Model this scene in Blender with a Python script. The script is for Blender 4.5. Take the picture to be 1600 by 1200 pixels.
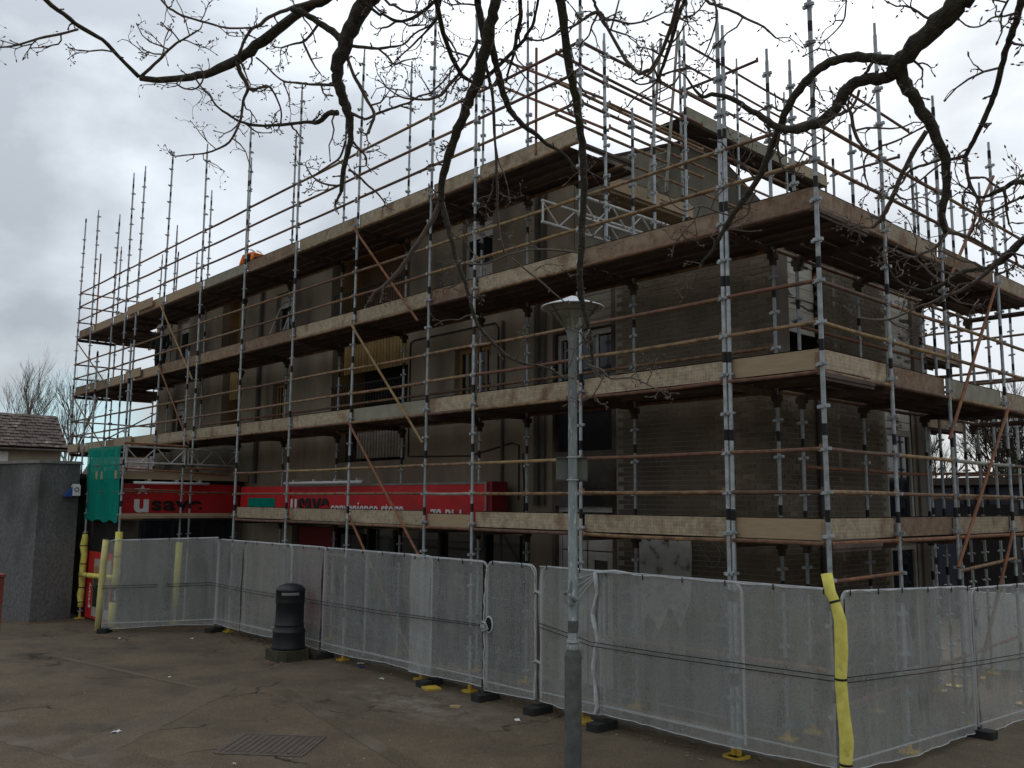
import bpy, math, random
from math import radians, pi, sin, cos
from mathutils import Vector, Matrix
random.seed(7)
scene = bpy.context.scene
COL = scene.collection
for o in list(bpy.data.objects):
    bpy.data.objects.remove(o)

# ------------------------------------------------------------------ camera
cam = bpy.data.cameras.new('camera')
cam.sensor_width = 36.0
cam.lens = 31.54
cam.clip_start = 0.05
cam.clip_end = 3000
co = bpy.data.objects.new('camera', cam)
COL.objects.link(co)
Rv = Vector((0.6775964, 0.73539406, 0.00766168))
Uv = Vector((0.09112764, -0.09429404, 0.99136491))
Fv = Vector((-0.72976632, 0.6710471, 0.13090802))
CAM = Vector((5.208, -9.738, 3.053))
co.matrix_world = Matrix(((Rv.x, Uv.x, -Fv.x, CAM.x), (Rv.y, Uv.y, -Fv.y, CAM.y), (Rv.z, Uv.z, -Fv.z, CAM.z), (0, 0, 0, 1)))
scene.camera = co

# ------------------------------------------------------------------ sky and sun
SUN_EL, SUN_AZ = radians(33), radians(118)       # behind the building, up to the right
sdir = Vector((cos(SUN_EL) * cos(SUN_AZ), cos(SUN_EL) * sin(SUN_AZ), sin(SUN_EL)))
world = bpy.data.worlds.new('World')
scene.world = world
world.use_nodes = True
wt = world.node_tree
wt.nodes.clear()


def wn(kind, **kw):
    n = wt.nodes.new(kind)
    for k, v in kw.items():
        setattr(n, k, v)
    return n


def wl(a, b):
    wt.links.new(a, b)


tc = wn('ShaderNodeTexCoord')
sky = wn('ShaderNodeTexSky', sky_type='NISHITA', sun_disc=False)
sky.sun_elevation = SUN_EL
sky.sun_rotation = radians(90) - SUN_AZ
skys = wn('ShaderNodeVectorMath', operation='SCALE')
skys.inputs['Scale'].default_value = 0.1
wl(sky.outputs['Color'], skys.inputs[0])
mp = wn('ShaderNodeMapping')
mp.inputs['Scale'].default_value = (1.0, 1.0, 1.9)
wl(tc.outputs['Generated'], mp.inputs['Vector'])
n1 = wn('ShaderNodeTexNoise')
n1.inputs['Scale'].default_value = 2.9
n1.inputs['Detail'].default_value = 7
n1.inputs['Roughness'].default_value = 0.5
n1.inputs['Distortion'].default_value = 0.25
wl(mp.outputs[0], n1.inputs['Vector'])
cr = wn('ShaderNodeValToRGB')
cr.color_ramp.elements[0].position = 0.41
cr.color_ramp.elements[0].color = (0.42, 0.455, 0.495, 1)
cr.color_ramp.elements[1].position = 0.585
cr.color_ramp.elements[1].color = (0.70, 0.745, 0.795, 1)
wl(n1.outputs['Fac'], cr.inputs['Fac'])
dt = wn('ShaderNodeVectorMath', operation='DOT_PRODUCT')
dt.inputs[1].default_value = sdir
nrm = wn('ShaderNodeVectorMath', operation='NORMALIZE')
wl(tc.outputs['Generated'], nrm.inputs[0])
wl(nrm.outputs[0], dt.inputs[0])
mr = wn('ShaderNodeMapRange', interpolation_type='SMOOTHSTEP')
mr.inputs['From Min'].default_value = -0.1
mr.inputs['From Max'].default_value = 1.0
mr.inputs['To Min'].default_value = 0.70
mr.inputs['To Max'].default_value = 1.20
wl(dt.outputs['Value'], mr.inputs['Value'])
cm = wn('ShaderNodeVectorMath', operation='SCALE')
wl(cr.outputs['Color'], cm.inputs[0])
# overcast luminance law: brighter towards the zenith
sz = wn('ShaderNodeSeparateXYZ')
wl(nrm.outputs[0], sz.inputs[0])
zr = wn('ShaderNodeMapRange')
zr.inputs['From Min'].default_value = 0.0
zr.inputs['From Max'].default_value = 1.0
zr.inputs['To Min'].default_value = 0.66
zr.inputs['To Max'].default_value = 1.85
wl(sz.outputs['Z'], zr.inputs['Value'])
zm = wn('ShaderNodeMath', operation='MULTIPLY')
wl(zr.outputs['Result'], zm.inputs[0])
wl(mr.outputs['Result'], zm.inputs[1])
wl(zm.outputs[0], cm.inputs['Scale'])
# thin break in the cloud low on the left
dg = wn('ShaderNodeVectorMath', operation='DOT_PRODUCT')
dg.inputs[1].default_value = Vector((-0.957, 0.285, 0.055)).normalized()
wl(nrm.outputs[0], dg.inputs[0])
mg = wn('ShaderNodeMapRange', interpolation_type='SMOOTHSTEP')
mg.inputs['From Min'].default_value = 0.9962
mg.inputs['From Max'].default_value = 0.9998
wl(dg.outputs['Value'], mg.inputs['Value'])
gap = wn('ShaderNodeMix', data_type='RGBA')
wl(mg.outputs['Result'], gap.inputs['Factor'])
wl(cm.outputs[0], gap.inputs['A'])
gap.inputs['B'].default_value = (0.52, 0.74, 0.80, 1)
mx = wn('ShaderNodeMix', data_type='RGBA')
mx.inputs['Factor'].default_value = 0.9
wl(skys.outputs[0], mx.inputs['A'])
wl(gap.outputs['Result'], mx.inputs['B'])
bg = wn('ShaderNodeBackground')
bg.inputs['Strength'].default_value = 1.0
wl(mx.outputs['Result'], bg.inputs['Color'])
wo = wn('ShaderNodeOutputWorld')
wl(bg.outputs[0], wo.inputs['Surface'])

sl = bpy.data.lights.new('sun', 'SUN')
sl.energy = 1.1
sl.angle = radians(25)
sl.color = (1.0, 0.96, 0.9)
so = bpy.data.objects.new('sun', sl)
COL.objects.link(so)
so.rotation_euler = (-sdir).to_track_quat('-Z', 'Y').to_euler()
so.location = (0, 0, 30)

scene.view_settings.view_transform = 'Standard'
scene.view_settings.look = 'None'
scene.view_settings.exposure = 0.17
scene.view_settings.gamma = 1.0
scene.view_settings.use_curve_mapping = False
scene.render.engine = 'CYCLES'
scene.cycles.transparent_max_bounces = 12

# ------------------------------------------------------------------ materials
MATS = {}


def mat(name, c1, c2=None, scale=4.0, rough=0.85, metal=0.0, bump=0.0, bscale=None, detail=6, lo=0.35, hi=0.65,
        spec=0.3, stretch=None, rnd=0.0, c3=None, s3=0.7, lo3=0.55, hi3=0.7):
    """principled material: two tones blended by noise, an optional third (stains), optional value change per object"""
    m = bpy.data.materials.new(name)
    m.use_nodes = True
    nt = m.node_tree
    b = nt.nodes['Principled BSDF']
    b.inputs['Roughness'].default_value = rough
    b.inputs['Metallic'].default_value = metal
    b.inputs['Specular IOR Level'].default_value = spec
    L = nt.links.new
    geo = nt.nodes.new('ShaderNodeNewGeometry')
    vec = geo.outputs['Position']
    if stretch:
        mpn = nt.nodes.new('ShaderNodeMapping')
        mpn.inputs['Scale'].default_value = stretch
        L(vec, mpn.inputs['Vector'])
        vec = mpn.outputs[0]
    out = None
    if c2 is not None:
        nz = nt.nodes.new('ShaderNodeTexNoise')
        nz.inputs['Scale'].default_value = scale
        nz.inputs['Detail'].default_value = detail
        nz.inputs['Roughness'].default_value = 0.6
        L(vec, nz.inputs['Vector'])
        rp = nt.nodes.new('ShaderNodeValToRGB')
        rp.color_ramp.elements[0].position = lo
        rp.color_ramp.elements[1].position = hi
        rp.color_ramp.elements[0].color = (*c1, 1)
        rp.color_ramp.elements[1].color = (*c2, 1)
        L(nz.outputs['Fac'], rp.inputs['Fac'])
        out = rp.outputs['Color']
        if c3 is not None:
            nz3 = nt.nodes.new('ShaderNodeTexNoise')
            nz3.inputs['Scale'].default_value = s3
            nz3.inputs['Detail'].default_value = 8
            L(vec, nz3.inputs['Vector'])
            mr3 = nt.nodes.new('ShaderNodeMapRange')
            mr3.inputs['From Min'].default_value = lo3
            mr3.inputs['From Max'].default_value = hi3
            L(nz3.outputs['Fac'], mr3.inputs['Value'])
            mx3 = nt.nodes.new('ShaderNodeMix')
            mx3.data_type = 'RGBA'
            L(mr3.outputs['Result'], mx3.inputs['Factor'])
            L(out, mx3.inputs['A'])
            mx3.inputs['B'].default_value = (*c3, 1)
            out = mx3.outputs['Result']
    if rnd:
        oi = nt.nodes.new('ShaderNodeObjectInfo')
        mrn = nt.nodes.new('ShaderNodeMapRange')
        mrn.inputs['To Min'].default_value = 1 - rnd
        mrn.inputs['To Max'].default_value = 1 + rnd
        L(oi.outputs['Random'], mrn.inputs['Value'])
        sc = nt.nodes.new('ShaderNodeVectorMath')
        sc.operation = 'SCALE'
        if out is not None:
            L(out, sc.inputs[0])
        else:
            sc.inputs[0].default_value = c1
        L(mrn.outputs['Result'], sc.inputs['Scale'])
        out = sc.outputs[0]
    if out is not None:
        L(out, b.inputs['Base Color'])
    else:
        b.inputs['Base Color'].default_value = (*c1, 1)
    if bump:
        nb = nt.nodes.new('ShaderNodeTexNoise')
        nb.inputs['Scale'].default_value = bscale or scale * 6
        nb.inputs['Detail'].default_value = 5
        L(vec, nb.inputs['Vector'])
        bp = nt.nodes.new('ShaderNodeBump')
        bp.inputs['Strength'].default_value = bump
        bp.inputs['Distance'].default_value = 0.02
        L(nb.outputs['Fac'], bp.inputs['Height'])
        L(bp.outputs['Normal'], b.inputs['Normal'])
    MATS[name] = m
    return m


def tubecolours(name, cols, rough=0.75):
    """rusty tube paint: one of several colours per object, mottled with rust"""
    m = mat(name, (1, 1, 1))
    nt = m.node_tree
    L = nt.links.new
    b = nt.nodes['Principled BSDF']
    b.inputs['Roughness'].default_value = rough
    oi = nt.nodes.new('ShaderNodeObjectInfo')
    rp = nt.nodes.new('ShaderNodeValToRGB')
    rp.color_ramp.interpolation = 'CONSTANT'
    e = rp.color_ramp.elements
    e[0].position = 0
    e[0].color = (*cols[0], 1)
    e[1].position = 1.0 / len(cols)
    e[1].color = (*cols[1], 1)
    for i in range(2, len(cols)):
        q = e.new(i / len(cols))
        q.color = (*cols[i], 1)
    L(oi.outputs['Random'], rp.inputs['Fac'])
    geo = nt.nodes.new('ShaderNodeNewGeometry')
    nz = nt.nodes.new('ShaderNodeTexNoise')
    nz.inputs['Scale'].default_value = 9
    nz.inputs['Detail'].default_value = 7
    L(geo.outputs['Position'], nz.inputs['Vector'])
    mr_ = nt.nodes.new('ShaderNodeMapRange')
    mr_.inputs['From Min'].default_value = 0.42
    mr_.inputs['From Max'].default_value = 0.66
    mr_.inputs['To Max'].default_value = 0.75
    L(nz.outputs['Fac'], mr_.inputs['Value'])
    mx_ = nt.nodes.new('ShaderNodeMix')
    mx_.data_type = 'RGBA'
    L(mr_.outputs['Result'], mx_.inputs['Factor'])
    L(rp.outputs['Color'], mx_.inputs['A'])
    mx_.inputs['B'].default_value = (0.085, 0.045, 0.03, 1)
    L(mx_.outputs['Result'], b.inputs['Base Color'])
    return m


mat('galvanised', (0.26, 0.285, 0.29), (0.43, 0.46, 0.465), scale=11, rough=0.5, metal=0.25, spec=0.5, rnd=0.18)
mat('black_paint', (0.012, 0.012, 0.013), rough=0.6)
tubecolours('rusty_tube', [(0.20, 0.11, 0.065), (0.27, 0.165, 0.085), (0.18, 0.088, 0.055), (0.25, 0.155, 0.09), (0.15, 0.09, 0.062), (0.29, 0.19, 0.10)])
mat('orange_tube', (0.28, 0.125, 0.06), (0.15, 0.07, 0.042), scale=7, rough=0.75, rnd=0.15)
mat('ochre_tube', (0.36, 0.25, 0.11), (0.2, 0.125, 0.065), scale=6, rough=0.75)
mat('grey_tube', (0.34, 0.34, 0.29), (0.22, 0.2, 0.16), scale=8, rough=0.6, metal=0.1)
mat('toe_pale', (0.46, 0.375, 0.255), (0.29, 0.23, 0.155), scale=13, rough=0.8, bump=0.15, bscale=60, rnd=0.13, c3=(0.2, 0.12, 0.07), s3=2.2, lo3=0.55, hi3=0.72)
nt_ = MATS['toe_pale'].node_tree
g_ = nt_.nodes.new('ShaderNodeNewGeometry')
dp_ = nt_.nodes.new('ShaderNodeVectorMath')
dp_.operation = 'DOT_PRODUCT'
dp_.inputs[1].default_value = (1, 1, 0)
nt_.links.new(g_.outputs['Position'], dp_.inputs[0])
sp_ = nt_.nodes.new('ShaderNodeSeparateXYZ')
nt_.links.new(g_.outputs['Position'], sp_.inputs[0])
cb_ = nt_.nodes.new('ShaderNodeCombineXYZ')
nt_.links.new(dp_.outputs['Value'], cb_.inputs['X'])
nt_.links.new(sp_.outputs['Z'], cb_.inputs['Y'])
vd_ = nt_.nodes.new('ShaderNodeTexVoronoi')
vd_.voronoi_dimensions = '2D'
vd_.inputs['Scale'].default_value = 21
vd_.inputs['Randomness'].default_value = 0.25
nt_.links.new(cb_.outputs[0], vd_.inputs['Vector'])
md_ = nt_.nodes.new('ShaderNodeMapRange')
md_.inputs['From Min'].default_value = 0.2
md_.inputs['From Max'].default_value = 0.34
md_.inputs['To Min'].default_value = 0.78
nt_.links.new(vd_.outputs['Distance'], md_.inputs['Value'])
sd2_ = nt_.nodes.new('ShaderNodeVectorMath')
sd2_.operation = 'SCALE'
bs_ = nt_.nodes['Principled BSDF']
nt_.links.new(bs_.inputs['Base Color'].links[0].from_socket, sd2_.inputs[0])
nt_.links.new(md_.outputs['Result'], sd2_.inputs['Scale'])
nt_.links.new(sd2_.outputs[0], bs_.inputs['Base Color'])
mat('toe_rust', (0.17, 0.108, 0.07), (0.28, 0.2, 0.13), scale=11, rough=0.9, bump=0.2, bscale=50, c3=(0.32, 0.25, 0.18), s3=3, lo3=0.55, hi3=0.75, rnd=0.15)
mat('toe_timber', (0.40, 0.3, 0.19), (0.32, 0.24, 0.15), scale=3, rough=0.8, stretch=(1, 1, 14), rnd=0.06)
mat('toe_green', (0.30, 0.29, 0.22), (0.24, 0.22, 0.16), scale=5, rough=0.8)
mat('deck_steel', (0.065, 0.047, 0.038), (0.12, 0.086, 0.066), scale=3, rough=0.8, rnd=0.35)
mat('deck_timber', (0.30, 0.22, 0.14), (0.2, 0.14, 0.09), scale=3, rough=0.85, rnd=0.15)
mat('yellow_plastic', (0.62, 0.42, 0.05), (0.5, 0.33, 0.06), scale=5, rough=0.6)
mat('white_alu', (0.55, 0.55, 0.52), (0.4, 0.39, 0.35), scale=9, rough=0.5, metal=0.1)
mat('harling', (0.20, 0.162, 0.116), (0.31, 0.256, 0.186), scale=1.6, rough=0.95, bump=0.5, bscale=70, c3=(0.095, 0.08, 0.062), s3=0.8, lo3=0.47, hi3=0.66, stretch=(1, 1, 0.4))
mat('gable_concrete', (0.165, 0.15, 0.115), (0.22, 0.2, 0.155), scale=1.6, rough=0.95, bump=0.3, c3=(0.09, 0.082, 0.062), s3=0.9, lo3=0.48, hi3=0.68, stretch=(1, 1, 0.3))
mat('harling_soot', (0.07, 0.058, 0.046), (0.15, 0.125, 0.1), scale=1.5, rough=0.95, bump=0.5, bscale=70, c3=(0.02, 0.018, 0.016), s3=0.8, lo3=0.45, hi3=0.6)
mat('concrete_column', (0.13, 0.108, 0.086), (0.185, 0.155, 0.125), scale=2.5, rough=0.9, bump=0.25, stretch=(1, 1, 0.4))
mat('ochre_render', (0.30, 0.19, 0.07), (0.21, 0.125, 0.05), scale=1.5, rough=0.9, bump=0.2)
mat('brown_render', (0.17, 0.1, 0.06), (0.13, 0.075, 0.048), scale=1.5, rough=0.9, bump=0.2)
mat('ochre_slat', (0.34, 0.225, 0.085), (0.25, 0.16, 0.065), scale=3, rough=0.8, rnd=0.12)
mat('brick_brown', (0.13, 0.101, 0.068), (0.195, 0.154, 0.108), scale=2.0, rough=0.92, bump=0.3, bscale=90, rnd=0.22, c3=(0.085, 0.068, 0.052), s3=0.55, lo3=0.48, hi3=0.66)
mat('mortar', (0.26, 0.228, 0.18), (0.18, 0.158, 0.125), scale=4, rough=0.95)
mat('white_flaking', (0.58, 0.56, 0.49), (0.46, 0.44, 0.37), scale=4, rough=0.85, c3=(0.1, 0.085, 0.07), s3=3.5, lo3=0.56, hi3=0.6, stretch=(0.5, 0.5, 2.2))
mat('white_frame', (0.46, 0.44, 0.395), (0.34, 0.32, 0.285), scale=5, rough=0.6)
mat('cream_frame', (0.42, 0.4, 0.36), (0.34, 0.32, 0.28), scale=5, rough=0.65)
mat('timber_grey', (0.30, 0.27, 0.22), (0.22, 0.195, 0.155), scale=2, rough=0.85, stretch=(1, 1, 12), rnd=0.12)
mat('dark_glass', (0.012, 0.014, 0.016), rough=0.08, spec=0.6)
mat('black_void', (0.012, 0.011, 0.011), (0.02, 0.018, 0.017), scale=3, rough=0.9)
mat('black_metal', (0.02, 0.02, 0.02), rough=0.6)
mat('pipe_grey', (0.10, 0.09, 0.08), (0.07, 0.063, 0.055), scale=4, rough=0.8)
mat('sign_red', (0.60, 0.022, 0.024), (0.46, 0.017, 0.02), scale=2.5, rough=0.5, c3=(0.32, 0.03, 0.03), s3=1.2, lo3=0.55, hi3=0.75)
mat('sign_red_dark', (0.16, 0.012, 0.014), rough=0.5)
mat('letter_white', (0.72, 0.72, 0.70), rough=0.5)
mat('letter_black', (0.015, 0.013, 0.014), rough=0.5)
mat('dark_brown', (0.05, 0.04, 0.033), (0.08, 0.065, 0.05), scale=2, rough=0.9)
mat('harled_dark', (0.105, 0.102, 0.1), (0.2, 0.195, 0.19), scale=24, rough=0.95, bump=0.9, bscale=45, c3=(0.075, 0.073, 0.07), s3=0.8, lo3=0.48, hi3=0.64, stretch=(1, 1, .5))
mat('coping', (0.26, 0.25, 0.23), (0.18, 0.17, 0.16), scale=4, rough=0.85)
mat('roof_tile', (0.06, 0.043, 0.037), (0.1, 0.076, 0.065), scale=0.9, rough=0.9, c3=(0.24, 0.21, 0.18), s3=2.4, lo3=0.6, hi3=0.72)
mat('house_harl', (0.32, 0.28, 0.22), (0.27, 0.235, 0.185), scale=2, rough=0.95)
mat('house_white', (0.62, 0.62, 0.60), rough=0.7)
mat('navy_cladding', (0.022, 0.028, 0.05), (0.03, 0.037, 0.062), scale=1, rough=0.55, spec=0.4)
mat('navy_dark', (0.012, 0.013, 0.02), rough=0.7)
mat('bark', (0.045, 0.04, 0.032), (0.105, 0.094, 0.07), scale=34, rough=0.95, bump=1.0, bscale=110, c3=(0.06, 0.072, 0.035), s3=5, lo3=0.55, hi3=0.72)
mat('twig', (0.10, 0.08, 0.066), (0.15, 0.122, 0.1), scale=15, rough=0.9)
mat('bare_crown', (0.11, 0.083, 0.062), (0.15, 0.12, 0.09), scale=0.5, rough=0.95)
mat('bare_crown_dark', (0.045, 0.037, 0.03), (0.07, 0.058, 0.045), scale=0.6, rough=0.95)
mat('evergreen', (0.03, 0.04, 0.02), (0.05, 0.06, 0.03), scale=2, rough=0.95)
mat('foam_yellow', (0.82, 0.74, 0.17), (0.66, 0.58, 0.11), scale=9, rough=0.75, c3=(0.42, 0.36, 0.12), s3=5, lo3=0.6, hi3=0.75, bump=0.15, bscale=25)
mat('foam_pale', (0.70, 0.63, 0.28), (0.60, 0.54, 0.22), scale=6, rough=0.7)
mat('rubber', (0.022, 0.022, 0.021), (0.035, 0.034, 0.031), scale=8, rough=0.85)
mat('cable_black', (0.016, 0.016, 0.016), rough=0.6)
mat('fence_steel', (0.42, 0.43, 0.43), rough=0.5, metal=0.3)
mat('fence_wire', (0.22, 0.23, 0.22), rough=0.6)
mat('whitewash', (0.46, 0.46, 0.43), (0.36, 0.35, 0.32), scale=5, rough=0.9, c3=(0.16, 0.14, 0.12), s3=5, lo3=0.56, hi3=0.66)
mat('hem_white', (0.55, 0.57, 0.57), (0.42, 0.44, 0.44), scale=8, rough=0.8)
mat('bin_black', (0.010, 0.012, 0.015), (0.017, 0.019, 0.022), scale=6, rough=0.5, spec=0.45)
mat('bin_label', (0.22, 0.22, 0.21), rough=0.5)
mat('plinth', (0.05, 0.045, 0.028), (0.075, 0.068, 0.045), scale=5, rough=0.95, bump=0.3)
mat('lamp_column', (0.17, 0.195, 0.19), (0.26, 0.285, 0.275), scale=6, rough=0.5, metal=0.15, stretch=(3, 3, 0.8), c3=(0.42, 0.44, 0.43), s3=9, lo3=0.6, hi3=0.66)
mat('lamp_base', (0.085, 0.092, 0.08), (0.13, 0.138, 0.12), scale=9, rough=0.75, bump=0.2)
mat('lamp_canopy', (0.74, 0.77, 0.80), (0.66, 0.69, 0.72), scale=3, rough=0.35)
mat('plate_back', (0.105, 0.118, 0.085), (0.13, 0.135, 0.11), scale=5, rough=0.7)
mat('hivis', (0.85, 0.20, 0.03), rough=0.8)
mat('reflective', (0.62, 0.62, 0.58), rough=0.5)
mat('clothes_dark', (0.02, 0.024, 0.02), rough=0.9)
mat('skin', (0.42, 0.26, 0.19), rough=0.6)
mat('helmet_white', (0.8, 0.8, 0.8), rough=0.4)
mat('red_paint', (0.24, 0.05, 0.026), (0.15, 0.035, 0.02), scale=9, rough=0.7, bump=0.3, c3=(0.11, 0.085, 0.06), s3=7, lo3=0.6, hi3=0.66)
mat('kerb_stone', (0.20, 0.175, 0.145), (0.15, 0.13, 0.108), scale=5, rough=0.95, bump=0.3)
mat('iron', (0.125, 0.098, 0.078), (0.095, 0.075, 0.06), scale=9, rough=0.8)
mat('paper', (0.72, 0.71, 0.68), rough=0.9)
mat('wood_scrap', (0.45, 0.33, 0.18), rough=0.9)
mat('blue_plastic', (0.03, 0.05, 0.17), rough=0.5)
mat('white_board', (0.62, 0.64, 0.62), (0.55, 0.57, 0.55), scale=1.5, rough=0.7)
mat('poster_food', (0.35, 0.19, 0.08), rough=0.6)
mat('poster_green', (0.02, 0.12, 0.06), rough=0.6)
mat('poster_beige', (0.42, 0.36, 0.27), rough=0.6)
mat('poster_dark', (0.02, 0.03, 0.022), rough=0.6)
mat('alarm_blue', (0.03, 0.07, 0.26), rough=0.5)
mat('glass_bowl', (0.30, 0.31, 0.28), rough=0.3)


def lamp_glass():
    m = bpy.data.materials.new('lamp_bowl')
    m.use_nodes = True
    nt = m.node_tree
    b = nt.nodes['Principled BSDF']
    b.inputs['Base Color'].default_value = (0.42, 0.42, 0.36, 1)
    b.inputs['Roughness'].default_value = 0.15
    tr = nt.nodes.new('ShaderNodeBsdfTransparent')
    tr.inputs['Color'].default_value = (0.8, 0.8, 0.74, 1)
    mxs = nt.nodes.new('ShaderNodeMixShader')
    mxs.inputs['Fac'].default_value = 0.28
    out = nt.nodes['Material Output']
    nt.links.new(tr.outputs[0], mxs.inputs[1])
    nt.links.new(b.outputs[0], mxs.inputs[2])
    nt.links.new(mxs.outputs[0], out.inputs['Surface'])
    MATS['lamp_bowl'] = m


lamp_glass()


def netting(name, col, tr_col, solid, weave, vary):
    """woven debris sheet: the solid share of the weave is cloth, the rest lets light straight through"""
    m = bpy.data.materials.new(name)
    m.use_nodes = True
    nt = m.node_tree
    nt.nodes.clear()
    L = nt.links.new
    out = nt.nodes.new('ShaderNodeOutputMaterial')
    d = nt.nodes.new('ShaderNodeBsdfDiffuse')
    d.inputs['Color'].default_value = (*col, 1)
    t = nt.nodes.new('ShaderNodeBsdfTranslucent')
    t.inputs['Color'].default_value = (*tr_col, 1)
    ms = nt.nodes.new('ShaderNodeMixShader')
    ms.inputs['Fac'].default_value = 0.4
    L(d.outputs[0], ms.inputs[1])
    L(t.outputs[0], ms.inputs[2])
    tp = nt.nodes.new('ShaderNodeBsdfTransparent')
    geo = nt.nodes.new('ShaderNodeNewGeometry')
    mpn = nt.nodes.new('ShaderNodeMapping')
    mpn.inputs['Scale'].default_value = (6, 6, 0.7)
    L(geo.outputs['Position'], mpn.inputs['Vector'])
    nz = nt.nodes.new('ShaderNodeTexNoise')
    nz.inputs['Scale'].default_value = 1.0
    nz.inputs['Detail'].default_value = 6
    L(mpn.outputs[0], nz.inputs['Vector'])
    nz2 = nt.nodes.new('ShaderNodeTexNoise')
    nz2.inputs['Scale'].default_value = weave
    nz2.inputs['Detail'].default_value = 2
    L(geo.outputs['Position'], nz2.inputs['Vector'])
    ad = nt.nodes.new('ShaderNodeMath')
    ad.operation = 'ADD'
    L(nz.outputs['Fac'], ad.inputs[0])
    L(nz2.outputs['Fac'], ad.inputs[1])
    mr_ = nt.nodes.new('ShaderNodeMapRange')
    mr_.inputs['From Min'].default_value = 0.6
    mr_.inputs['From Max'].default_value = 1.4
    mr_.inputs['To Min'].default_value = solid - vary
    mr_.inputs['To Max'].default_value = solid + vary
    oi = nt.nodes.new('ShaderNodeObjectInfo')
    om = nt.nodes.new('ShaderNodeMath')
    om.operation = 'MULTIPLY_ADD'
    L(oi.outputs['Random'], om.inputs[0])
    om.inputs[1].default_value = 0.22
    L(ad.outputs[0], om.inputs[2])
    # creases: ridged noise, thicker where the cloth is doubled up
    cz = nt.nodes.new('ShaderNodeTexNoise')
    cz.inputs['Scale'].default_value = 1.1
    cz.inputs['Detail'].default_value = 3
    cz.inputs['Distortion'].default_value = 1.2
    L(geo.outputs['Position'], cz.inputs['Vector'])
    c1_ = nt.nodes.new('ShaderNodeMath')
    c1_.operation = 'SUBTRACT'
    L(cz.outputs['Fac'], c1_.inputs[0])
    c1_.inputs[1].default_value = 0.5
    c2_ = nt.nodes.new('ShaderNodeMath')
    c2_.operation = 'ABSOLUTE'
    L(c1_.outputs[0], c2_.inputs[0])
    c3_ = nt.nodes.new('ShaderNodeMapRange')
    c3_.inputs['From Min'].default_value = 0.0
    c3_.inputs['From Max'].default_value = 0.02
    c3_.inputs['To Min'].default_value = 0.28
    c3_.inputs['To Max'].default_value = 0.0
    L(c2_.outputs[0], c3_.inputs['Value'])
    c4_ = nt.nodes.new('ShaderNodeMath')
    c4_.operation = 'ADD'
    L(om.outputs[0], c4_.inputs[0])
    L(c3_.outputs['Result'], c4_.inputs[1])
    L(c4_.outputs[0], mr_.inputs['Value'])
    mf = nt.nodes.new('ShaderNodeMixShader')
    L(mr_.outputs['Result'], mf.inputs['Fac'])
    L(tp.outputs[0], mf.inputs[1])
    L(ms.outputs[0], mf.inputs[2])
    L(mf.outputs[0], out.inputs['Surface'])
    MATS[name] = m


mat('patch_dark', (0.08, 0.06, 0.038), (0.136, 0.103, 0.067), scale=30, lo=.4, hi=.62, rough=0.92, bump=0.4, bscale=70, c3=(0.18, 0.14, 0.11), s3=1.1, lo3=.45, hi3=.7)
mat('patch_light', (0.116, 0.088, 0.058), (0.182, 0.14, 0.095), scale=30, lo=.4, hi=.62, rough=0.92, bump=0.4, bscale=70, c3=(0.1, 0.078, 0.06), s3=1.1, lo3=.45, hi3=.7)
netting('white_netting', (0.88, 0.89, 0.84), (0.7, 0.71, 0.66), 0.31, 40, 0.09)
netting('white_netting_double', (0.8, 0.81, 0.76), (0.5, 0.52, 0.53), 0.6, 60, 0.12)
netting('green_netting', (0.015, 0.36, 0.27), (0.03, 0.5, 0.38), 0.82, 60, 0.12)


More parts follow.
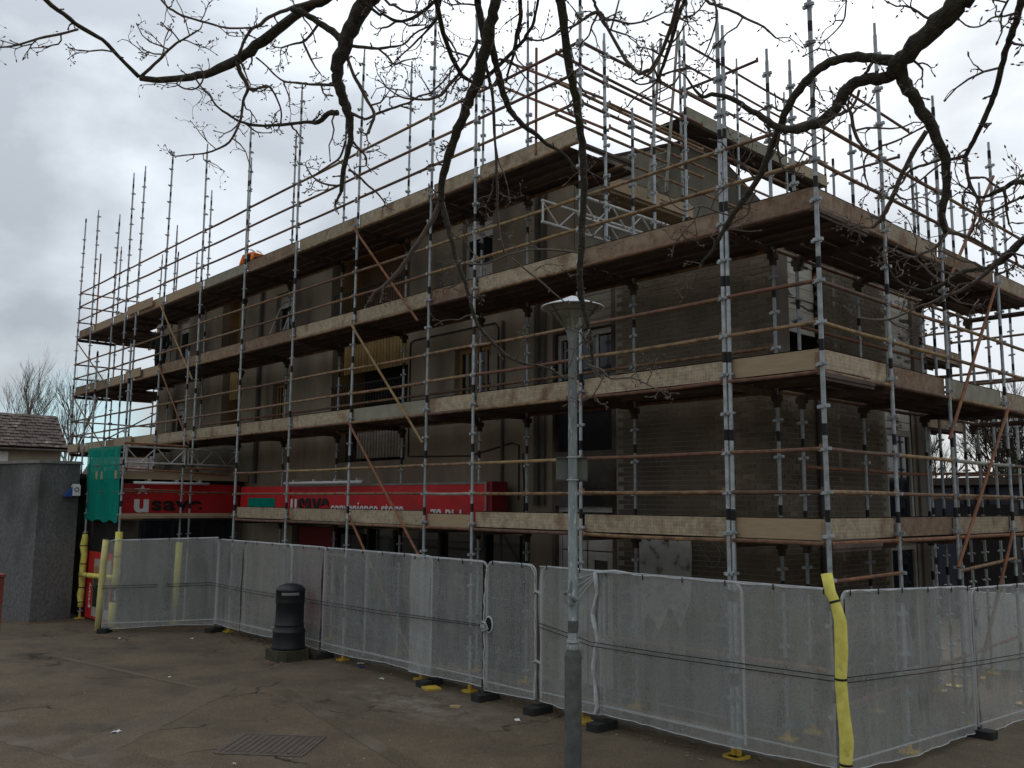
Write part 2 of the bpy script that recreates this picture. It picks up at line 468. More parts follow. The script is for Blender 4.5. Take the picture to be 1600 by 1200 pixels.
def ground_material():
    m = bpy.data.materials.new('asphalt')
    m.use_nodes = True
    nt = m.node_tree
    L = nt.links.new
    b = nt.nodes['Principled BSDF']
    b.inputs['Roughness'].default_value = 0.9
    b.inputs['Specular IOR Level'].default_value = 0.25
    geo = nt.nodes.new('ShaderNodeNewGeometry')
    P = geo.outputs['Position']

    def noise(s, d=6, r=0.6, vec=P):
        n = nt.nodes.new('ShaderNodeTexNoise')
        n.inputs['Scale'].default_value = s
        n.inputs['Detail'].default_value = d
        n.inputs['Roughness'].default_value = r
        L(vec, n.inputs['Vector'])
        return n.outputs['Fac']

    def rng(v, a, c, lo=0.0, hi=1.0):
        n = nt.nodes.new('ShaderNodeMapRange')
        n.inputs['From Min'].default_value = a
        n.inputs['From Max'].default_value = c
        n.inputs['To Min'].default_value = lo
        n.inputs['To Max'].default_value = hi
        L(v, n.inputs['Value'])
        return n.outputs['Result']

    def mix(f, a, c):
        n = nt.nodes.new('ShaderNodeMix')
        n.data_type = 'RGBA'
        L(f, n.inputs['Factor'])
        if isinstance(a, tuple):
            n.inputs['A'].default_value = (*a, 1)
        else:
            L(a, n.inputs['A'])
        n.inputs['B'].default_value = (*c, 1)
        return n.outputs['Result']

    def mul(a, c):
        n = nt.nodes.new('ShaderNodeMath')
        n.operation = 'MULTIPLY'
        L(a, n.inputs[0])
        L(c, n.inputs[1])
        return n.outputs[0]

    col = mix(rng(noise(0.9, 9, 0.7), 0.36, 0.64), (0.094, 0.069, 0.042), (0.182, 0.137, 0.085))
    col = mix(rng(noise(9, 5, 0.7), 0.38, 0.62, 0.0, 0.5), col, (0.10, 0.078, 0.056))
    col = mix(rng(noise(46, 3, 0.8), 0.54, 0.68, 0, 0.9), col, (0.26, 0.215, 0.175))
    col = mix(rng(noise(36, 3, 0.8), 0.36, 0.46, 0.85, 0), col, (0.05, 0.039, 0.031))
    # damp and mossy patches
    col = mix(mul(rng(noise(0.33, 5), 0.52, 0.66), rng(noise(2.2, 8), 0.35, 0.6)), col, (0.055, 0.046, 0.036))
    col = mix(rng(noise(1.4, 8, 0.7), 0.66, 0.74, 0, 0.6), col, (0.05, 0.055, 0.03))
    # pale dust spilled in front of the gate
    sx = nt.nodes.new('ShaderNodeVectorMath')
    sx.operation = 'DISTANCE'
    sc = nt.nodes.new('ShaderNodeMapping')
    sc.inputs['Location'].default_value = (6.2 * 0.55, 1.15 * 1.3, 0)
    sc.inputs['Scale'].default_value = (0.55, 1.3, 1)
    L(P, sc.inputs['Vector'])
    L(sc.outputs[0], sx.inputs[0])
    col = mix(mul(rng(sx.outputs['Value'], 1.3, 0.2), rng(noise(3.5, 9, 0.7), 0.42, 0.66, 0, 0.8)), col, (0.30, 0.27, 0.235))
    # cracks: cell borders, broken up
    wv = nt.nodes.new('ShaderNodeVectorMath')
    wv.operation = 'ADD'
    nzv = nt.nodes.new('ShaderNodeTexNoise')
    nzv.inputs['Scale'].default_value = 1.6
    nzv.inputs['Detail'].default_value = 6
    L(P, nzv.inputs['Vector'])
    sv = nt.nodes.new('ShaderNodeVectorMath')
    sv.operation = 'SCALE'
    sv.inputs['Scale'].default_value = 0.9
    L(nzv.outputs['Color'], sv.inputs[0])
    L(P, wv.inputs[0])
    L(sv.outputs[0], wv.inputs[1])
    vo = nt.nodes.new('ShaderNodeTexVoronoi')
    vo.feature = 'DISTANCE_TO_EDGE'
    vo.inputs['Scale'].default_value = 0.5
    L(wv.outputs[0], vo.inputs['Vector'])
    crack = mul(rng(vo.outputs['Distance'], 0.016, 0.004), rng(noise(0.55, 5), 0.49, 0.62))
    col = mix(crack, col, (0.022, 0.018, 0.014))
    # white specks: gum and grit
    v2 = nt.nodes.new('ShaderNodeTexVoronoi')
    v2.inputs['Scale'].default_value = 3.2
    L(P, v2.inputs['Vector'])
    col = mix(rng(v2.outputs['Distance'], 0.06, 0.04, 0, 0.75), col, (0.36, 0.34, 0.31))
    L(col, b.inputs['Base Color'])
    bp = nt.nodes.new('ShaderNodeBump')
    bp.inputs['Strength'].default_value = 0.5
    bp.inputs['Distance'].default_value = 0.012
    ad = nt.nodes.new('ShaderNodeMath')
    ad.operation = 'SUBTRACT'
    L(noise(70, 4), ad.inputs[0])
    L(crack, ad.inputs[1])
    L(ad.outputs[0], bp.inputs['Height'])
    L(bp.outputs['Normal'], b.inputs['Normal'])
    MATS['asphalt'] = m


ground_material()


# ------------------------------------------------------------------ mesh helpers
class MB:
    def __init__(s):
        s.v = []
        s.f = []
        s.m = []

    def quad(s, a, b, c, d, mi=0):
        i = len(s.v)
        s.v += [tuple(a), tuple(b), tuple(c), tuple(d)]
        s.f.append((i, i + 1, i + 2, i + 3))
        s.m.append(mi)

    def poly(s, pts, mi=0):
        i = len(s.v)
        s.v += [tuple(p) for p in pts]
        s.f.append(tuple(range(i, i + len(pts))))
        s.m.append(mi)

    def box(s, x0, x1, y0, y1, z0, z1, mi=0):
        i = len(s.v)
        s.v += [(x0, y0, z0), (x1, y0, z0), (x1, y1, z0), (x0, y1, z0), (x0, y0, z1), (x1, y0, z1), (x1, y1, z1), (x0, y1, z1)]
        for q in ((0, 3, 2, 1), (4, 5, 6, 7), (0, 1, 5, 4), (1, 2, 6, 5), (2, 3, 7, 6), (3, 0, 4, 7)):
            s.f.append(tuple(i + k for k in q))
            s.m.append(mi)
        return s

    def obox(s, c, ax, ay, az, mi=0):
        """box round centre c with half-axis vectors"""
        c, ax, ay, az = Vector(c), Vector(ax), Vector(ay), Vector(az)
        i = len(s.v)
        for sx, sy, sz in ((-1, -1, -1), (1, -1, -1), (1, 1, -1), (-1, 1, -1), (-1, -1, 1), (1, -1, 1), (1, 1, 1), (-1, 1, 1)):
            s.v.append(tuple(c + ax * sx + ay * sy + az * sz))
        for q in ((0, 3, 2, 1), (4, 5, 6, 7), (0, 1, 5, 4), (1, 2, 6, 5), (2, 3, 7, 6), (3, 0, 4, 7)):
            s.f.append(tuple(i + k for k in q))
            s.m.append(mi)
        return s

    def prism(s, pts, z0, z1, mi=0):
        n = len(pts)
        i = len(s.v)
        s.v += [(p[0], p[1], z0) for p in pts] + [(p[0], p[1], z1) for p in pts]
        s.f.append(tuple(i + k for k in reversed(range(n))))
        s.f.append(tuple(i + n + k for k in range(n)))
        s.m += [mi, mi]
        for k in range(n):
            s.f.append((i + k, i + (k + 1) % n, i + n + (k + 1) % n, i + n + k))
            s.m.append(mi)
        return s

    def path(s, pts, rad, n=6, mi=0, caps=True, closed=False):
        """tube along a polyline with a radius per point"""
        P = [Vector(p) for p in pts]
        if not isinstance(rad, (list, tuple)):
            rad = [rad] * len(P)
        N = len(P)
        i0 = len(s.v)
        up = None
        for k in range(N):
            if closed:
                t = (P[(k + 1) % N] - P[k - 1])
            else:
                t = P[min(k + 1, N - 1)] - P[max(k - 1, 0)]
            if t.length < 1e-9:
                t = Vector((0, 0, 1))
            t.normalize()
            if up is None:
                up = Vector((0, 0, 1)) if abs(t.z) < 0.9 else Vector((1, 0, 0))
            a = t.cross(up)
            if a.length < 1e-4:
                a = t.cross(Vector((0.3, 0.8, 0.5)))
            a.normalize()
            b_ = a.cross(t).normalized()
            up = b_
            for j in range(n):
                th = 2 * pi * (j + 0.5) / n
                s.v.append(tuple(P[k] + (a * cos(th) + b_ * sin(th)) * rad[k]))
        for k in range(N if closed else N - 1):
            k2 = (k + 1) % N
            for j in range(n):
                j2 = (j + 1) % n
                s.f.append((i0 + k * n + j, i0 + k * n + j2, i0 + k2 * n + j2, i0 + k2 * n + j))
                s.m.append(mi)
        if caps and not closed:
            s.f.append(tuple(i0 + j for j in reversed(range(n))))
            s.f.append(tuple(i0 + (N - 1) * n + j for j in range(n)))
            s.m += [mi, mi]
        return s

    def lathe(s, c, prof, n=20, mi=0):
        i0 = len(s.v)
        for r, z in prof:
            for j in range(n):
                th = 2 * pi * j / n
                s.v.append((c[0] + r * cos(th), c[1] + r * sin(th), c[2] + z))
        for k in range(len(prof) - 1):
            for j in range(n):
                j2 = (j + 1) % n
                s.f.append((i0 + k * n + j, i0 + k * n + j2, i0 + (k + 1) * n + j2, i0 + (k + 1) * n + j))
                s.m.append(mi)
        return s

    def mesh(s, name, mats, smooth=False):
        me = bpy.data.meshes.new(name)
        me.from_pydata(s.v, [], s.f)
        for mm in (mats if isinstance(mats, (list, tuple)) else [mats]):
            me.materials.append(MATS[mm])
        if any(s.m):
            me.polygons.foreach_set('material_index', s.m)
        if smooth:
            me.polygons.foreach_set('use_smooth', [True] * len(s.f))
        me.update()
        return me

    def build(s, name, mats, parent=None, smooth=False):
        return link(name, s.mesh(name, mats, smooth), parent)


def link(name, me, parent=None, loc=None, rot=None):
    o = bpy.data.objects.new(name, me)
    COL.objects.link(o)
    if parent is not None:
        o.parent = parent
    if loc is not None:
        o.location = loc
    if rot is not None:
        o.rotation_euler = rot
    return o


def empty(name, loc, label, cat, group=None):
    o = bpy.data.objects.new(name, None)
    o.empty_display_size = 0.2
    COL.objects.link(o)
    o.location = loc
    return tag(o, label, cat, group)


def tag(o, label, cat, group=None):
    o['label'] = label
    o['category'] = cat
    if group:
        o['group'] = group
    return o


def rooted(name, loc, label, cat, group=None):
    """an empty at the thing's base; W(root) turns world-space meshes into its local space"""
    return empty(name, loc, label, cat, group)


def part(mb, name, mats, root, smooth=False):
    """world-space MB as a child of an unrotated root (or of a part whose origin is the root's)"""
    off = Vector((0, 0, 0))
    p = root
    while p is not None:
        off += Vector(p.location)
        p = p.parent
    mb.v = [(x - off.x, y - off.y, z - off.z) for x, y, z in mb.v]
    return mb.build(name, mats, root, smooth)


TEXTCACHE = {}


def text_mesh(body, size, depth=0.006, bold=0.0, condensed=1.0):
    cu = bpy.data.curves.new('lettering', 'FONT')
    cu.body = body
    cu.size = size
    cu.extrude = depth
    cu.offset = bold
    cu.space_character = 1.0 + bold * 4
    ob = bpy.data.objects.new('lettering', cu)
    COL.objects.link(ob)
    bpy.context.view_layer.update()
    me = bpy.data.meshes.new_from_object(ob.evaluated_get(bpy.context.evaluated_depsgraph_get()))
    bpy.data.objects.remove(ob)
    bpy.data.curves.remove(cu)
    return me


def lettering(body, size, matname, parent, origin, right, upv, bold=0.0, width=None, name='lettering'):
    """flat raised letters; origin is the baseline start in world space, right/up are world directions"""
    me = text_mesh(body, size, bold=bold)
    me.materials.clear()
    me.materials.append(MATS[matname])
    right, upv = Vector(right).normalized(), Vector(upv).normalized()
    xs = [v.co.x for v in me.vertices]
    k = 1.0 if width is None else width / (max(xs) - min(xs))
    x0 = min(xs)
    nv = right.cross(upv)
    off = Vector((0, 0, 0))
    p = parent
    while p is not None:
        off += Vector(p.location)
        p = p.parent
    for v in me.vertices:
        c = v.co.copy()
        v.co = Vector(origin) + right * ((c.x - x0) * k) + upv * c.y + nv * c.z - off
    return link(name, me, parent)
# ================================================================== the ground
g = MB()
n = 60
g.quad((-400, -400, 0), (400, -400, 0), (400, 400, 0), (-400, 400, 0))
go = g.build('ground', 'asphalt')
go['kind'] = 'structure'
kb = MB()
x = -17.0
while x < -0.9:
    L_ = 0.9
    kb.box(x, x + L_ - 0.012, 0.24 + random.uniform(-.012, .012), 0.39, -0.05, 0.03 + random.uniform(-.012, .012))
    x += L_
ke = kb.build('kerb', 'kerb_stone')
ke['kind'] = 'structure'

# ================================================================== the apartment building
bld = rooted('apartment_building', (-13.0, 1.6, 0),
             'drab harled apartment block with brown brick end, wrapped in scaffolding', 'building')
WY, GX = 1.6, -1.6          # front wall plane, brick gable plane


def wall_xz(mb, x0, x1, z0, z1, y, t, holes, mi=0):
    """wall in a y plane with rectangular holes, outer face at y, reveals t deep"""
    xs = sorted({x0, x1, *[h[0] for h in holes], *[h[1] for h in holes]})
    zs = sorted({z0, z1, *[h[2] for h in holes], *[h[3] for h in holes]})
    for i in range(len(xs) - 1):
        for j in range(len(zs) - 1):
            cx, cz = (xs[i] + xs[i + 1]) / 2, (zs[j] + zs[j + 1]) / 2
            if any(h[0] < cx < h[1] and h[2] < cz < h[3] for h in holes):
                continue
            mb.quad((xs[i], y, zs[j]), (xs[i + 1], y, zs[j]), (xs[i + 1], y, zs[j + 1]), (xs[i], y, zs[j + 1]), mi)
    for a, b, c, d in holes:
        mb.quad((a, y, c), (a, y + t, c), (a, y + t, d), (a, y, d), mi)
        mb.quad((b, y, c), (b, y, d), (b, y + t, d), (b, y + t, c), mi)
        mb.quad((a, y, d), (b, y, d), (b, y + t, d), (a, y + t, d), mi)
        mb.quad((a, y, c), (a, y + t, c), (b, y + t, c), (b, y, c), mi)


# openings of the main front: x0, x1, z0, z1
H_TILT = (-16.5, -15.6, 7.3, 8.55)
H_W720 = (-8.66, -7.72, 7.5, 8.75)
H_FAR2 = (-23.1, -22.2, 7.5, 8.75)
H_OCH1 = (-8.85, -7.72, 4.95, 6.12)
H_OCH2 = (-16.5, -15.75, 5.0, 6.1)
H_FAR1 = (-23.1, -22.2, 4.9, 6.1)
H_REC3 = (-13.7, -10.45, 7.15, 9.0)
H_REC2 = (-13.55, -10.45, 4.75, 7.0)
H_REC1 = (-13.2, -10.5, 3.95, 4.72)
H_FREC3 = (-19.8, -18.6, 7.2, 9.0)
H_FREC2 = (-19.6, -18.5, 4.75, 7.0)
H_SHOP = (-15.2, -6.6, 0.0, 2.45)
wm = MB()
wall_xz(wm, -24.4, -6.05, 0, 9.1, WY, 0.22, [H_TILT, H_W720, H_FAR2, H_OCH1, H_OCH2, H_FAR1, H_REC3, H_REC2, H_REC1, H_FREC3, H_FREC2, H_SHOP])
wm.quad((-24.4, 9.8, 0), (-24.4, WY, 0), (-24.4, WY, 9.1), (-24.4, 9.8, 9.1))
wm.poly([(-24.4, 9.8, 9.1), (-24.4, WY, 9.1), (-24.4, 5.6, 10.8)])
wm.quad((-5.5, 9.8, 0), (-24.4, 9.8, 0), (-24.4, 9.8, 9.1), (-5.5, 9.8, 9.1))
part(wm, 'wall', 'harling', bld)
wm = MB()
wm.quad((-5.5, WY + .01, 6.9), (-5.5, 9.8, 6.9), (-5.5, 9.8, 9.1), (-5.5, WY + .01, 9.1))
wm.poly([(-5.5, WY + .01, 9.1), (-5.5, 9.8, 9.1), (-5.5, 5.6, 10.75)])
part(wm, 'gable_wall', 'gable_concrete', bld)
wm = MB()
wm.quad((-6.05, WY, 6.95), (-5.5, WY, 6.95), (-5.5, WY, 9.1), (-6.05, WY, 9.1))
part(wm, 'wall', 'harling', bld)
rf = MB()
for s_, ya, yb in ((1, 1.35, 5.6), (-1, 10.05, 5.6)):
    a, b = Vector((-24.6, ya, 9.0)), Vector((-5.53, ya, 9.0))
    c, d = Vector((-5.53, yb, 10.78)), Vector((-24.6, yb, 10.78))
    up = Vector((0, 0, .06))
    rf.quad(a, b, c, d)
    rf.quad(a + up, b + up, c + up, d + up)
    rf.quad(a, b, b + up, a + up)
    rf.quad(b, c, c + up, b + up)
    rf.quad(a, d, d + up, a + up)
part(rf, 'roof', 'dark_brown', bld)

# the lower brick block on the right: wall cores, then bricks laid on them
BR_X0 = -4.56
core = MB()
core.quad((BR_X0, WY + .005, 0), (GX - .005, WY + .005, 0), (GX - .005, WY + .005, 6.95), (BR_X0, WY + .005, 6.95))
S_OPEN = (2.06, 2.94, 4.9, 6.85)     # y0 y1 z0 z1 on the gable
S_PATCH = (5.22, 6.2, 4.9, 6.8)
S_WIN = (5.05, 6.06, 2.75, 4.78)
S_WIN0 = (5.05, 6.06, 0.3, 2.4)
for (ya, yb, za, zb) in ((2.94, 5.05, 0, 6.95), (1.6, 2.94, 0, 4.9), (2.06, 2.94, 6.85, 6.95), (5.05, 6.2, 4.78, 4.9), (5.05, 6.2, 2.4, 2.75), (5.05, 6.2, 0, .3), (6.06, 6.2, .3, 4.78), (5.05, 5.22, 4.9, 6.95), (5.22, 6.2, 6.8, 6.95), (1.6, 2.06, 4.9, 6.95)):
    core.quad((GX - .005, ya, za), (GX - .005, yb, za), (GX - .005, yb, zb), (GX - .005, ya, zb))
core.quad((GX - .005, 6.6, 0), (-5.5, 6.6, 0), (-5.5, 6.6, 6.95), (GX - .005, 6.6, 6.95))
core.quad((-5.5, WY, 6.9), (GX, WY, 6.9), (GX, 6.6, 6.9), (-5.5, 6.6, 6.9))
core.box(-6.0, GX, 3.4, 3.5, 0, 6.9)
part(core, 'mortar', 'mortar', bld)

bricks = []          # (centre, axis) axis 0 = front, 1 = gable
BL, BH, JN = 0.225, 0.075, 0.011
row = 0
z = 0.04
while z + BH < 6.93:
    off = (row % 2) * BL / 2
    x = GX - .002 - off - BL
    if row % 2:
        bricks.append((GX - .05, z, 0, 0.105))
    while x > BR_X0 - .0:
        bricks.append((x + BL / 2, z, 0, BL - JN))
        x -= BL
    y = WY + .09 - (row % 2) * BL / 2
    while y < 6.2:
        yc = y + BL / 2
        bad = False
        for (ya, yb, za, zb) in (S_OPEN, S_PATCH, S_WIN, S_WIN0):
            if ya - .1 < yc < yb + .1 and za - .07 < z < zb:
                bad = True
        if yc > 6.1 or (1.55 < yc < 2.05 and z > 4.87):
            bad = True
        if not bad and yc > WY + .08:
            bricks.append((yc, z, 1, BL - JN))
        y += BL
    row += 1
    z += BH


def brick_centre(b):
    return Vector((b[0], WY, b[1])) if b[2] == 0 else Vector((GX, b[0], b[1]))


def score(b):
    c = brick_centre(b)
    s = (c - CAM).length
    if b[1] < 2.3:
        s += 6
    if b[2] == 0 and 6.65 < b[1]:
        s += 3
    return s


bricks.sort(key=score)
bm_front = MB().box(-(BL - JN) / 2, (BL - JN) / 2, -.002, .05, 0, BH - JN).mesh('brick', 'brick_brown')
bm_gable = MB().box(-.05, .002, -(BL - JN) / 2, (BL - JN) / 2, 0, BH - JN).mesh('brick', 'brick_brown')
cnt = 0
rest = MB()
for b in bricks:
    jit = random.uniform(-.005, .004)
    if cnt < 300 and b[3] == BL - JN:
        if b[2] == 0:
            link('brick', bm_front, bld, Vector((b[0], WY + jit, b[1])) - bld.location)
        else:
            link('brick', bm_gable, bld, Vector((GX - jit, b[0], b[1])) - bld.location)
        cnt += 1
    else:
        w = b[3] / 2
        if b[2] == 0:
            rest.box(b[0] - w, b[0] + w, WY + jit, WY + jit + .05, b[1], b[1] + BH - JN)
        else:
            rest.box(GX - .05 - jit, GX - jit, b[0] - w, b[0] + w, b[1], b[1] + BH - JN)
o = part(rest, 'brickwork', 'brick_brown', bld)
o['kind'] = 'stuff'
cc = MB()
cc.box(GX - .4, GX + .012, WY + .016, 2.05, 4.88, 6.94)
part(cc, 'column', 'concrete_column', bld)
part(MB().box(GX - .4, GX + .04, 6.2, 6.62, 0, 6.94), 'column', 'concrete_column', bld)
cc2 = MB()
cc2.box(GX - .2, GX + .025, 1.6, 2.94, 6.86, 6.94)
part(cc2, 'lintel', 'concrete_column', bld)
# low roof edge of the brick block, and the dark strip column left of the brick
tr_ = MB()
tr_.box(-5.49, GX + .06, WY - .05, WY + .1, 6.95, 7.06)
tr_.box(GX - .1, GX + .06, WY + .1, 6.62, 6.95, 7.06)
part(tr_, 'roof_edge', 'dark_brown', bld)

# opening with flaking white boards at the corner
ob = MB()
ob.box(GX - 1.0, GX - .95, 2.0, 3.0, 4.85, 6.9)
zz = 5.55
bd = None
for k in range(7):
    m_ = MB()
    z0 = 5.62 + k * .178
    m_.box(GX - .10 - .006 * (k % 3), GX - .07 - .006 * (k % 3), 2.06, 2.94, z0, z0 + .168)
    part(m_, 'board', 'white_flaking', bld)
m_ = MB()
m_.box(GX - .12, GX - .06, 2.06, 2.94, 5.22, 5.27)
m_.box(GX - .12, GX - .06, 2.48, 2.53, 4.9, 5.22)
m_.box(GX - .12, GX - .06, 2.06, 2.94, 4.9, 4.94)
part(m_, 'window_bar', 'dark_brown', bld)
for k in range(10):
    m_ = MB()
    z0 = 4.92 + k * .186
    m_.box(GX - .06, GX - .02 + .004 * (k % 2), 5.22, 6.19, z0, z0 + .178)
    part(m_, 'board', 'white_flaking', bld)


def window_front(h, mat_frame='white_frame', top_panel=0.0, bottom_panel=0.0, glass='dark_glass', fw=.06, y=WY + .12, name='window', mull=0):
    x0, x1, z0, z1 = h
    f = MB()
    f.box(x0, x0 + fw, y, y + .06, z0, z1)
    f.box(x1 - fw, x1, y, y + .06, z0, z1)
    f.box(x0 + fw, x1 - fw, y + .002, y + .058, z0, z0 + fw)
    f.box(x0 + fw, x1 - fw, y + .002, y + .058, z1 - fw, z1)
    for k in range(mull):
        c = x0 + (x1 - x0) * (k + 1) / (mull + 1)
        f.box(c - .02, c + .02, y + .004, y + .05, z0 + fw, z1 - fw)
    fo = part(f, name, mat_frame, bld)
    p = MB()
    p.box(x0 + fw, x1 - fw, y + .03, y + .04, z0 + fw + bottom_panel, z1 - fw - top_panel)
    part(p, 'pane', glass, fo)
    if top_panel:
        q = MB()
        k = 0
        z_ = z1 - fw
        while z_ > z1 - fw - top_panel + .02:
            q.box(x0 + fw, x1 - fw, y + .01, y + .03, z_ - .16, z_ - .012)
            z_ -= .172
        part(q, 'panel', mat_frame, fo)
    if bottom_panel:
        q = MB()
        q.box(x0 + fw, x1 - fw, y + .012, y + .03, z0 + fw, z0 + fw + bottom_panel - .02)
        part(q, 'panel', mat_frame, fo)
    s = MB()
    s.box(x0 - .04, x1 + .04, WY - .05, WY + .1, z0 - .07, z0 - .005)
    part(s, 'sill', 'concrete_column', fo)
    return fo


window_front(H_TILT, top_panel=.33)
window_front(H_W720, top_panel=.34, bottom_panel=.28, mull=1)
window_front(H_FAR2, top_panel=.3)
window_front(H_FAR1, top_panel=.3)
window_front(H_OCH1, 'ochre_render', fw=.09, mull=3)
window_front(H_OCH2, 'ochre_render', fw=.08, mull=3)
# the open tilted sash of the left window, swung out at the bottom
sa = MB()
for (xa, xb, ta, tb) in ((-16.44, -16.38, 0, 1), (-15.72, -15.66, 0, 1), (-16.38, -15.72, 0, .06), (-16.38, -15.72, .94, 1)):
    def tp(x, t, d):
        return (x, WY + .1 - .30 * (1 - t) - d, 7.36 + .82 * t)
    for d in (0,):
        a = [tp(xa, ta, 0), tp(xb, ta, 0), tp(xb, tb, 0), tp(xa, tb, 0)]
        b_ = [tp(xa, ta, .04), tp(xb, ta, .04), tp(xb, tb, .04), tp(xa, tb, .04)]
        sa.quad(*a)
        sa.quad(*b_)
        for k in range(4):
            sa.quad(a[k], a[(k + 1) % 4], b_[(k + 1) % 4], b_[k])
so_ = part(sa, 'tilted_sash', 'white_frame', bld)
# recesses: back walls, ochre reveals, slats, railings


def recess(h, depth, side_mat, back_mat):
    x0, x1, z0, z1 = h
    r = MB()
    r.quad((x0, WY + .22, z0), (x0, WY + depth, z0), (x0, WY + depth, z1), (x0, WY + .22, z1))
    r.quad((x1, WY + .22, z0), (x1, WY + depth, z0), (x1, WY + depth, z1), (x1, WY + .22, z1))
    r.quad((x0, WY + .22, z1), (x1, WY + .22, z1), (x1, WY + depth, z1), (x0, WY + depth, z1))
    r.quad((x0, WY + .22, z0), (x1, WY + .22, z0), (x1, WY + depth, z0), (x0, WY + depth, z0))
    part(r, 'reveal', side_mat, bld)
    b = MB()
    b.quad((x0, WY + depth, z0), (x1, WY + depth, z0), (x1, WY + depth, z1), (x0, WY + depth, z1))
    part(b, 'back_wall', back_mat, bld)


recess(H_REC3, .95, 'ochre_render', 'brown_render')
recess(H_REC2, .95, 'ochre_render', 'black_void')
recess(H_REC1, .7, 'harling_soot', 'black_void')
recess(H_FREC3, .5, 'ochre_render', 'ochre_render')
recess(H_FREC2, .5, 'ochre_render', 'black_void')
slat_me = MB().box(-.052, .052, -.015, .015, 0, 1).mesh('slat', 'ochre_slat')


def slats(x0, x1, y, z0, z1, step=.125, me=slat_me):
    x = x0 + step / 2
    while x < x1:
        o = link('slat', me, bld, Vector((x, y, z0)) - bld.location)
        o.scale = (step / .125, 1, z1 - z0)
        x += step


slats(-13.1, -10.5, WY + .06, 6.02, 7.0)
slats(-19.2, -18.55, WY + .06, 5.9, 6.98)
slat_dark = MB().box(-.045, .045, -.012, .012, 0, 1).mesh('slat', 'timber_grey')
slats(-12.45, -10.6, WY + .05, 4.02, 4.7, .115, slat_dark)
def railing(x0, x1, y, z0, z1):
    r = MB()
    r.box(x0, x1, y, y + .03, z1 - .03, z1)
    r.box(x0, x1, y, y + .03, z0, z0 + .03)
    x = x0 + .05
    while x < x1:
        r.path([(x, y + .015, z0), (x, y + .015, z1)], .009, 4)
        x += .11
    return part(r, 'railing', 'black_metal', bld)


railing(-13.5, -10.5, WY - .06, 7.2, 8.0)
railing(-13.5, -10.5, WY - .06, 4.85, 5.75)
railing(-19.7, -18.6, WY - .06, 7.25, 7.95)
# shop front under the long sign: dark glazing with slim posts, a red door panel, grey panels
sh = MB()
sh.quad((-15.2, WY + .22, 0), (-6.6, WY + .22, 0), (-6.6, WY + .22, 2.45), (-15.2, WY + .22, 2.45))
part(sh, 'shop_glazing', 'dark_glass', bld)
for xx in (-15.1, -12.0, -11.0, -9.4, -8.0, -6.7):
    m_ = MB()
    m_.box(xx - .04, xx + .04, WY + .12, WY + .2, 0.02, 2.44)
    part(m_, 'mullion', 'black_metal', bld)
m_ = MB()
m_.box(-15.0, -13.3, WY + .08, WY + .14, .05, 2.43)
part(m_, 'door_panel', 'sign_red_dark', bld)
lettering('save', .28, 'letter_black', bld, (-14.9, WY + .075, 1.55), (1, 0, 0), (0, 0, 1), bold=.01, width=.8)
for xx in (-13.05, -12.6):
    m_ = MB()
    m_.box(xx, xx + .4, WY + .08, WY + .14, .05, 2.3)
    part(m_, 'door_leaf', 'pipe_grey', bld)
# stair bay between harling and brick: door, plaster panel, soot blackened opening, upper doors
bay = MB()
BX0, BX1 = -6.05, BR_X0
D0 = (-5.98, -4.66, 0.03, 3.0)
D1 = (-6.0, -4.66, 4.75, 6.05)
wall_xz(bay, BX0, BX1, 0, 6.95, WY + .004, .2, [D0, (-6.0, -4.66, 3.94, 4.7), D1, (-5.72, -4.66, 6.07, 6.93)])
part(bay, 'bay_wall', 'harling_soot', bld)
m_ = MB()
m_.box(-6.0, -4.66, WY + .12, WY + .2, 3.94, 4.7)
part(m_, 'burnt_panel', 'black_void', bld)
for k in range(6):
    m_ = MB()
    z0 = 6.08 + k * .142
    m_.box(-5.72, -4.66, WY + .03 + .004 * (k % 2), WY + .08, z0, z0 + .134)
    part(m_, 'cladding_board', 'timber_grey', bld)


def door_set(h, mat_frame, name):
    x0, x1, z0, z1 = h
    y = WY + .1
    f = MB()
    f.box(x0, x0 + .07, y, y + .08, z0, z1)
    f.box(x1 - .07, x1, y, y + .08, z0, z1)
    f.box(x0 + .07, x1 - .07, y + .002, y + .078, z1 - .1, z1)
    return part(f, name, mat_frame, bld)


df = door_set(D0, 'white_frame', 'entrance_door')
m_ = MB()
m_.box(-5.91, -4.73, WY + .13, WY + .16, 2.62, 2.9)
part(m_, 'pane', 'dark_glass', df)
for xa, xb in ((-5.9, -5.34), (-5.3, -4.74)):
    m_ = MB()
    m_.box(xa, xb, WY + .12, WY + .17, 2.26, 2.58)
    m_.box(xa, xa + .13, WY + .12, WY + .17, .05, 2.24)
    m_.box(xb - .13, xb, WY + .12, WY + .17, .05, 2.24)
    m_.box(xa + .13, xb - .13, WY + .122, WY + .168, .05, .9)
    m_.box(xa + .13, xb - .13, WY + .122, WY + .168, 2.1, 2.24)
    part(m_, 'door_leaf', 'white_frame', df)
    m_ = MB()
    m_.box(xa + .13, xb - .13, WY + .14, WY + .15, .9, 2.1)
    part(m_, 'pane', 'dark_glass', df)
df = door_set(D1, 'cream_frame', 'stair_window')
for xa, xb in ((-5.92, -5.5), (-5.44, -5.1), (-5.04, -4.74)):
    m_ = MB()
    m_.box(xa, xb, WY + .13, WY + .16, 4.8, 5.92)
    part(m_, 'pane', 'dark_glass', df)
m_ = MB()
m_.box(-5.5, -5.44, WY + .11, WY + .17, 4.76, 5.94)
m_.box(-5.1, -5.04, WY + .11, WY + .17, 4.76, 5.94)
part(m_, 'mullion', 'cream_frame', df)
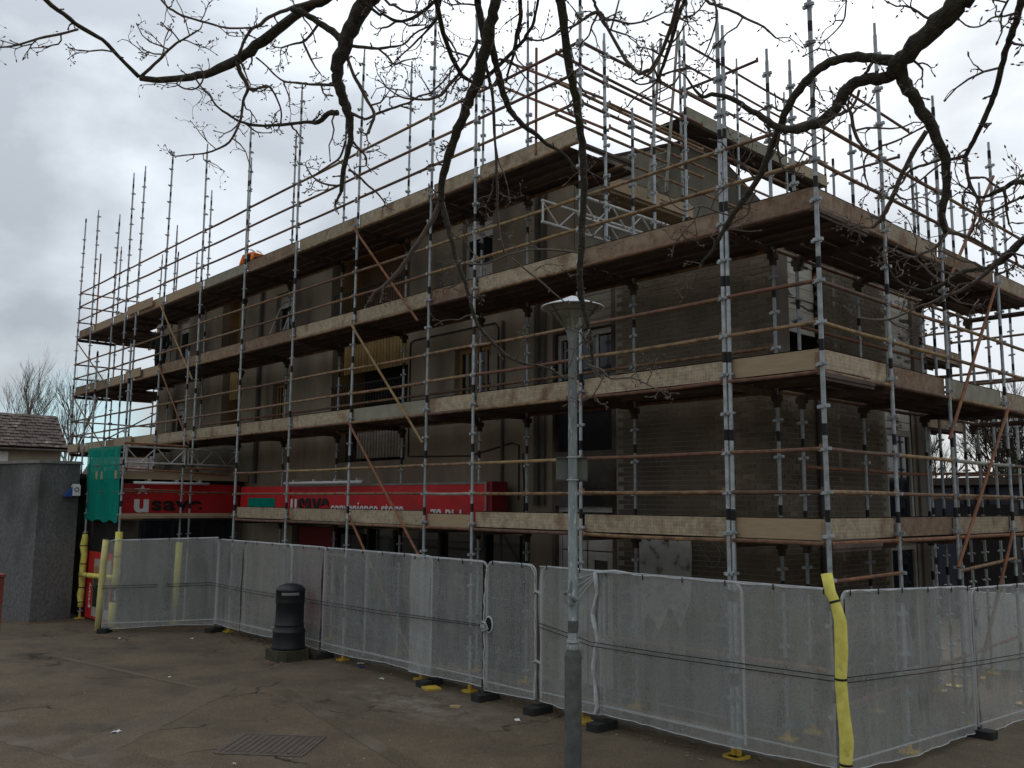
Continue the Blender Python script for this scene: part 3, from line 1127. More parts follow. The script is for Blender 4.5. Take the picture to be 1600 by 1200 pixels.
# gable windows
for (ya, yb, za, zb) in (S_WIN, S_WIN0):
    f = MB()
    top = zb - .45 if zb > 4 else zb
    f.box(GX - .1, GX - .02, ya, ya + .08, za, top)
    f.box(GX - .1, GX - .02, yb - .08, yb, za, top)
    f.box(GX - .098, GX - .022, ya + .08, yb - .08, za, za + .08)
    f.box(GX - .098, GX - .022, ya + .08, yb - .08, top - .09, top)
    fo = part(f, 'window', 'cream_frame', bld)
    p = MB()
    p.box(GX - .07, GX - .06, ya + .08, yb - .08, za + .08, top - .09)
    part(p, 'pane', 'dark_glass', fo)
    if zb > 4:
        for k in range(3):
            q = MB()
            q.box(GX - .07, GX - .03, ya, yb, top + .01 + k * .148, top + .145 + k * .148)
            part(q, 'panel', 'white_flaking', fo)
# whitewash daubed on the brick, and a chalk scrawl
ww = MB()
random.seed(3)
ys = []
pts = [(-4.08, 1.95), (-4.08, 2.5), (-4.0, 2.56), (-3.93, 2.48), (-3.86, 2.46), (-3.8, 2.56), (-3.66, 2.58), (-3.58, 2.47), (-3.5, 2.46), (-3.45, 2.57), (-3.37, 2.58), (-3.33, 2.47), (-3.24, 2.54), (-3.14, 2.5), (-3.08, 2.53), (-3.06, 2.3), (-3.1, 1.6), (-3.3, 1.2), (-3.5, 1.5), (-3.7, 1.1), (-3.9, 1.35), (-4.03, 1.2)]
ww.poly([(a, WY - .018, b) for a, b in pts])
ww.poly([(a, WY - .014, b) for a, b in reversed(pts)])
part(ww, 'whitewash_patch', 'whitewash', bld)
sc_ = MB()
arc = [(-2.72 + .16 * cos(t), WY - .008, 2.3 + .18 * sin(t)) for t in [i * .35 - 2.4 for i in range(12)]]
sc_.path(arc, .008, 4)
sc_.path([(-2.95, WY - .008, 2.45), (-2.75, WY - .008, 2.22)], .007, 4)
sc_.path([(-2.62, WY - .008, 2.5), (-2.45, WY - .008, 2.3), (-2.42, WY - .008, 2.18)], .007, 4)
part(sc_, 'chalk_mark', 'coping', bld)
# pipes and cables on the front
def wpipe(pts, r, m='pipe_grey', name='drainpipe'):
    return part(MB().path(pts, r, 8), name, m, bld)


wpipe([(-6.38, WY - .08, 3.0), (-6.38, WY - .08, 9.0)], .055)
wpipe([(-6.22, WY - .05, 3.0), (-6.22, WY - .05, 9.0)], .03)
wpipe([(-17.2, WY - .08, 3.5), (-17.2, WY - .08, 9.0)], .055)
wpipe([(-7.35, WY - .04, 0.2), (-7.35, WY - .04, 6.5)], .03)
wpipe([(GX + .05, 2.75, 0.2), (GX + .05, 2.75, 4.8)], .035)
wpipe([(-10.35, WY - .02, 4.0), (-10.35, WY - .02, 6.45), (-10.2, WY - .02, 6.5), (-7.6, WY - .02, 6.5), (-7.5, WY - .02, 6.4), (-7.5, WY - .02, 4.6)], .014, 'cable_black', 'wall_cable')
wpipe([(-10.3, WY - .02, 4.0), (-8.3, WY - .02, 3.95), (-7.1, WY - .02, 4.15), (-6.9, WY - .02, 4.1), (-6.9, WY - .02, 3.1)], .014, 'cable_black', 'wall_cable')
wpipe([(-6.8, WY - .02, 3.95), (-6.75, WY - .02, 3.2), (-6.75, WY - .02, 2.8)], .012, 'cable_black', 'wall_cable')
# gable of the tall part: ladder stands against the scaffold, see below

# ================================================================== single storey shop in front, its signs
shp = rooted('shop_extension', (-18.8, -0.5, 0), 'flat roofed single storey shop projecting from the block beside the grey wall', 'shop')
SX, SYF = -17.9, -1.66
m_ = MB()
m_.quad((SX, SYF, 0), (SX, 1.58, 0), (SX, 1.58, 3.6), (SX, SYF, 3.6))
m_.quad((-22.5, SYF, 0), (SX, SYF, 0), (SX, SYF, 3.6), (-22.5, SYF, 3.6))
part(m_, 'wall', 'harling_soot', shp)
m_ = MB()
m_.box(-22.5, SX + .22, SYF - .2, 1.57, 3.6, 3.72)
part(m_, 'roof', 'dark_brown', shp)
m_ = MB()
m_.box(SX + .225, SX + .25, SYF - .2, 1.57, 3.56, 3.76)
m_.box(-19.78, SX + .25, SYF - .225, SYF - .2, 3.56, 3.76)
part(m_, 'fascia_board', 'toe_timber', shp)
for (ya, yb) in ((-1.15, -.35), (-.3, .45), (.5, 1.25)):
    m_ = MB()
    m_.box(SX - .02, SX + .015, ya, yb, .6, 2.55)
    fo = part(m_, 'window', 'dark_glass', shp)
    fr = MB()
    for a, b, c, d in ((ya - .03, ya + .02, .55, 2.6), (yb - .02, yb + .03, .55, 2.6)):
        fr.box(SX + .016, SX + .05, a, b, c, d)
    fr.box(SX + .016, SX + .05, ya + .02, yb - .02, 2.52, 2.6)
    fr.box(SX + .016, SX + .05, ya + .02, yb - .02, .55, .62)
    part(fr, 'frame', 'black_metal', fo)
m_ = MB()
m_.box(-19.7, -18.0, SYF - .02, SYF - .005, .1, 2.5)
part(m_, 'door', 'black_void', shp)

sg = rooted('shop_sign', (-17.87, 0, 2.75), 'short red shop fascia with a white u, a star and black save, facing right', 'sign')
m_ = MB()
m_.box(SX + .005, SX + .11, -1.64, 1.42, 2.72, 3.46)
part(m_, 'panel', 'sign_red', sg)
lettering('u', .62, 'letter_white', sg, (SX + .118, -1.37, 2.76), (0, 1, 0), (0, 0, 1), bold=.022, width=.36)
lettering('save', .50, 'letter_black', sg, (SX + .118, -.94, 2.79), (0, 1, 0), (0, 0, 1), bold=.016, width=1.32)
st = MB()
cy, cz = -1.18, 3.29
pts = []
for k in range(10):
    r_ = .21 if k % 2 == 0 else .085
    th = pi / 2 + k * pi / 5
    pts.append((SX + .116, cy + r_ * 1.0 * cos(th), cz + r_ * .62 * sin(th)))
for k in range(10):
    st.poly([(SX + .119, cy, cz), pts[k], pts[(k + 1) % 10]])
part(st, 'star', 'letter_white', sg)
m_ = MB()
m_.path([(SX + .34, -1.5, 3.47), (SX + .34, .45, 3.47)], .035, 8)
part(m_, 'light_tube', 'letter_white', sg, True)
for yy in (-1.1, -.4, .2):
    m_ = MB()
    m_.box(SX + .1, SX + .36, yy - .03, yy + .03, 3.5, 3.56)
    part(m_, 'bracket', 'white_alu', sg)

s2 = rooted('shop_sign', (-12.0, 1.2, 2.5), 'long red shop fascia with white convenience store lettering under the first deck', 'sign')
m_ = MB()
m_.box(-16.85, -14.28, 1.0, 1.4, 2.62, 3.40)
part(m_, 'panel', 'sign_red', s2)
part(MB().box(-14.22, -7.12, 1.0, 1.4, 2.62, 3.42), 'panel', 'sign_red', s2)
m_ = MB()
m_.box(-14.22, -7.12, .985, .998, 3.385, 3.42)
m_.box(-7.16, -7.12, .985, .998, 2.62, 3.385)
part(m_, 'edge_trim', 'coping', s2)
m_ = MB()
m_.box(-7.118, -7.0, 1.02, 1.4, 2.60, 3.43)
part(m_, 'end_box', 'sign_red_dark', s2)
m_ = MB()
m_.box(-16.4, -15.0, .985, .998, 2.72, 3.12)
part(m_, 'netting_scrap', 'green_netting', s2)
lettering('u', .80, 'letter_white', s2, (-14.2, .985, 2.72), (1, 0, 0), (0, 0, 1), bold=.016, width=.28)
lettering('save', .78, 'letter_black', s2, (-13.85, .985, 2.74), (1, 0, 0), (0, 0, 1), bold=.02, width=1.35)
lettering('convenience store', .40, 'letter_white', s2, (-12.4, .985, 2.77), (1, 0, 0), (0, 0, 1), bold=.006, width=2.75)
lettering('78 Blake', .36, 'letter_white', s2, (-8.75, .985, 2.66), (1, 0, 0), (0, 0, 1), bold=.006, width=1.2)
m_ = MB()
m_.path([(-14.2, .8, 3.46), (-10.9, .8, 3.46)], .035, 8)
part(m_, 'light_tube', 'letter_white', s2, True)
for xx in (-13.8, -12.9, -12.0, -11.1):
    m_ = MB()
    m_.box(xx - .03, xx + .03, .8, 1.05, 3.49, 3.54)
    part(m_, 'bracket', 'white_alu', s2)

pb = rooted('poster_board', (-19.0, SYF - .05, .2), 'red framed grocery poster standing by the shop door behind the yellow bar', 'poster')
m_ = MB()
m_.box(-19.72, -17.95, SYF - .09, SYF - .045, .05, 1.72)
part(m_, 'frame', 'sign_red', pb)
m_ = MB()
m_.box(-19.2, -17.99, SYF - .1, SYF - .092, .12, 1.55)
part(m_, 'border', 'white_frame', pb)
for nm, mt_, q in (('picture_ground', 'poster_dark', (-19.17, -18.02, .36, .92)), ('picture_ground', 'poster_beige', (-19.17, -18.02, .92, 1.44))):
    m_ = MB()
    m_.box(q[0], q[1], SYF - .106, SYF - .101, q[2], q[3])
    part(m_, nm, mt_, pb)
for mt_, cx, cz, rx, rz in (('poster_food', -18.98, 1.28, .17, .1), ('poster_food', -18.72, 1.08, .2, .12), ('poster_green', -19.02, .98, .12, .16), ('sign_red', -18.8, .98, .1, .06)):
    m_ = MB()
    m_.poly([(cx + rx * cos(t), SYF - .109, cz + rz * sin(t)) for t in [i * pi / 8 for i in range(16)]])
    m_.poly([(cx + rx * cos(t), SYF - .107, cz + rz * sin(t)) for t in [i * pi / 8 for i in range(16)]])
    part(m_, 'picture_shape', mt_, pb)
lettering('grocery', .2, 'letter_white', pb, (-19.38, SYF - .095, .3), (0, 0, 1), (-1, 0, 0), width=.62)

# ================================================================== grey harled outbuilding on the left
ob_ = rooted('outbuilding', (-22, -2.5, 0), 'dark grey rough harled flat roofed building at the left edge', 'building')
fp = [(-19.72, -3.05), (-19.84, -2.06), (-27, -2.06), (-33, -6.7)]
m_ = MB().prism(fp, 0, 3.96)
part(m_, 'wall', 'harled_dark', ob_)
fp2 = [(-19.67, -3.09), (-19.79, -2.02), (-27, -2.02), (-33.1, -6.78)]
m_ = MB().prism(fp2, 3.96, 4.03)
part(m_, 'coping', 'coping', ob_)
al = rooted('alarm_box', (-19.75, -2.2, 3.1), 'white rounded alarm box with blue base on the dark grey wall', 'alarm box')
m_ = MB()
m_.prism([(0, 0)] * 0 or [(-19.77, -2.28), (-19.62, -2.28), (-19.62, -2.09), (-19.77, -2.09)], 3.14, 3.4)
m_.prism([(-19.77, -2.26), (-19.63, -2.26), (-19.63, -2.11), (-19.77, -2.11)], 3.4, 3.44)
part(m_, 'case', 'letter_white', al)
m_ = MB()
m_.poly([(-19.77, -2.49, 3.12), (-19.62, -2.47, 3.12), (-19.62, -2.28, 3.36), (-19.77, -2.28, 3.36)])
m_.poly([(-19.62, -2.47, 3.12), (-19.62, -2.28, 3.12), (-19.62, -2.28, 3.36)])
m_.poly([(-19.77, -2.49, 3.12), (-19.62, -2.47, 3.12), (-19.62, -2.28, 3.12), (-19.77, -2.28, 3.12)])
part(m_, 'side_wing', 'alarm_blue', al)
m_ = MB().path([(-19.615, -2.185 + .05 * cos(t), 3.3 + .05 * sin(t)) for t in [i * pi / 6 for i in range(12)]], .012, 4, closed=True)
part(m_, 'emblem', 'pipe_grey', al)
# ================================================================== the scaffold
random.seed(11)
scf = rooted('scaffold', (-12.0, 0.6, 0), 'rusty tube and galvanised pole scaffold with steel decks around the apartment block', 'scaffold')
SO = Vector(scf.location)
DECKS = (2.65, 4.65, 6.65, 8.65)

cup_b = MB()
for ax in ((1, 0), (0, 1)):
    for s_ in (-1, 1):
        cx, cy = ax[0] * s_ * .046, ax[1] * s_ * .046
        cup_b.box(cx - (.026 if ax[0] else .02), cx + (.026 if ax[0] else .02), cy - (.026 if ax[1] else .02), cy + (.026 if ax[1] else .02), -.022 + .006 * s_, .016 + .006 * s_)
cup_me = cup_b.mesh('cup_joint', 'galvanised')
POLES = []


def standard(x, y, z0, z1, single=False, plate=True, r=.0255, bands=True):
    """pole with black painted bands and pressed joints every half metre"""
    mb = MB()
    cuts = [z0]
    k = math.floor(z0)
    bo = random.uniform(-.05, .05)
    lean = Vector((random.uniform(-1, 1), random.uniform(-1, 1), 0)) * .0016
    segs = []
    z = z0
    while True:
        b0, b1 = k + .86 + bo, k + 1.0 + bo
        k += 1
        if b1 <= z0 + .02:
            continue
        if b0 >= z1 - .05 or not bands:
            break
        segs.append((z, b0, 0))
        segs.append((b0, b1, 1))
        z = b1
    segs.append((z, z1 - .18, 0))
    for a, b, mi in segs:
        if b > a:
            mb.path([Vector((x, y, a)) + lean * a * a / 6, Vector((x, y, b)) + lean * b * b / 6], r if mi == 0 else r + .0008, 8, mi, caps=False)
    mb.path([Vector((x, y, z1 - .2)) + lean * z1 * z1 / 6, Vector((x, y, z1)) + lean * z1 * z1 / 6], r * .76, 8, 0)
    po = part(mb, 'standard', ['galvanised', 'black_paint'], scf)
    zc = math.ceil((z0 + .15 - .2) / .5) * .5 + .2
    joined = MB()
    while zc < z1 - .2:
        if single:
            link('cup_joint', cup_me, po, Vector((x, y, zc)) - SO)
        else:
            for ax in ((1, 0), (0, 1)):
                for s_ in (-1, 1):
                    cx, cy = x + ax[0] * s_ * .042, y + ax[1] * s_ * .042
                    joined.box(cx - (.022 if ax[0] else .016), cx + (.022 if ax[0] else .016), cy - (.022 if ax[1] else .016), cy + (.022 if ax[1] else .016), zc - .018 + .005 * s_, zc + .012 + .005 * s_)
        zc += .5
    if joined.v:
        j = part(joined, 'cup_joints', 'galvanised', po)
        j['kind'] = 'stuff'
    if plate and z0 < .1:
        p = MB()
        a = .11
        p.prism([(x - a, y - a + .03), (x - a + .03, y - a), (x + a - .03, y - a), (x + a, y - a + .03), (x + a, y + a - .03), (x + a - .03, y + a), (x - a + .03, y + a), (x - a, y + a - .03)], .004, .03)
        p.path([(x, y, .03), (x, y, .12)], .034, 8)
        part(p, 'base_plate', 'yellow_plastic', po)
    return po


XO = [0, -1.34, -3.87, -6.34, -7.65, -10.15, -12.6, -15.1, -17.65, -20.25, -22.35, -23.25, -24.5, -26.45, -27.9]
TOPS = [10.6, 9.7, 12.5, 12.6, 12.43, 12.53, 12.62, 12.72, 12.68, 13.24, 13.37, 13.39, 12.32, 12.93, 12.89]
for i, (x, t) in enumerate(zip(XO, TOPS)):
    standard(x, 0, .03, t, single=i < 5, r=.029 if i < 2 else .0265)
standard(-1.275, .01, .03, 9.45, r=.027)
XI = [-1.33, -3.85, -6.3, -7.6, -10.08, -12.6, -15.1, -17.6, -20.1, -22.6]
TI = [9.57, 9.52, 12.46, 12.65, 12.69, 12.76, 12.67, 12.62, 12.3, 11.8]
for i, (x, t) in enumerate(zip(XI, TI)):
    standard(x, 1.22, .03, t, single=i < 3)
YO = [1.81, 3.66, 5.88, 8.05]
for y, t in zip(YO, (9.68, 9.22, 9.12, 9.2)):
    standard(0, y, .03, t, single=y < 6)
for y, t in zip((1.81, 3.66, 5.9, 6.5, 7.6, 8.25), (9.63, 9.17, 9.32, 9.04, 9.02, 9.1)):
    standard(-1.3, y, .03, t, single=y < 4)
# left end
for y in (1.3, 2.75):
    standard(-27.9, y, .03, 12.2)
standard(-26.4, 2.75, 3.9, 12.0)
standard(-24.55, 2.75, 3.9, 11.6)
# low front-left bay
for (x, y, t) in ((-19.74, -1.86, 6.99), (-17.3, -1.86, 6.98), (-17.3, -.38, 7.0)):
    standard(x, y, .03, t)
# short legs over the low roof and beside the right gable of the tall part
for (x, y, a, b) in ((-3.85, .6, 7.2, 10.6), (-3.85, 1.78, 7.3, 10.85), (-3.85, 2.68, 7.2, 11.5), (-4.45, 1.25, 7.2, 11.0), (-5.0, 1.9, 7.0, 11.2), (-4.95, 4.1, 7.0, 12.4), (-4.95, 6.0, 7.0, 12.5), (-4.95, 8.0, 7.0, 12.4), (-4.95, 9.8, 7.0, 12.4)):
    standard(x, y, a, b, plate=False)
# rear scaffold
for (x, y, t) in ((-1.35, 9.2, 9.6), (-2.6, 9.2, 9.9), (-4.0, 10.4, 10.3), (-1.35, 10.5, 9.4), (-2.6, 10.5, 9.8), (-.2, 10.5, 9.3), (-3.3, 6.9, 9.98), (-1.9, 6.9, 8.4)):
    standard(x, y, .03, t, plate=False)


def tube(name, p0, p1, m='rusty_tube', r=.024, n=8):
    mb = MB()
    a, b = Vector(p0), Vector(p1)
    mb.path([a, a.lerp(b, .5), b], r, n)
    return part(mb, name, m, scf, False)


def rail(name, p0, p1, m='rusty_tube', r=.0265):
    """tube between two poles with the flat wedge heads at its ends"""
    a, b = Vector(p0), Vector(p1)
    d = (b - a).normalized()
    a2, b2 = a + d * .05, b - d * .05
    mb = MB()
    sagv = Vector((0, 0, random.uniform(-.012, .004))) * (b - a).length / 2
    mb.path([a2, a2.lerp(b2, .3) + sagv * .8, a2.lerp(b2, .65) + sagv, b2], r * random.uniform(.92, 1.05), 8)
    side = d.cross(Vector((0, 0, 1))) * .01
    for q in (a + d * .045, b - d * .045):
        mb.obox(q + Vector((0, 0, .012)), d * .022, side, Vector((0, 0, .045)))
    return part(mb, name, m, scf)


def pick_rail(special=None):
    return special or 'rusty_tube'


XR = XO
for li, d in enumerate(DECKS):
    hs = (.55, 1.05) if d < 8 else (.6, 1.1, 1.6)
    for i in range(len(XR) - 1):
        x0, x1 = XR[i], XR[i + 1]
        if d == 8.65 and i < 2:
            continue
        if d == 2.65 and x1 < -15.2:
            continue
        for k, h in enumerate(hs):
            m = 'rusty_tube'
            if d == 2.65 and k == 1 and i in (2, 5):
                m = 'ochre_tube'
            if d == 6.65 and i in (2, 3):
                m = 'ochre_tube'
            if d == 2.65 and k == 0 and i == 3:
                m = 'grey_tube'
            z = d + h + random.uniform(-.008, .008)
            rail('guard_rail', (x0, 0, z), (x1, 0, z), m)
        rail('ledger', (x0, 0, d - .043), (x1, 0, d - .043))
for li, d in enumerate(DECKS[:3]):
    ys = [0] + YO
    for i in range(len(ys) - 1):
        for k, h in enumerate((.55, 1.05)):
            m = 'rusty_tube'
            if d == 4.65 or (d == 2.65 and k == 1 and i < 2):
                m = 'ochre_tube' if random.random() < .6 else 'rusty_tube'
            if d == 2.65 and k == 1 and i == 2:
                m = 'grey_tube'
            rail('guard_rail', (0, ys[i], d + h), (0, ys[i + 1], d + h), m)
        rail('ledger', (0, ys[i], d - .043), (0, ys[i + 1], d - .043), 'orange_tube' if d == 2.65 else 'rusty_tube')
# inner row ledgers
for d in DECKS:
    for i in range(len(XI) - 1):
        if d == 8.65 and i < 1:
            continue
        rail('inner_ledger', (XI[i], 1.22, d - .06), (XI[i + 1], 1.22, d - .06))
        if d < 8 and i < 8:
            rail('inner_ledger', (XI[i], 1.22, d + .56), (XI[i + 1], 1.22, d + .56), 'orange_tube' if random.random() < .2 else 'rusty_tube')
        if d == 4.65:
            rail('inner_ledger', (XI[i], 1.22, d + .08), (XI[i + 1], 1.22, d + .08))
yi = [1.22, 1.81, 3.66, 5.9, 6.5, 7.6, 8.25]
for d in DECKS[:3]:
    for a, b in zip(yi[:-1], yi[1:]):
        rail('inner_ledger', (-1.3, a, d - .06), (-1.3, b, d - .06))
    for a, b in ((1.81, 3.66), (3.66, 5.9)):
        rail('inner_ledger', (-1.3, a, d + .93), (-1.3, b, d + .93), 'orange_tube')
# ground level ties seen through the netting
for (p, q, m) in (((0, 0, 2.18), (0, 1.81, 2.2), 'orange_tube'), ((0, 3.66, 2.14), (0, 5.88, 2.24), 'rusty_tube'), ((0, 0, .78), (0, 1.81, .82), 'orange_tube'), ((0, 1.81, .9), (0, 5.88, 1.05), 'orange_tube'),
                  ((-1.34, 0, .8), (-1.33, 1.22, .82), 'orange_tube'), ((0, 0, .35), (-1.3, 1.81, .35), 'orange_tube'), ((-1.34, 0, 1.2), (0, 0, 1.2), 'orange_tube'), ((-1.3, 1.81, 1.25), (-1.3, 3.66, 1.3), 'orange_tube'),
                  ((-3.87, 0, .3), (-1.34, 0, .3), 'rusty_tube'), ((-3.87, 0, 1.2), (-1.34, 0, 1.2), 'rusty_tube'), ((-12.6, 0, 1.98), (-10.15, 0, 1.98), 'orange_tube'), ((-6.34, 0, .3), (-3.87, 0, .3), 'rusty_tube'),
                  ((-12.6, 0, .6), (-10.15, 0, .6), 'rusty_tube'), ((-15.1, 0, .6), (-12.6, 0, .6), 'rusty_tube'), ((-7.65, 0, .3), (-6.34, 0, .3), 'rusty_tube')):
    tube('tie_tube', p, q, m)
# transoms under the decks
for d in DECKS:
    for i, x in enumerate(XO):
        if (d == 8.65 and i < 2) or (d == 2.65 and x < -15.2):
            continue
        mb = MB()
        mb.box(x - .025, x + .025, .04, 1.3, d - .1, d - .052)
        mb.box(x - .006, x + .006, .04, 1.3, d - .14, d - .1)
        part(mb, 'transom', 'deck_steel', scf)
for d in DECKS[:3]:
    for y in YO:
        mb = MB()
        mb.box(-1.36, -.04, y - .025, y + .025, d - .1, d - .052)
        mb.box(-1.36, -.04, y - .006, y + .006, d - .14, d - .1)
        part(mb, 'transom', 'deck_steel', scf)
        # bracket heads and couplers under the inner edge
        mb = MB()
        mb.box(-1.37, -1.22, y - .04, y + .04, d - .18, d - .1)
        mb.box(-1.335, -1.26, y - .04, y + .04, d - .26, d - .18)
        part(mb, 'coupler', 'dark_brown', scf)
for d in DECKS:
    for i, x in enumerate(XI[:8]):
        if d == 8.65 and i < 2:
            continue
        mb = MB()
        mb.box(x - .05, x + .05, 1.15, 1.29, d - .19, d - .11)
        mb.box(x - .035, x + .035, 1.18, 1.26, d - .28, d - .19)
        part(mb, 'coupler', 'dark_brown', scf)


# deck boards: pressed steel planks with turned down lips
def plank(mb, a0, a1, c, w, z, axis):
    h = w / 2
    if axis == 0:
        mb.box(a0, a1, c - h, c + h, z - .012, z)
        mb.box(a0, a1, c - h, c - h + .012, z - .05, z - .012)
        mb.box(a0, a1, c + h - .012, c + h, z - .05, z - .012)
    else:
        mb.box(c - h, c + h, a0, a1, z - .012, z)
        mb.box(c - h, c - h + .012, a0, a1, z - .05, z - .012)
        mb.box(c + h - .012, c + h, a0, a1, z - .05, z - .012)
    return mb


for d in DECKS:
    xs = [XO[i] for i in range(len(XO))]
    if d < 8:
        segs = list(zip(xs[:-1], xs[1:]))
    else:
        segs = [(-4.2, -6.34)] + list(zip(xs[3:-1], xs[4:]))
    for si, (a, b) in enumerate(segs):
        if d == 2.65 and b < -15.2:
            continue
        timber = False
        for k in range(4):
            z = d + .002 * ((si + k) % 3)
            if timber and d > 8:
                mb = MB().box(b + .01, a - .01, .09 + .3 * k, .09 + .3 * k + .225, z - .04, z)
                part(mb, 'deck_board', 'deck_timber', scf)
            else:
                part(plank(MB(), b + .008, a - .008, .215 + .295 * k, .27, z, 0), 'deck_board', 'deck_steel', scf)
for k in range(2):
    part(plank(MB(), -5.35, -4.2, 1.39 + .2 * k, .19, 8.652, 0), 'deck_board', 'deck_steel', scf)
for d in DECKS[:3]:
    ys = [1.32] + [3.66, 5.88, 7.9]
    for a, b in zip(ys[:-1], ys[1:]):
        for k in range(4):
            part(plank(MB(), a + .008, b - .008, -.2 - .295 * k, .27, d + .003 * (k % 2), 1), 'deck_board', 'deck_steel', scf)
# left end platform
for d in DECKS[1:]:
    for k in range(6):
        part(plank(MB(), 1.3, 2.72, -27.75 + .52 * k, .5, d, 1), 'deck_board', 'deck_steel', scf)
# mid deck beside the tall gable, the high deck behind it, rear decks
for k in range(2):
    part(plank(MB(), 1.95, 4.4, -5.07 - .24 * k, .22, 8.6, 1), 'deck_board', 'deck_timber', scf)
for k in range(3):
    part(plank(MB(), 4.1, 9.8, -5.07 - .24 * k, .22, 10.62, 1), 'deck_board', 'deck_steel', scf)
for (za) in (4.65, 6.1):
    for k in range(2):
        part(plank(MB(), 8.85, 10.7, -2.62 - .3 * k, .28, za, 1), 'deck_board', 'deck_steel', scf)


def toe(p0, p1, z, m, h=.27, t=.03, flange=True):
    """upright toe board with turned flanges top and bottom"""
    a, b = Vector((p0[0], p0[1], 0)), Vector((p1[0], p1[1], 0))
    d = b - a
    Ln = d.length
    d.normalize()
    nv = Vector((-d.y, d.x, 0))
    mb = MB()
    tilt = random.uniform(-.006, .006)
    z -= .045
    c = (a + b) / 2 + Vector((0, 0, z + h / 2 + tilt))
    mb.obox(c, d * (Ln / 2 - .03), nv * .004, Vector((0, 0, h / 2)))
    if flange:
        for s_ in (-1, 1):
            mb.obox(c + Vector((0, 0, s_ * (h / 2 - .006))) + nv * .014, d * (Ln / 2 - .03), nv * .018, Vector((0, 0, .006)))
    return part(mb, 'toe_board', m, scf)


TM = {2.65: ['toe_timber', 'toe_pale', 'toe_pale', 'toe_timber', 'toe_pale', 'toe_pale', 'toe_pale'],
      4.65: ['toe_timber', 'toe_pale', 'toe_pale', 'toe_pale', 'toe_green', 'toe_pale', 'toe_pale', 'toe_pale', 'toe_pale', 'toe_timber', 'toe_timber', 'toe_rust', 'toe_pale', 'toe_pale'],
      6.65: ['toe_rust', 'toe_rust', 'toe_pale', 'toe_rust', 'toe_pale', 'toe_pale', 'toe_rust', 'toe_rust', 'toe_rust', 'toe_timber', 'toe_rust', 'toe_timber', 'toe_rust', 'toe_rust'],
      8.65: [None, None, 'toe_pale', 'toe_pale', 'toe_pale', 'toe_pale', 'toe_rust', 'toe_green', 'toe_timber', 'toe_timber', 'toe_timber', 'toe_timber', 'toe_timber', 'toe_rust']}
for d, ml in TM.items():
    for i, m in enumerate(ml):
        if m is None:
            continue
        low = -.05 if (d == 2.65 and i == 3) else 0
        toe((XO[i + 1], .055), (XO[i], .055), d + .03 + low, m)
TG = {2.65: ['toe_pale', 'toe_rust', 'toe_pale', 'toe_pale'], 4.65: ['toe_pale', 'toe_rust', 'toe_green', 'toe_pale'], 6.65: ['toe_rust', 'toe_pale', 'toe_rust', 'toe_pale']}
for d, ml in TG.items():
    ys = [0.03] + YO
    for i, m in enumerate(ml):
        toe((-.055, ys[i]), (-.055, ys[i + 1]), d + .03, m)
        if i == 0:
            mb = MB()
            mb.box(-.1, -.02, .02, .1, d - .02, d + .2)
            part(mb, 'toe_bracket', 'toe_rust', scf)
toe((-4.93, 1.88), (-4.93, 4.4), 8.64, 'toe_timber')
toe((-4.92, 4.1), (-4.92, 6.0), 10.64, 'toe_green')
toe((-4.92, 6.0), (-4.92, 8.0), 10.64, 'toe_green')
toe((-4.92, 8.0), (-4.92, 9.8), 10.64, 'toe_pale')
toe((-2.45, 8.85), (-2.45, 10.7), 6.13, 'toe_rust')
toe((-2.45, 8.85), (-2.45, 10.7), 4.68, 'toe_rust')
for d in DECKS[1:]:
    toe((-27.95, .1), (-27.95, 2.72), d + .03, 'toe_rust')
# pieces of plank lying proud at the left end, as joints in the toe board line
for (x0, x1, z) in ((-23.0, -21.0, 8.75), (-22.8, -21.6, 6.72), (-27.9, -26.9, 4.68), (-23.4, -22.0, 4.70)):
    mb = MB().box(x0, x1, -.05, -.018, z - .04, z + .22)
    part(mb, 'toe_board', 'toe_timber', scf)
# rails of the left end return
for d in DECKS[1:]:
    for h in (.55, 1.05) if d < 8 else (.55, 1.1, 1.6):
        rail('end_rail', (-27.9, 0, d + h), (-27.9, 1.3, d + h))
        rail('end_rail', (-27.9, 1.3, d + h), (-27.9, 2.75, d + h))
        rail('end_rail', (-24.55, 2.75, d + h), (-27.9, 2.75, d + h))
    rail('end_rail', (-27.9, 0, d - .06), (-27.9, 2.75, d - .06))
for i, z in enumerate((5.3, 5.75)):
    for x in (-27.9, -26.4):
        rail('end_rail', (x, 2.75, z), (x + 1.4, 2.75, z))
tube('brace', (-27.85, -.03, 8.5), (-24.6, -.03, 6.75), 'toe_rust', .022)
tube('brace', (-27.85, -.03, 6.6), (-24.6, -.03, 4.75), 'toe_rust', .022)
tube('brace', (-24.5, 2.7, 6.55), (-24.5, 0, 4.9), 'toe_rust', .022)
tube('handrail_post', (-26.2, 0.06, 8.7), (-26.2, .06, 11.35), 'orange_tube')
# diagonal braces on the faces
for p, q, m in (((-10.17, -.05, 6.62), (-7.68, -.05, 4.1), 'ochre_tube'), ((-10.17, -.05, 8.62), (-7.9, -.05, 6.35), 'orange_tube'), ((-10.13, -.05, 4.6), (-7.71, -.05, 2.1), 'orange_tube'),
                ((-10.02, -.05, 2.78), (-7.8, -.05, .3), 'orange_tube'), ((-20.37, -.05, 8.65), (-17.8, -.05, 6.2), 'ochre_tube'), ((-20.2, -.05, 6.85), (-17.8, -.05, 4.5), 'orange_tube'),
                ((.05, 5.84, 4.6), (.05, 3.5, 2.2), 'orange_tube'), ((.05, 5.7, 2.65), (.05, 3.6, .2), 'orange_tube'), ((.05, 5.66, 6.6), (.05, 3.46, 4.0), 'orange_tube'), ((.05, 5.86, 8.5), (.05, 3.7, 6.3), 'orange_tube')):
    tube('brace', p, q, m)
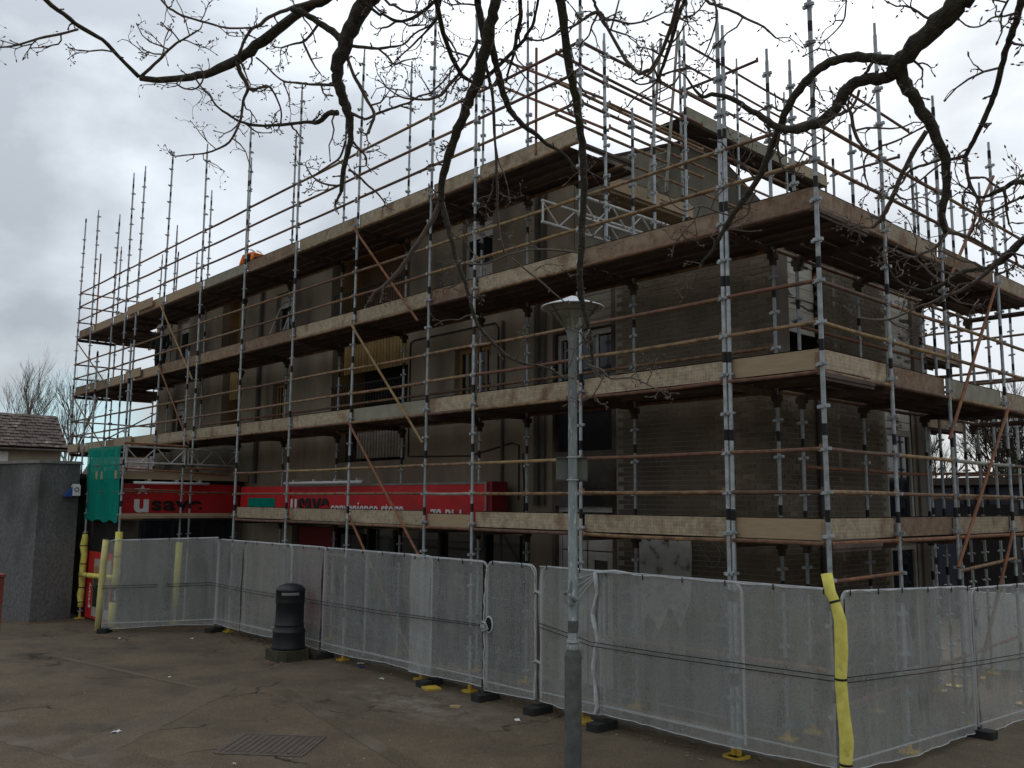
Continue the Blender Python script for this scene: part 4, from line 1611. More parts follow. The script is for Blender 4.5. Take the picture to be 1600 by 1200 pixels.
# rails running back over the low roof and along the tall gable
for (z, a, b) in ((9.25, 0, 1.25), (9.25, 1.25, 2.68), (9.75, 0, 2.68), (10.25, 0, 1.25), (10.25, 1.25, 2.68), (10.3, 2.68, 4.1), (9.3, 2.68, 4.1)):
    rail('guard_rail', (-3.87, a, z), (-3.87, b, z))
for z in (9.2, 9.75, 10.2, 11.2, 11.75, 12.2):
    for a, b in ((1.9, 4.1), (4.1, 6.0), (6.0, 8.0), (8.0, 9.8)):
        if z > 10.8 and a < 4:
            continue
        rail('guard_rail', (-4.95, a, z), (-4.95, b, z))
for z in (9.25, 9.75, 10.25):
    rail('guard_rail', (-6.34, 0, z), (-3.87, 0, z)) if False else None
    rail('guard_rail', (-4.95, 4.1, z + 1.9), (-3.2, 4.1, z + 1.9)) if z < 9.5 else None
for z in (7.2, 7.75, 9.7):
    rail('guard_rail', (-1.3, 3.66, z), (-1.3, 5.9, z))
    rail('guard_rail', (-3.3, 6.9, z), (-1.9, 6.9, z))
for z in (5.2, 5.7, 6.6, 3.2, 3.7, 7.2):
    rail('guard_rail', (-2.6, 9.2, z), (-1.35, 9.2, z))
    rail('guard_rail', (-2.6, 10.5, z), (-.2, 10.5, z))
tube('tie_tube', (-2.6, 8.3, 5.35), (3.0, 8.3, 5.4), 'toe_rust', .03)
tube('tie_tube', (-1.3, 8.25, 4.8), (3.2, 9.0, 4.85), 'toe_rust', .028)
for z in (9.25, 9.8, 10.3):
    rail('guard_rail', (-4.45, .02, z), (-4.45, 4.1, z - .03))
# inclined tubes near the top, left of the trunk-like branch
tube('tie_tube', (-6.1, .3, 10.9), (-3.9, .6, 9.5), 'orange_tube')
tube('tie_tube', (-6.1, .3, 10.4), (-3.9, .6, 9.0), 'orange_tube')
tube('handrail_post', (-4.9, .05, 8.7), (-4.9, .05, 10.55), 'orange_tube')


# aluminium lattice beams
def lattice(p0, p1, z0, z1, m='white_alu', top_m=None):
    a, b = Vector((*p0, 0)), Vector((*p1, 0))
    L_ = (b - a).length
    d = (b - a).normalized()
    e = empty('lattice_beam', (0, 0, 0), '', '')
    for k_ in ('label', 'category'):
        del e[k_]
    e.parent = scf
    e.location = -SO
    part(MB().path([a + Vector((0, 0, z1)), b + Vector((0, 0, z1))], .024, 8), 'chord', top_m or m, e)
    part(MB().path([a + Vector((0, 0, z0)), b + Vector((0, 0, z0))], .024, 8), 'chord', m, e)
    n_ = max(2, int(L_ / .34))
    mb = MB()
    for k_ in range(n_):
        t0 = L_ * k_ / n_
        t1 = L_ * (k_ + 1) / n_
        if k_ % 2:
            mb.path([a + d * t0 + Vector((0, 0, z0)), a + d * t1 + Vector((0, 0, z1))], .013, 6)
        else:
            mb.path([a + d * t0 + Vector((0, 0, z1)), a + d * t1 + Vector((0, 0, z0))], .013, 6)
    for t in (0.02, L_ - .02):
        mb.path([a + d * t + Vector((0, 0, z0)), a + d * t + Vector((0, 0, z1))], .018, 6)
    part(mb, 'lacing', m, e)
    return e


lattice((-3.92, .05), (-3.92, 3.4), 7.42, 7.76)
lattice((-4.45, -.25), (-4.45, 2.8), 7.40, 7.74)
lattice((-17.25, -1.85), (-17.25, -.35), 3.95, 4.34)
lattice((-17.25, -.3), (-17.25, 1.1), 3.95, 4.34, 'grey_tube')
tube('tie_tube', (-17.22, -1.9, 4.42), (-17.22, -.3, 4.40), 'orange_tube', .028)
tube('tie_tube', (-17.22, -.35, 3.85), (-17.22, 1.1, 3.85), 'orange_tube', .024)
tube('tie_tube', (-17.6, -1.8, 3.82), (-17.6, 1.0, 3.72), 'orange_tube', .022)
for z in (3.25, 3.30):
    tube('tie_tube', (-17.3, -1.86, z), (-17.3, -.38, z - .02), 'rusty_tube', .02)
rail('guard_rail', (-17.3, -.38, 3.24), (-17.3, 1.2, 3.24))
rail('guard_rail', (-19.74, -1.86, 3.24), (-17.3, -1.86, 3.24))
rail('guard_rail', (-19.74, -1.86, 3.9), (-17.3, -1.86, 3.9))
mb = MB().box(-17.32, -17.1, -1.9, 1.1, 2.60, 2.64)
part(mb, 'deck_board', 'deck_timber', scf)
mb = MB().box(-17.28, -17.25, -1.85, 1.1, 2.645, 2.72)
part(mb, 'toe_board', 'toe_timber', scf)
mb = MB().box(-20.0, -17.35, -1.8, -1.3, 2.55, 2.59)
part(mb, 'deck_board', 'deck_timber', scf)

# ladder beside the tall gable
lad = rooted('ladder', (-4.6, 2.9, 8.62), 'pale aluminium ladder leaning up to the highest deck', 'ladder')
pa, pb_ = Vector((-4.62, 2.85, 8.62)), Vector((-4.62, 3.3, 11.9))
side = Vector((.2, 0, 0))
for s_ in (-1, 1):
    part(MB().path([pa + side * s_, pb_ + side * s_], .03, 6), 'stile', 'grey_tube', lad)
for k in range(1, 12):
    c = pa.lerp(pb_, k / 12)
    part(MB().path([c - side, c + side], .014, 6), 'rung', 'grey_tube', lad)

# green debris net in front of the shop door
gn = MB()
nx, nz = 14, 8
for i in range(nx):
    for j in range(nz):
        def gp(i, j):
            x = -19.78 + 2.43 * i / nx
            zt = 4.38 - .02 * i / nx
            z = 2.52 + (zt - 2.52) * j / nz + (.04 * sin(i * 1.3) if j == 0 else 0)
            return (x, -1.9 + .025 * sin(i * 2.2) + .02 * sin(i * .9 + j * .7), z)
        gn.quad(gp(i, j), gp(i + 1, j), gp(i + 1, j + 1), gp(i, j + 1))
go_ = gn.build('debris_net', 'green_netting', None, True)
tag(go_, 'bright green debris net tied across the low front bay', 'debris net')
# ================================================================== the mesh fence
random.seed(21)


def fence_panel(p0, p1, za, zb, h, label, sheet=(0, 1), double=None, gate=False, group='mesh fence panels with white debris sheets', back=0.0, wires=True, so=.03):
    """panel between two ground points; za, zb = underside height at each end"""
    a, b = Vector((*p0, 0)), Vector((*p1, 0))
    d = (b - a)
    Ln = d.length
    d.normalize()
    nv = Vector((d.y, -d.x, 0))          # towards the outside
    a = a - nv * back
    root = rooted('mesh_fence' if not gate else 'site_gate', tuple(a), label, 'fence' if not gate else 'gate', None if gate else group)

    def q(t, v, o=0.0):
        """t along (m), v up (0..h)"""
        zbse = za + (zb - za) * t / Ln
        p = a + d * t + nv * o
        return Vector((p.x, p.y, zbse + v))
    rr = .13
    pts = []
    for cx, cz, t0 in ((Ln - rr, h - rr, 0), (rr, h - rr, pi / 2)):
        for k in range(5):
            th = t0 + k * pi / 8
            pts.append(q(cx + rr * cos(th), cz + rr * sin(th)))
    pts = [q(Ln, 0)] + pts + [q(0, 0)]
    f = MB().path(pts, .0195, 6)
    f.path([q(0, .08), q(Ln, .08)], .013, 6)
    part(f, 'frame', 'fence_steel', root)
    if wires:
        w = MB()
        x = .04
        while x < Ln - .02:
            w.path([q(x, .08), q(x, h - .02)], .0026, 3, caps=False)
            x += .042
        for k in range(1, 7):
            w.path([q(0, h * k / 7, .006), q(Ln, h * k / 7, .006)], .0026, 3, caps=False)
        o = part(w, 'wire_mesh', 'fence_wire', root)
        o['kind'] = 'stuff'

    def cloth(t0, t1, mname, o0, seed, rounded=False, nm='debris_sheet'):
        rn = random.Random(seed)
        ph = [rn.uniform(0, 6) for _ in range(6)]
        n_, m__ = max(8, int((t1 - t0) / .07)), 22
        c = MB()
        folds = [(rn.uniform(t0, t1), rn.uniform(-.35, .35), rn.uniform(-.02, .026)) for _ in range(int(2 + (t1 - t0) * 3))]

        def wob(t, v):
            e = v / h
            fold = 0
            for (ft0, fk, fa) in folds:
                dd_ = abs(t - ft0 - fk * v)
                if dd_ < .12:
                    fold += fa * (1 - dd_ / .12)
            return fold + .022 * sin(t * 3.1 + ph[0] + e * 2) * (.3 + e * (1 - e) * 3) + .010 * sin(t * 9.3 + ph[1] + e * 3) + .006 * sin(t * 23 + ph[2] + e * 1.5) + .008 * sin(e * 11 + ph[3] + t * 1.2)
        V = []
        for i in range(n_ + 1):
            for j in range(m__ + 1):
                t = t0 + (t1 - t0) * i / n_
                v = h * j / m__
                sag = (.02 * sin(t * 2.2 + ph[4]) - .012) if j == 0 else 0
                if rounded:
                    for ex in (t0, t1):
                        dt_ = abs(t - ex)
                        if v > h - rr and dt_ < rr:
                            v = min(v, h - rr + math.sqrt(max(0, rr * rr - (rr - dt_) ** 2)))
                V.append(q(t, v + sag - (.02 if j == 0 else 0), o0 + wob(t, v)))
        c.v = [tuple(p) for p in V]
        for i in range(n_):
            for j in range(m__):
                k = i * (m__ + 1) + j
                c.f.append((k, k + m__ + 1, k + m__ + 2, k + 1))
                c.m.append(0)
        so = part(c, nm, mname, root, True)
        # hems: the doubled edge of the sheet, bunched at the ties
        hm = MB()
        top = [V[i * (m__ + 1) + m__] + Vector((0, 0, .006 + .006 * sin(i * .83 + ph[5]))) for i in range(n_ + 1)]
        bot = [V[i * (m__ + 1)] for i in range(n_ + 1)]
        hm.path(top, [.006 + .005 * abs(sin(i * .9 + ph[2])) for i in range(len(top))], 5)
        part(MB().path(bot, .006, 5), 'hem', 'hem_white', root)
        if rounded or gate:
            for col_ in (0, n_):
                e = [V[col_ * (m__ + 1) + j] + nv * .006 + d * (.012 * sin(j * 1.9 + ph[1])) for j in range(m__ + 1)]
                part(MB().path(e, [.008 + .007 * abs(sin(j * 1.3)) for j in range(len(e))], 5), 'hem', 'hem_white', root)
        part(hm, 'hem', 'hem_white', root)
        for i in range(2, n_, 9):
            p_ = top[i]
            part(MB().obox(p_ - Vector((0, 0, .018)) + nv * .012, d * .006, nv * .005, Vector((0, 0, .032))), 'cable_tie', 'cable_black', root)
    cloth(sheet[0] * Ln, sheet[1] * Ln, 'white_netting', so, sum(map(ord, label)) % 1000, rounded=gate or label.startswith('mesh fence panel hung'))
    if double:
        cloth(double[0] * Ln, double[1] * Ln, 'white_netting', .055, 77, nm='second_sheet')
    return root, q


FY = -.2
fence_panel((-16.9, -2.25), (-15.38, -.22), .12, .2, 1.97, 'mesh fence panel turned towards the shop door at the left end')
fence_panel((-15.36, FY), (-11.9, FY), .22, .22, 1.91, 'mesh fence panel next to the inner corner, left of the litter bin', sheet=(0, .37))
fence_panel((-14.07, FY), (-10.62, FY), .22, .22, 1.91, 'mesh fence panel directly behind the black litter bin', back=.05, so=.09)
fence_panel((-10.6, FY), (-7.13, FY), .22, .22, 1.91, 'mesh fence panel between the litter bin and the doubled sheet')
fence_panel((-9.2, FY), (-5.76, FY), .22, .22, 1.89, 'mesh fence panel with a doubled sheet, just left of the gate', sheet=(.44, 1), back=.05, so=.10)
gate_r, gq = fence_panel((-5.70, FY), (-4.60, FY), .2, .2, 1.92, 'narrow white sheeted gate panel with a round lock hole', gate=True)
fence_panel((-4.48, FY), (-1.04, FY), .23, .23, 1.88, 'mesh fence panel behind the lamp post, right of the gate', sheet=(0, .345))
seam_fence, _q = fence_panel((-3.3, FY), (.13, FY), .23, .24, 1.87, 'mesh fence panel running from the lamp post to the yellow corner', back=.05, so=.10)
fence_panel((.22, -.18), (.24, 3.3), .22, .08, 1.88, 'mesh fence panel just right of the yellow foam corner', back=0)
fence_panel((.25, 3.36), (.42, 6.85), .07, .02, 1.86, 'mesh fence panel cut off by the right edge of the picture')
# bunched seam of the sheet right of the lamp post
sm = MB()
rn = random.Random(5)
pts = [(-3.36 + .03 * sin(k * .8) + .015 * rn.uniform(-1, 1), FY - .06 - .02 * abs(sin(k)), 2.1 - k * .095) for k in range(21)]
sm.path(pts, [.014 + .02 * abs(sin(k * .55 + 1)) for k in range(21)], 6)
sm.path([(-3.36, FY - .06, 2.1), (-3.0, FY - .06, 2.13), (-2.7, FY - .05, 2.12)], [.02, .025, .01], 6)
for k in range(4):
    sm.path([(-3.36, FY - .05, 2.09 - k * .02), (-3.75, FY - .055, 1.98 - k * .11), (-4.0, FY - .05, 1.93 - k * .16)], [.008, .005, .002], 4)
part(sm, 'bunched_seam', 'hem_white', seam_fence)
# gate lock and hinges
lk = gate_r
part(MB().path([(-5.6 + .085 * cos(t), FY - .05, 1.16 + .12 * sin(t)) for t in [i * pi / 8 for i in range(16)]], .015, 5, closed=True), 'ring', 'hem_white', lk)
mb = MB()
mb.poly([(-5.6 + .08 * cos(t), FY - .056, 1.16 + .115 * sin(t)) for t in [i * pi / 8 for i in range(16)]])
mb.poly([(-5.6 + .08 * cos(t), FY - .045, 1.16 + .115 * sin(t)) for t in [-i * pi / 8 for i in range(16)]])
part(mb, 'hole_plate', 'black_void', lk)
mb = MB()
mb.obox((-5.68, FY - .09, 1.13), (.05, 0, 0), (0, .02, 0), (0, 0, .03))
mb.path([(-5.75, FY - .08, 1.12), (-5.7, FY - .1, 1.2), (-5.62, FY - .1, 1.18), (-5.58, FY - .09, 1.1), (-5.7, FY - .1, 1.06)], .016, 6)
part(mb, 'padlock', 'fence_steel', lk)
for z in (.72, 1.72):
    hp = MB().path([(-4.62, FY - .02, z), (-4.55, FY - .05, z + .03), (-4.47, FY - .02, z)], .022, 6)
    part(hp, 'hinge', 'fence_steel', gate_r)

# black rubber feet under the panel joints
FEET = [(-15.3, -.25, .3, 'black rubber block at the inner corner, farthest from the camera'), (-10.6, -.2, 0, 'black rubber block right of the litter bin'), (-7.15, -.2, 0, 'black rubber block left of the gate, by the doubled sheet'),
        (-5.72, -.2, 0, 'black rubber block under the hinge-less side of the gate'), (-4.55, -.2, 0, 'black rubber block in the gap right of the gate'), (-3.3, -.2, 0, 'black rubber block right of the lamp post'),
        (.17, -.2, .75, 'black rubber block under the yellow foam corner'), (.25, 3.33, pi / 2, 'black rubber block on the right hand fence run'), (-16.85, -2.2, .9, 'black rubber block at the left end by the yellow foam')]
ft = MB()
ft.prism([(-.09, -.22), (.09, -.22), (.11, -.19), (.11, .19), (.09, .22), (-.09, .22), (-.11, .19), (-.11, -.19)], 0, .10)
ft.path([(0, 0, .10), (0, 0, .125)], .035, 8)
ft_me = ft.mesh('fence_foot', 'rubber')
for (x, y, r_, lab) in FEET:
    o = link('rubber_block', ft_me, None, (x, y, .032 if -17 < x < -1 and y > .1 else .001), (0, 0, r_))
    tag(o, lab, 'rubber block', 'rubber blocks holding the mesh fence')

# two black cables along the fence
for k, dz in enumerate((0, -.055)):
    pts = [(-16.85, -2.33, 1.06 + dz), (-16.1, -1.3, 1.09 + dz), (-15.45, -.33, 1.13 + dz), (-13.5, -.29, 1.09 + dz), (-11.3, -.29, 1.1 + dz), (-8.5, -.29, 1.11 + dz), (-5.75, -.3, 1.15 + dz * .4)]
    pts2 = [(-4.45, -.28, 1.3 + dz), (-3.9, -.3, 1.23 + dz), (-3.4, -.33, 1.16 + dz), (-2.2, -.3, 1.16 + dz), (-1, -.29, 1.18 + dz), (.1, -.29, 1.2 + dz), (.3, -.22, 1.2 + dz), (.34, 1.5, 1.1 + dz), (.37, 3.4, 1.0 + dz), (.52, 6.9, .88 + dz)]
    for pp, side in ((pts, 'left'), (pts2, 'right')):
        o = MB().path(pp, .0058, 5).build('black_cable', 'cable_black')
        tag(o, ('upper' if k == 0 else 'lower') + ' black cable along the fence ' + ('left of the gate' if side == 'left' else 'right of the gate'), 'cable', 'black cables strung along the fence')

# yellow foam sleeves


def foam(name, pts, r, label, m='foam_yellow', ties=(), n=12):
    P = [Vector(p) for p in pts]
    root = rooted(name, tuple(P[0]), label, 'foam sleeve', 'yellow foam sleeves on poles')
    part(MB().path(P, r, n), 'sleeve', m, root, True)
    for k in ties:
        rk = r[k] if isinstance(r, (list, tuple)) else r
        dd = (P[min(k + 1, len(P) - 1)] - P[max(k - 1, 0)]).normalized()
        part(MB().path([P[k] - dd * .012, P[k] + dd * .012], rk + .005, n), 'cable_tie', 'cable_black', root)
    return root


foam('foam_sleeve', [(.25, -.28, .02), (.25, -.28, .3), (.27, -.28, .55), (.24, -.28, .9), (.23, -.28, 1.18), (.25, -.28, 1.5), (.25, -.28, 1.8), (.2, -.29, 2.0), (.15, -.29, 2.1), (.12, -.3, 2.3)],
     [.062, .066, .075, .066, .063, .072, .068, .056, .06, .064], 'long yellow foam sleeve strapped to the fence corner', ties=(1, 4, 7))
foam('foam_sleeve', [(-19.74, -1.86, .3), (-19.74, -1.86, .42), (-19.78, -1.86, .6), (-19.72, -1.86, .8), (-19.75, -1.86, 1.1), (-19.74, -1.86, 1.4), (-19.70, -1.86, 1.62), (-19.79, -1.86, 1.85), (-19.73, -1.86, 2.05), (-19.74, -1.86, 2.15)],
     [.07, .065, .09, .075, .08, .085, .075, .10, .08, .065], 'yellow foam sleeve on the pole beside the dark grey wall', ties=(1, 3, 5, 7))
foam('foam_sleeve', [(-19.65, -1.93, 1.13), (-19.0, -1.95, 1.15), (-18.0, -1.95, 1.18), (-17.3, -1.95, 1.2)], .06, 'horizontal yellow foam bar across the poster board', ties=(1,))
foam('foam_sleeve', [(-17.3, -1.88, 1.0), (-17.3, -1.86, 1.3), (-17.3, -1.86, 1.7), (-17.28, -1.86, 2.28)], .085, 'yellow foam sleeve on the pole behind the left fence end, upper piece', ties=(2,))
foam('foam_sleeve', [(-17.32, -1.9, .05), (-17.3, -1.9, .3), (-17.3, -1.9, .62)], .08, 'short yellow foam sleeve at the foot of the left fence end')
foam('foam_sleeve', [(-16.95, -2.33, .05), (-16.93, -2.32, .8), (-16.91, -2.31, 1.6), (-16.88, -2.29, 2.14)], .07, 'pale yellow foam sleeve along the free edge of the left fence', 'foam_pale', ties=(3,))
foam('foam_sleeve', [(-17.3, -.38, .4), (-17.3, -.38, 1.2), (-17.27, -.38, 2.0)], .085, 'yellow foam sleeve on the middle pole behind the left fence sheet')

# ================================================================== litter bin
bx, by = -10.98, -.72
lb = rooted('litter_bin', (bx, by, 0), 'black domed litter bin on a mossy square plinth by the fence', 'litter bin')
a = .36
part(MB().prism([(bx - a + .12, by - a), (bx + a - .12, by - a), (bx + a, by - a + .12), (bx + a, by + a - .12), (bx + a - .12, by + a), (bx - a + .12, by + a), (bx - a, by + a - .12), (bx - a, by - a + .12)], 0, .2), 'plinth', 'plinth', lb)
part(MB().lathe((bx, by, 0), [(0, .2), (0.324, .2), (0.324, .24), (0.315, .27), (0.305, .5), (0.315, .52), (0.315, .545), (0.296, .56), (0.282, .62), (0.282, .66), (0.291, .665)], 28), 'base', 'bin_black', lb, True)
part(MB().lathe((bx, by, 0), [(0.287, .66), (0.274, .68), (0.270, 1.07), (0.282, 1.08), (0.282, 1.1)], 28), 'body', 'bin_black', lb, True)
hd = MB().lathe((bx, by, 0), [(0.280, 1.1), (0.280, 1.30), (0.288, 1.305), (0.288, 1.325), (0.273, 1.35), (0.226, 1.395), (0.141, 1.43), (0.047, 1.445), (0, 1.447)], 28)
part(hd, 'hood', 'bin_black', lb, True)
dv = Vector((CAM.x - bx, CAM.y - by, 0)).normalized()
dr = Vector((-dv.y, dv.x, 0))
for nm, m_, z0, z1, half, ro in (('slot', 'black_void', 1.16, 1.24, .62, .2835), ('label_strip', 'bin_label', 1.235, 1.285, .62, .285)):
    mb = MB()
    N = 8
    for i in range(N):
        t0, t1 = -half + 2 * half * i / N, -half + 2 * half * (i + 1) / N
        pa_ = Vector((bx, by, 0)) + (dv * cos(t0) + dr * sin(t0)) * ro
        pb2 = Vector((bx, by, 0)) + (dv * cos(t1) + dr * sin(t1)) * ro
        mb.quad((pa_.x, pa_.y, z0), (pb2.x, pb2.y, z0), (pb2.x, pb2.y, z1), (pa_.x, pa_.y, z1))
    part(mb, nm, m_, lb)

# ================================================================== lamp post
lx, ly = -2.23, -1.9
lp = rooted('lamp_post', (lx, ly, 0), 'grey steel lamp post with a wide disc lantern in front of the fence', 'lamp post')
part(MB().lathe((lx, ly, 0), [(.10, -.02), (.10, 1.28), (.094, 1.31), (.076, 1.34), (.076, 1.36)], 20), 'base', 'lamp_base', lp, True)
part(MB().lathe((lx, ly, 0), [(.076, 1.36), (.073, 1.42), (.058, 1.425), (.053, 5.0), (.06, 5.01), (.063, 5.08), (.076, 5.11), (.085, 5.14)], 20), 'column', 'lamp_column', lp, True)
part(MB().lathe((lx, ly, 0), [(.074, 1.44), (.074, 1.465), (.0, 1.466)], 16), 'collar', 'white_alu', lp)
part(MB().lathe((lx, ly, 0), [(.058, 1.55), (.0605, 1.56), (.0605, 1.68), (.058, 1.69)], 20), 'tape_band', 'lamp_base', lp)
jb = MB()
jb.obox((lx + .02, ly - .085, 1.93), (.045, 0, 0), (0, .03, 0), (0, 0, .05))
jb.path([(lx - .06, ly - .07, 1.99), (lx, ly - .1, 2.03), (lx + .06, ly - .08, 1.96), (lx + .08, ly - .02, 1.92)], .022, 6)
jb.path([(lx + .03, ly - .08, 2.0), (lx + .045, ly - .08, 2.15)], .016, 6)
part(jb, 'clamp', 'lamp_column', lp)
# lantern
part(MB().lathe((lx, ly, 0), [(.085, 5.14), (.10, 5.16), (.2, 5.29), (.32, 5.425)], 28), 'bowl', 'lamp_bowl', lp, True)
part(MB().lathe((lx, ly, 0), [(.375, 5.418), (.39, 5.420), (.386, 5.43), (.31, 5.458), (.2, 5.495), (.1, 5.54), (.035, 5.568), (0, 5.572)], 36), 'canopy', 'lamp_canopy', lp, True)
part(MB().lathe((lx, ly, 0), [(.374, 5.419), (.3, 5.445), (.12, 5.46), (0, 5.46)], 28), 'reflector', 'glass_bowl', lp, True)
part(MB().path([(lx, ly, 5.15), (lx, ly, 5.47)], .018, 8), 'lamp_tube', 'white_frame', lp)
rg = MB().path([(lx + .26 * cos(t), ly + .26 * sin(t), 5.36) for t in [i * pi / 12 for i in range(24)]], .008, 5, closed=True)
part(rg, 'ring', 'pipe_grey', lp)
for k in range(3):
    th = k * 2 * pi / 3 + .4
    part(MB().path([(lx + .08 * cos(th), ly + .08 * sin(th), 5.14), (lx + .33 * cos(th), ly + .33 * sin(th), 5.43)], .008, 5), 'strut', 'pipe_grey', lp)
pl = rooted('sign_plate', (lx, ly + .1, 3.3), 'back of a small olive sign plate clamped to the lamp post', 'sign')
pd = Vector((.74, .67, 0))
pn = Vector((-.67, .74, 0))
c0 = Vector((lx - .02, ly, 3.45)) + pn * .085
part(MB().obox(c0, pd * .19, pn * .004, Vector((0, 0, .145))), 'plate', 'plate_back', pl)
for dz in (-.125, .145):
    part(MB().obox(c0 + Vector((0, 0, dz)) - pn * .02, pd * .19, pn * .012, Vector((0, 0, .008))), 'rail', 'pipe_grey', pl)
    part(MB().path([(lx + .068 * cos(t), ly + .068 * sin(t), 3.45 + dz) for t in [i * pi / 8 for i in range(16)]], .008, 5, closed=True), 'strap', 'white_alu', pl)

# ================================================================== workers on the decks


def skin_body(name, joints, bones, parent, mname, sub=1):
    me = bpy.data.meshes.new(name)
    me.from_pydata([j[0] for j in joints], bones, [])
    me.materials.append(MATS[mname])
    o = link(name, me, parent)
    sk = o.modifiers.new('skin', 'SKIN')
    for i, j in enumerate(joints):
        r = j[1]
        me.skin_vertices[0].data[i].radius = (r, r)
    me.skin_vertices[0].data[0].use_root = True
    sb = o.modifiers.new('smooth', 'SUBSURF')
    sb.levels = sub
    sb.render_levels = sub
    return o


def person(loc, rz, pose, label, vest):
    root = empty('person', loc, label, 'person')
    root.rotation_euler = (0, 0, rz)
    if pose == 'bent':
        hip, chest, neck, head = (0, 0, .62), (.40, 0, .80), (.56, 0, .74), (.68, 0, .66)
        sh_l, sh_r = (.46, .19, .76), (.46, -.19, .76)
        el_l, el_r = (.55, .25, .5), (.57, -.25, .5)
        ha_l, ha_r = (.68, .18, .28), (.70, -.15, .28)
        kn_l, kn_r = (.22, .14, .3), (.14, -.14, .1)
        an_l, an_r = (.04, .14, .08), (-.26, -.14, .08)
    else:
        hip, chest, neck, head = (0, 0, .93), (.02, 0, 1.3), (.03, 0, 1.47), (.05, 0, 1.6)
        sh_l, sh_r = (.02, .2, 1.4), (.02, -.2, 1.4)
        el_l, el_r = (.05, .26, 1.12), (.05, -.26, 1.12)
        ha_l, ha_r = (.22, .22, .95), (.24, -.2, .98)
        kn_l, kn_r = (.04, .1, .5), (.0, -.1, .5)
        an_l, an_r = (0, .11, .08), (-.03, -.11, .08)
    J = [(hip, .15), (chest, .16), (neck, .065), (sh_l, .075), (sh_r, .075), (el_l, .05), (el_r, .05), (ha_l, .04), (ha_r, .04),
         ((hip[0], .1, hip[2] - .06), .1), ((hip[0], -.1, hip[2] - .06), .1), (kn_l, .065), (kn_r, .065), (an_l, .05), (an_r, .05),
         ((an_l[0] + .17, an_l[1], .04), .045), ((an_r[0] + .17, an_r[1], .04), .045)]
    Bn = [(0, 1), (1, 2), (1, 3), (1, 4), (3, 5), (4, 6), (5, 7), (6, 8), (0, 9), (0, 10), (9, 11), (10, 12), (11, 13), (12, 14), (13, 15), (14, 16)]
    skin_body('body', J, Bn, root, 'clothes_dark', 2)
    if vest:
        mid = tuple((hip[i] + chest[i]) / 2 for i in range(3))
        skin_body('jacket', [(mid, .17), (chest, .185), (tuple(chest[i] + (neck[i] - chest[i]) * .6 for i in range(3)), .11), (sh_l, .095), (sh_r, .095), (el_l, .068), (el_r, .068), (tuple(hip[i] * .75 + mid[i] * .25 for i in range(3)), .17)],
                  [(0, 1), (1, 2), (1, 3), (1, 4), (3, 5), (4, 6), (0, 7)], root, 'hivis', 2)
        for s_ in (-1, 1):
            off = Vector((0, .09 * s_, 0))
            dirv = (Vector(chest) - Vector(hip)).normalized()
            up_ = Vector((-dirv.z, 0, dirv.x))
            band = [Vector(hip).lerp(Vector(chest), t) + off + up_ * (.185 if .2 < t < 1.1 else .15) for t in (.2, .5, .8, 1.05)]
            b_ = MB().path(band, .022, 6)
            b_.build('reflective_band', 'reflective', root)
    hb = MB().lathe((head[0], head[1], head[2] - .02), [(.0, -.11), (.055, -.1), (.08, -.05), (.095, .02), (.09, .07), (.06, .115), (0, .13)], 12)
    hb.obox((head[0] + .1, head[1], head[2] - .02), (.02, 0, 0), (0, .012, 0), (0, 0, .025))
    ho = hb.build('head', 'skin', root, True)
    for nm, mt_, xx, yy, zz, sx in (('eye', 'black_void', .088, .035, .01, .008), ('eye', 'black_void', .088, -.035, .01, .008), ('mouth', 'sign_red_dark', .09, 0, -.065, .006)):
        MB().obox((head[0] + xx, head[1] + yy, head[2] + zz), (.008, 0, 0), (0, .014, 0), (0, 0, sx)).build(nm, mt_, ho)
    he = MB().lathe((head[0], head[1], head[2]), [(.14, .02), (.142, .035), (.112, .04), (.108, .1), (.07, .15), (0, .165)], 16)
    he.obox((head[0] + .13, head[1], head[2] + .025), (.05, 0, 0), (0, .08, 0), (0, 0, .006))
    he.build('helmet', 'clothes_dark' if vest else 'helmet_white', root, True)
    # hands: palm with five fingers
    for (hx, hy, hz) in (ha_l, ha_r):
        hm = MB().obox((hx + .03, hy, hz - .03), (.04, 0, -.02), (0, .038, 0), (.008, 0, .014))
        for k in range(4):
            yy = hy - .03 + .02 * k
            ln = (.05, .062, .066, .055)[k]
            hm.path([(hx + .065, yy, hz - .045), (hx + .065 + ln * .6, yy, hz - .065), (hx + .06 + ln * .8, yy, hz - .09)], [.009, .008, .007], 5)
        hm.path([(hx + .02, hy - .035, hz - .02), (hx + .05, hy - .06, hz - .035), (hx + .07, hy - .055, hz - .05)], [.01, .009, .008], 5)
        hm.build('hand', 'skin', root)
    return root


person((-16.0, .8, 8.62), pi, 'bent', 'worker in an orange high visibility jacket bending over on the top deck', True)
person((-22.2, .75, 6.66), -.8, 'stand', 'worker in dark clothes and a white helmet under the top deck', False)
# ================================================================== background
random.seed(31)
# tiled house on the left
E0 = Vector((-42.8, 4.35, 5.6))
hu = Vector((-.06, -.998, 0)).normalized()
hn = Vector((-.998, .06, 0)).normalized()
hs = rooted('tiled_house', (E0.x, E0.y, 0), 'pale harled house with a brown tiled roof beyond the dark grey wall', 'house')


def hp_(u, n_, z):
    return E0 + hu * u + hn * n_ + Vector((0, 0, z - E0.z))


def hbox(mb, u0, u1, n0, n1, z0, z1):
    c = hp_((u0 + u1) / 2, (n0 + n1) / 2, (z0 + z1) / 2)
    return mb.obox(c, hu * (u1 - u0) / 2, hn * (n1 - n0) / 2, Vector((0, 0, (z1 - z0) / 2)))


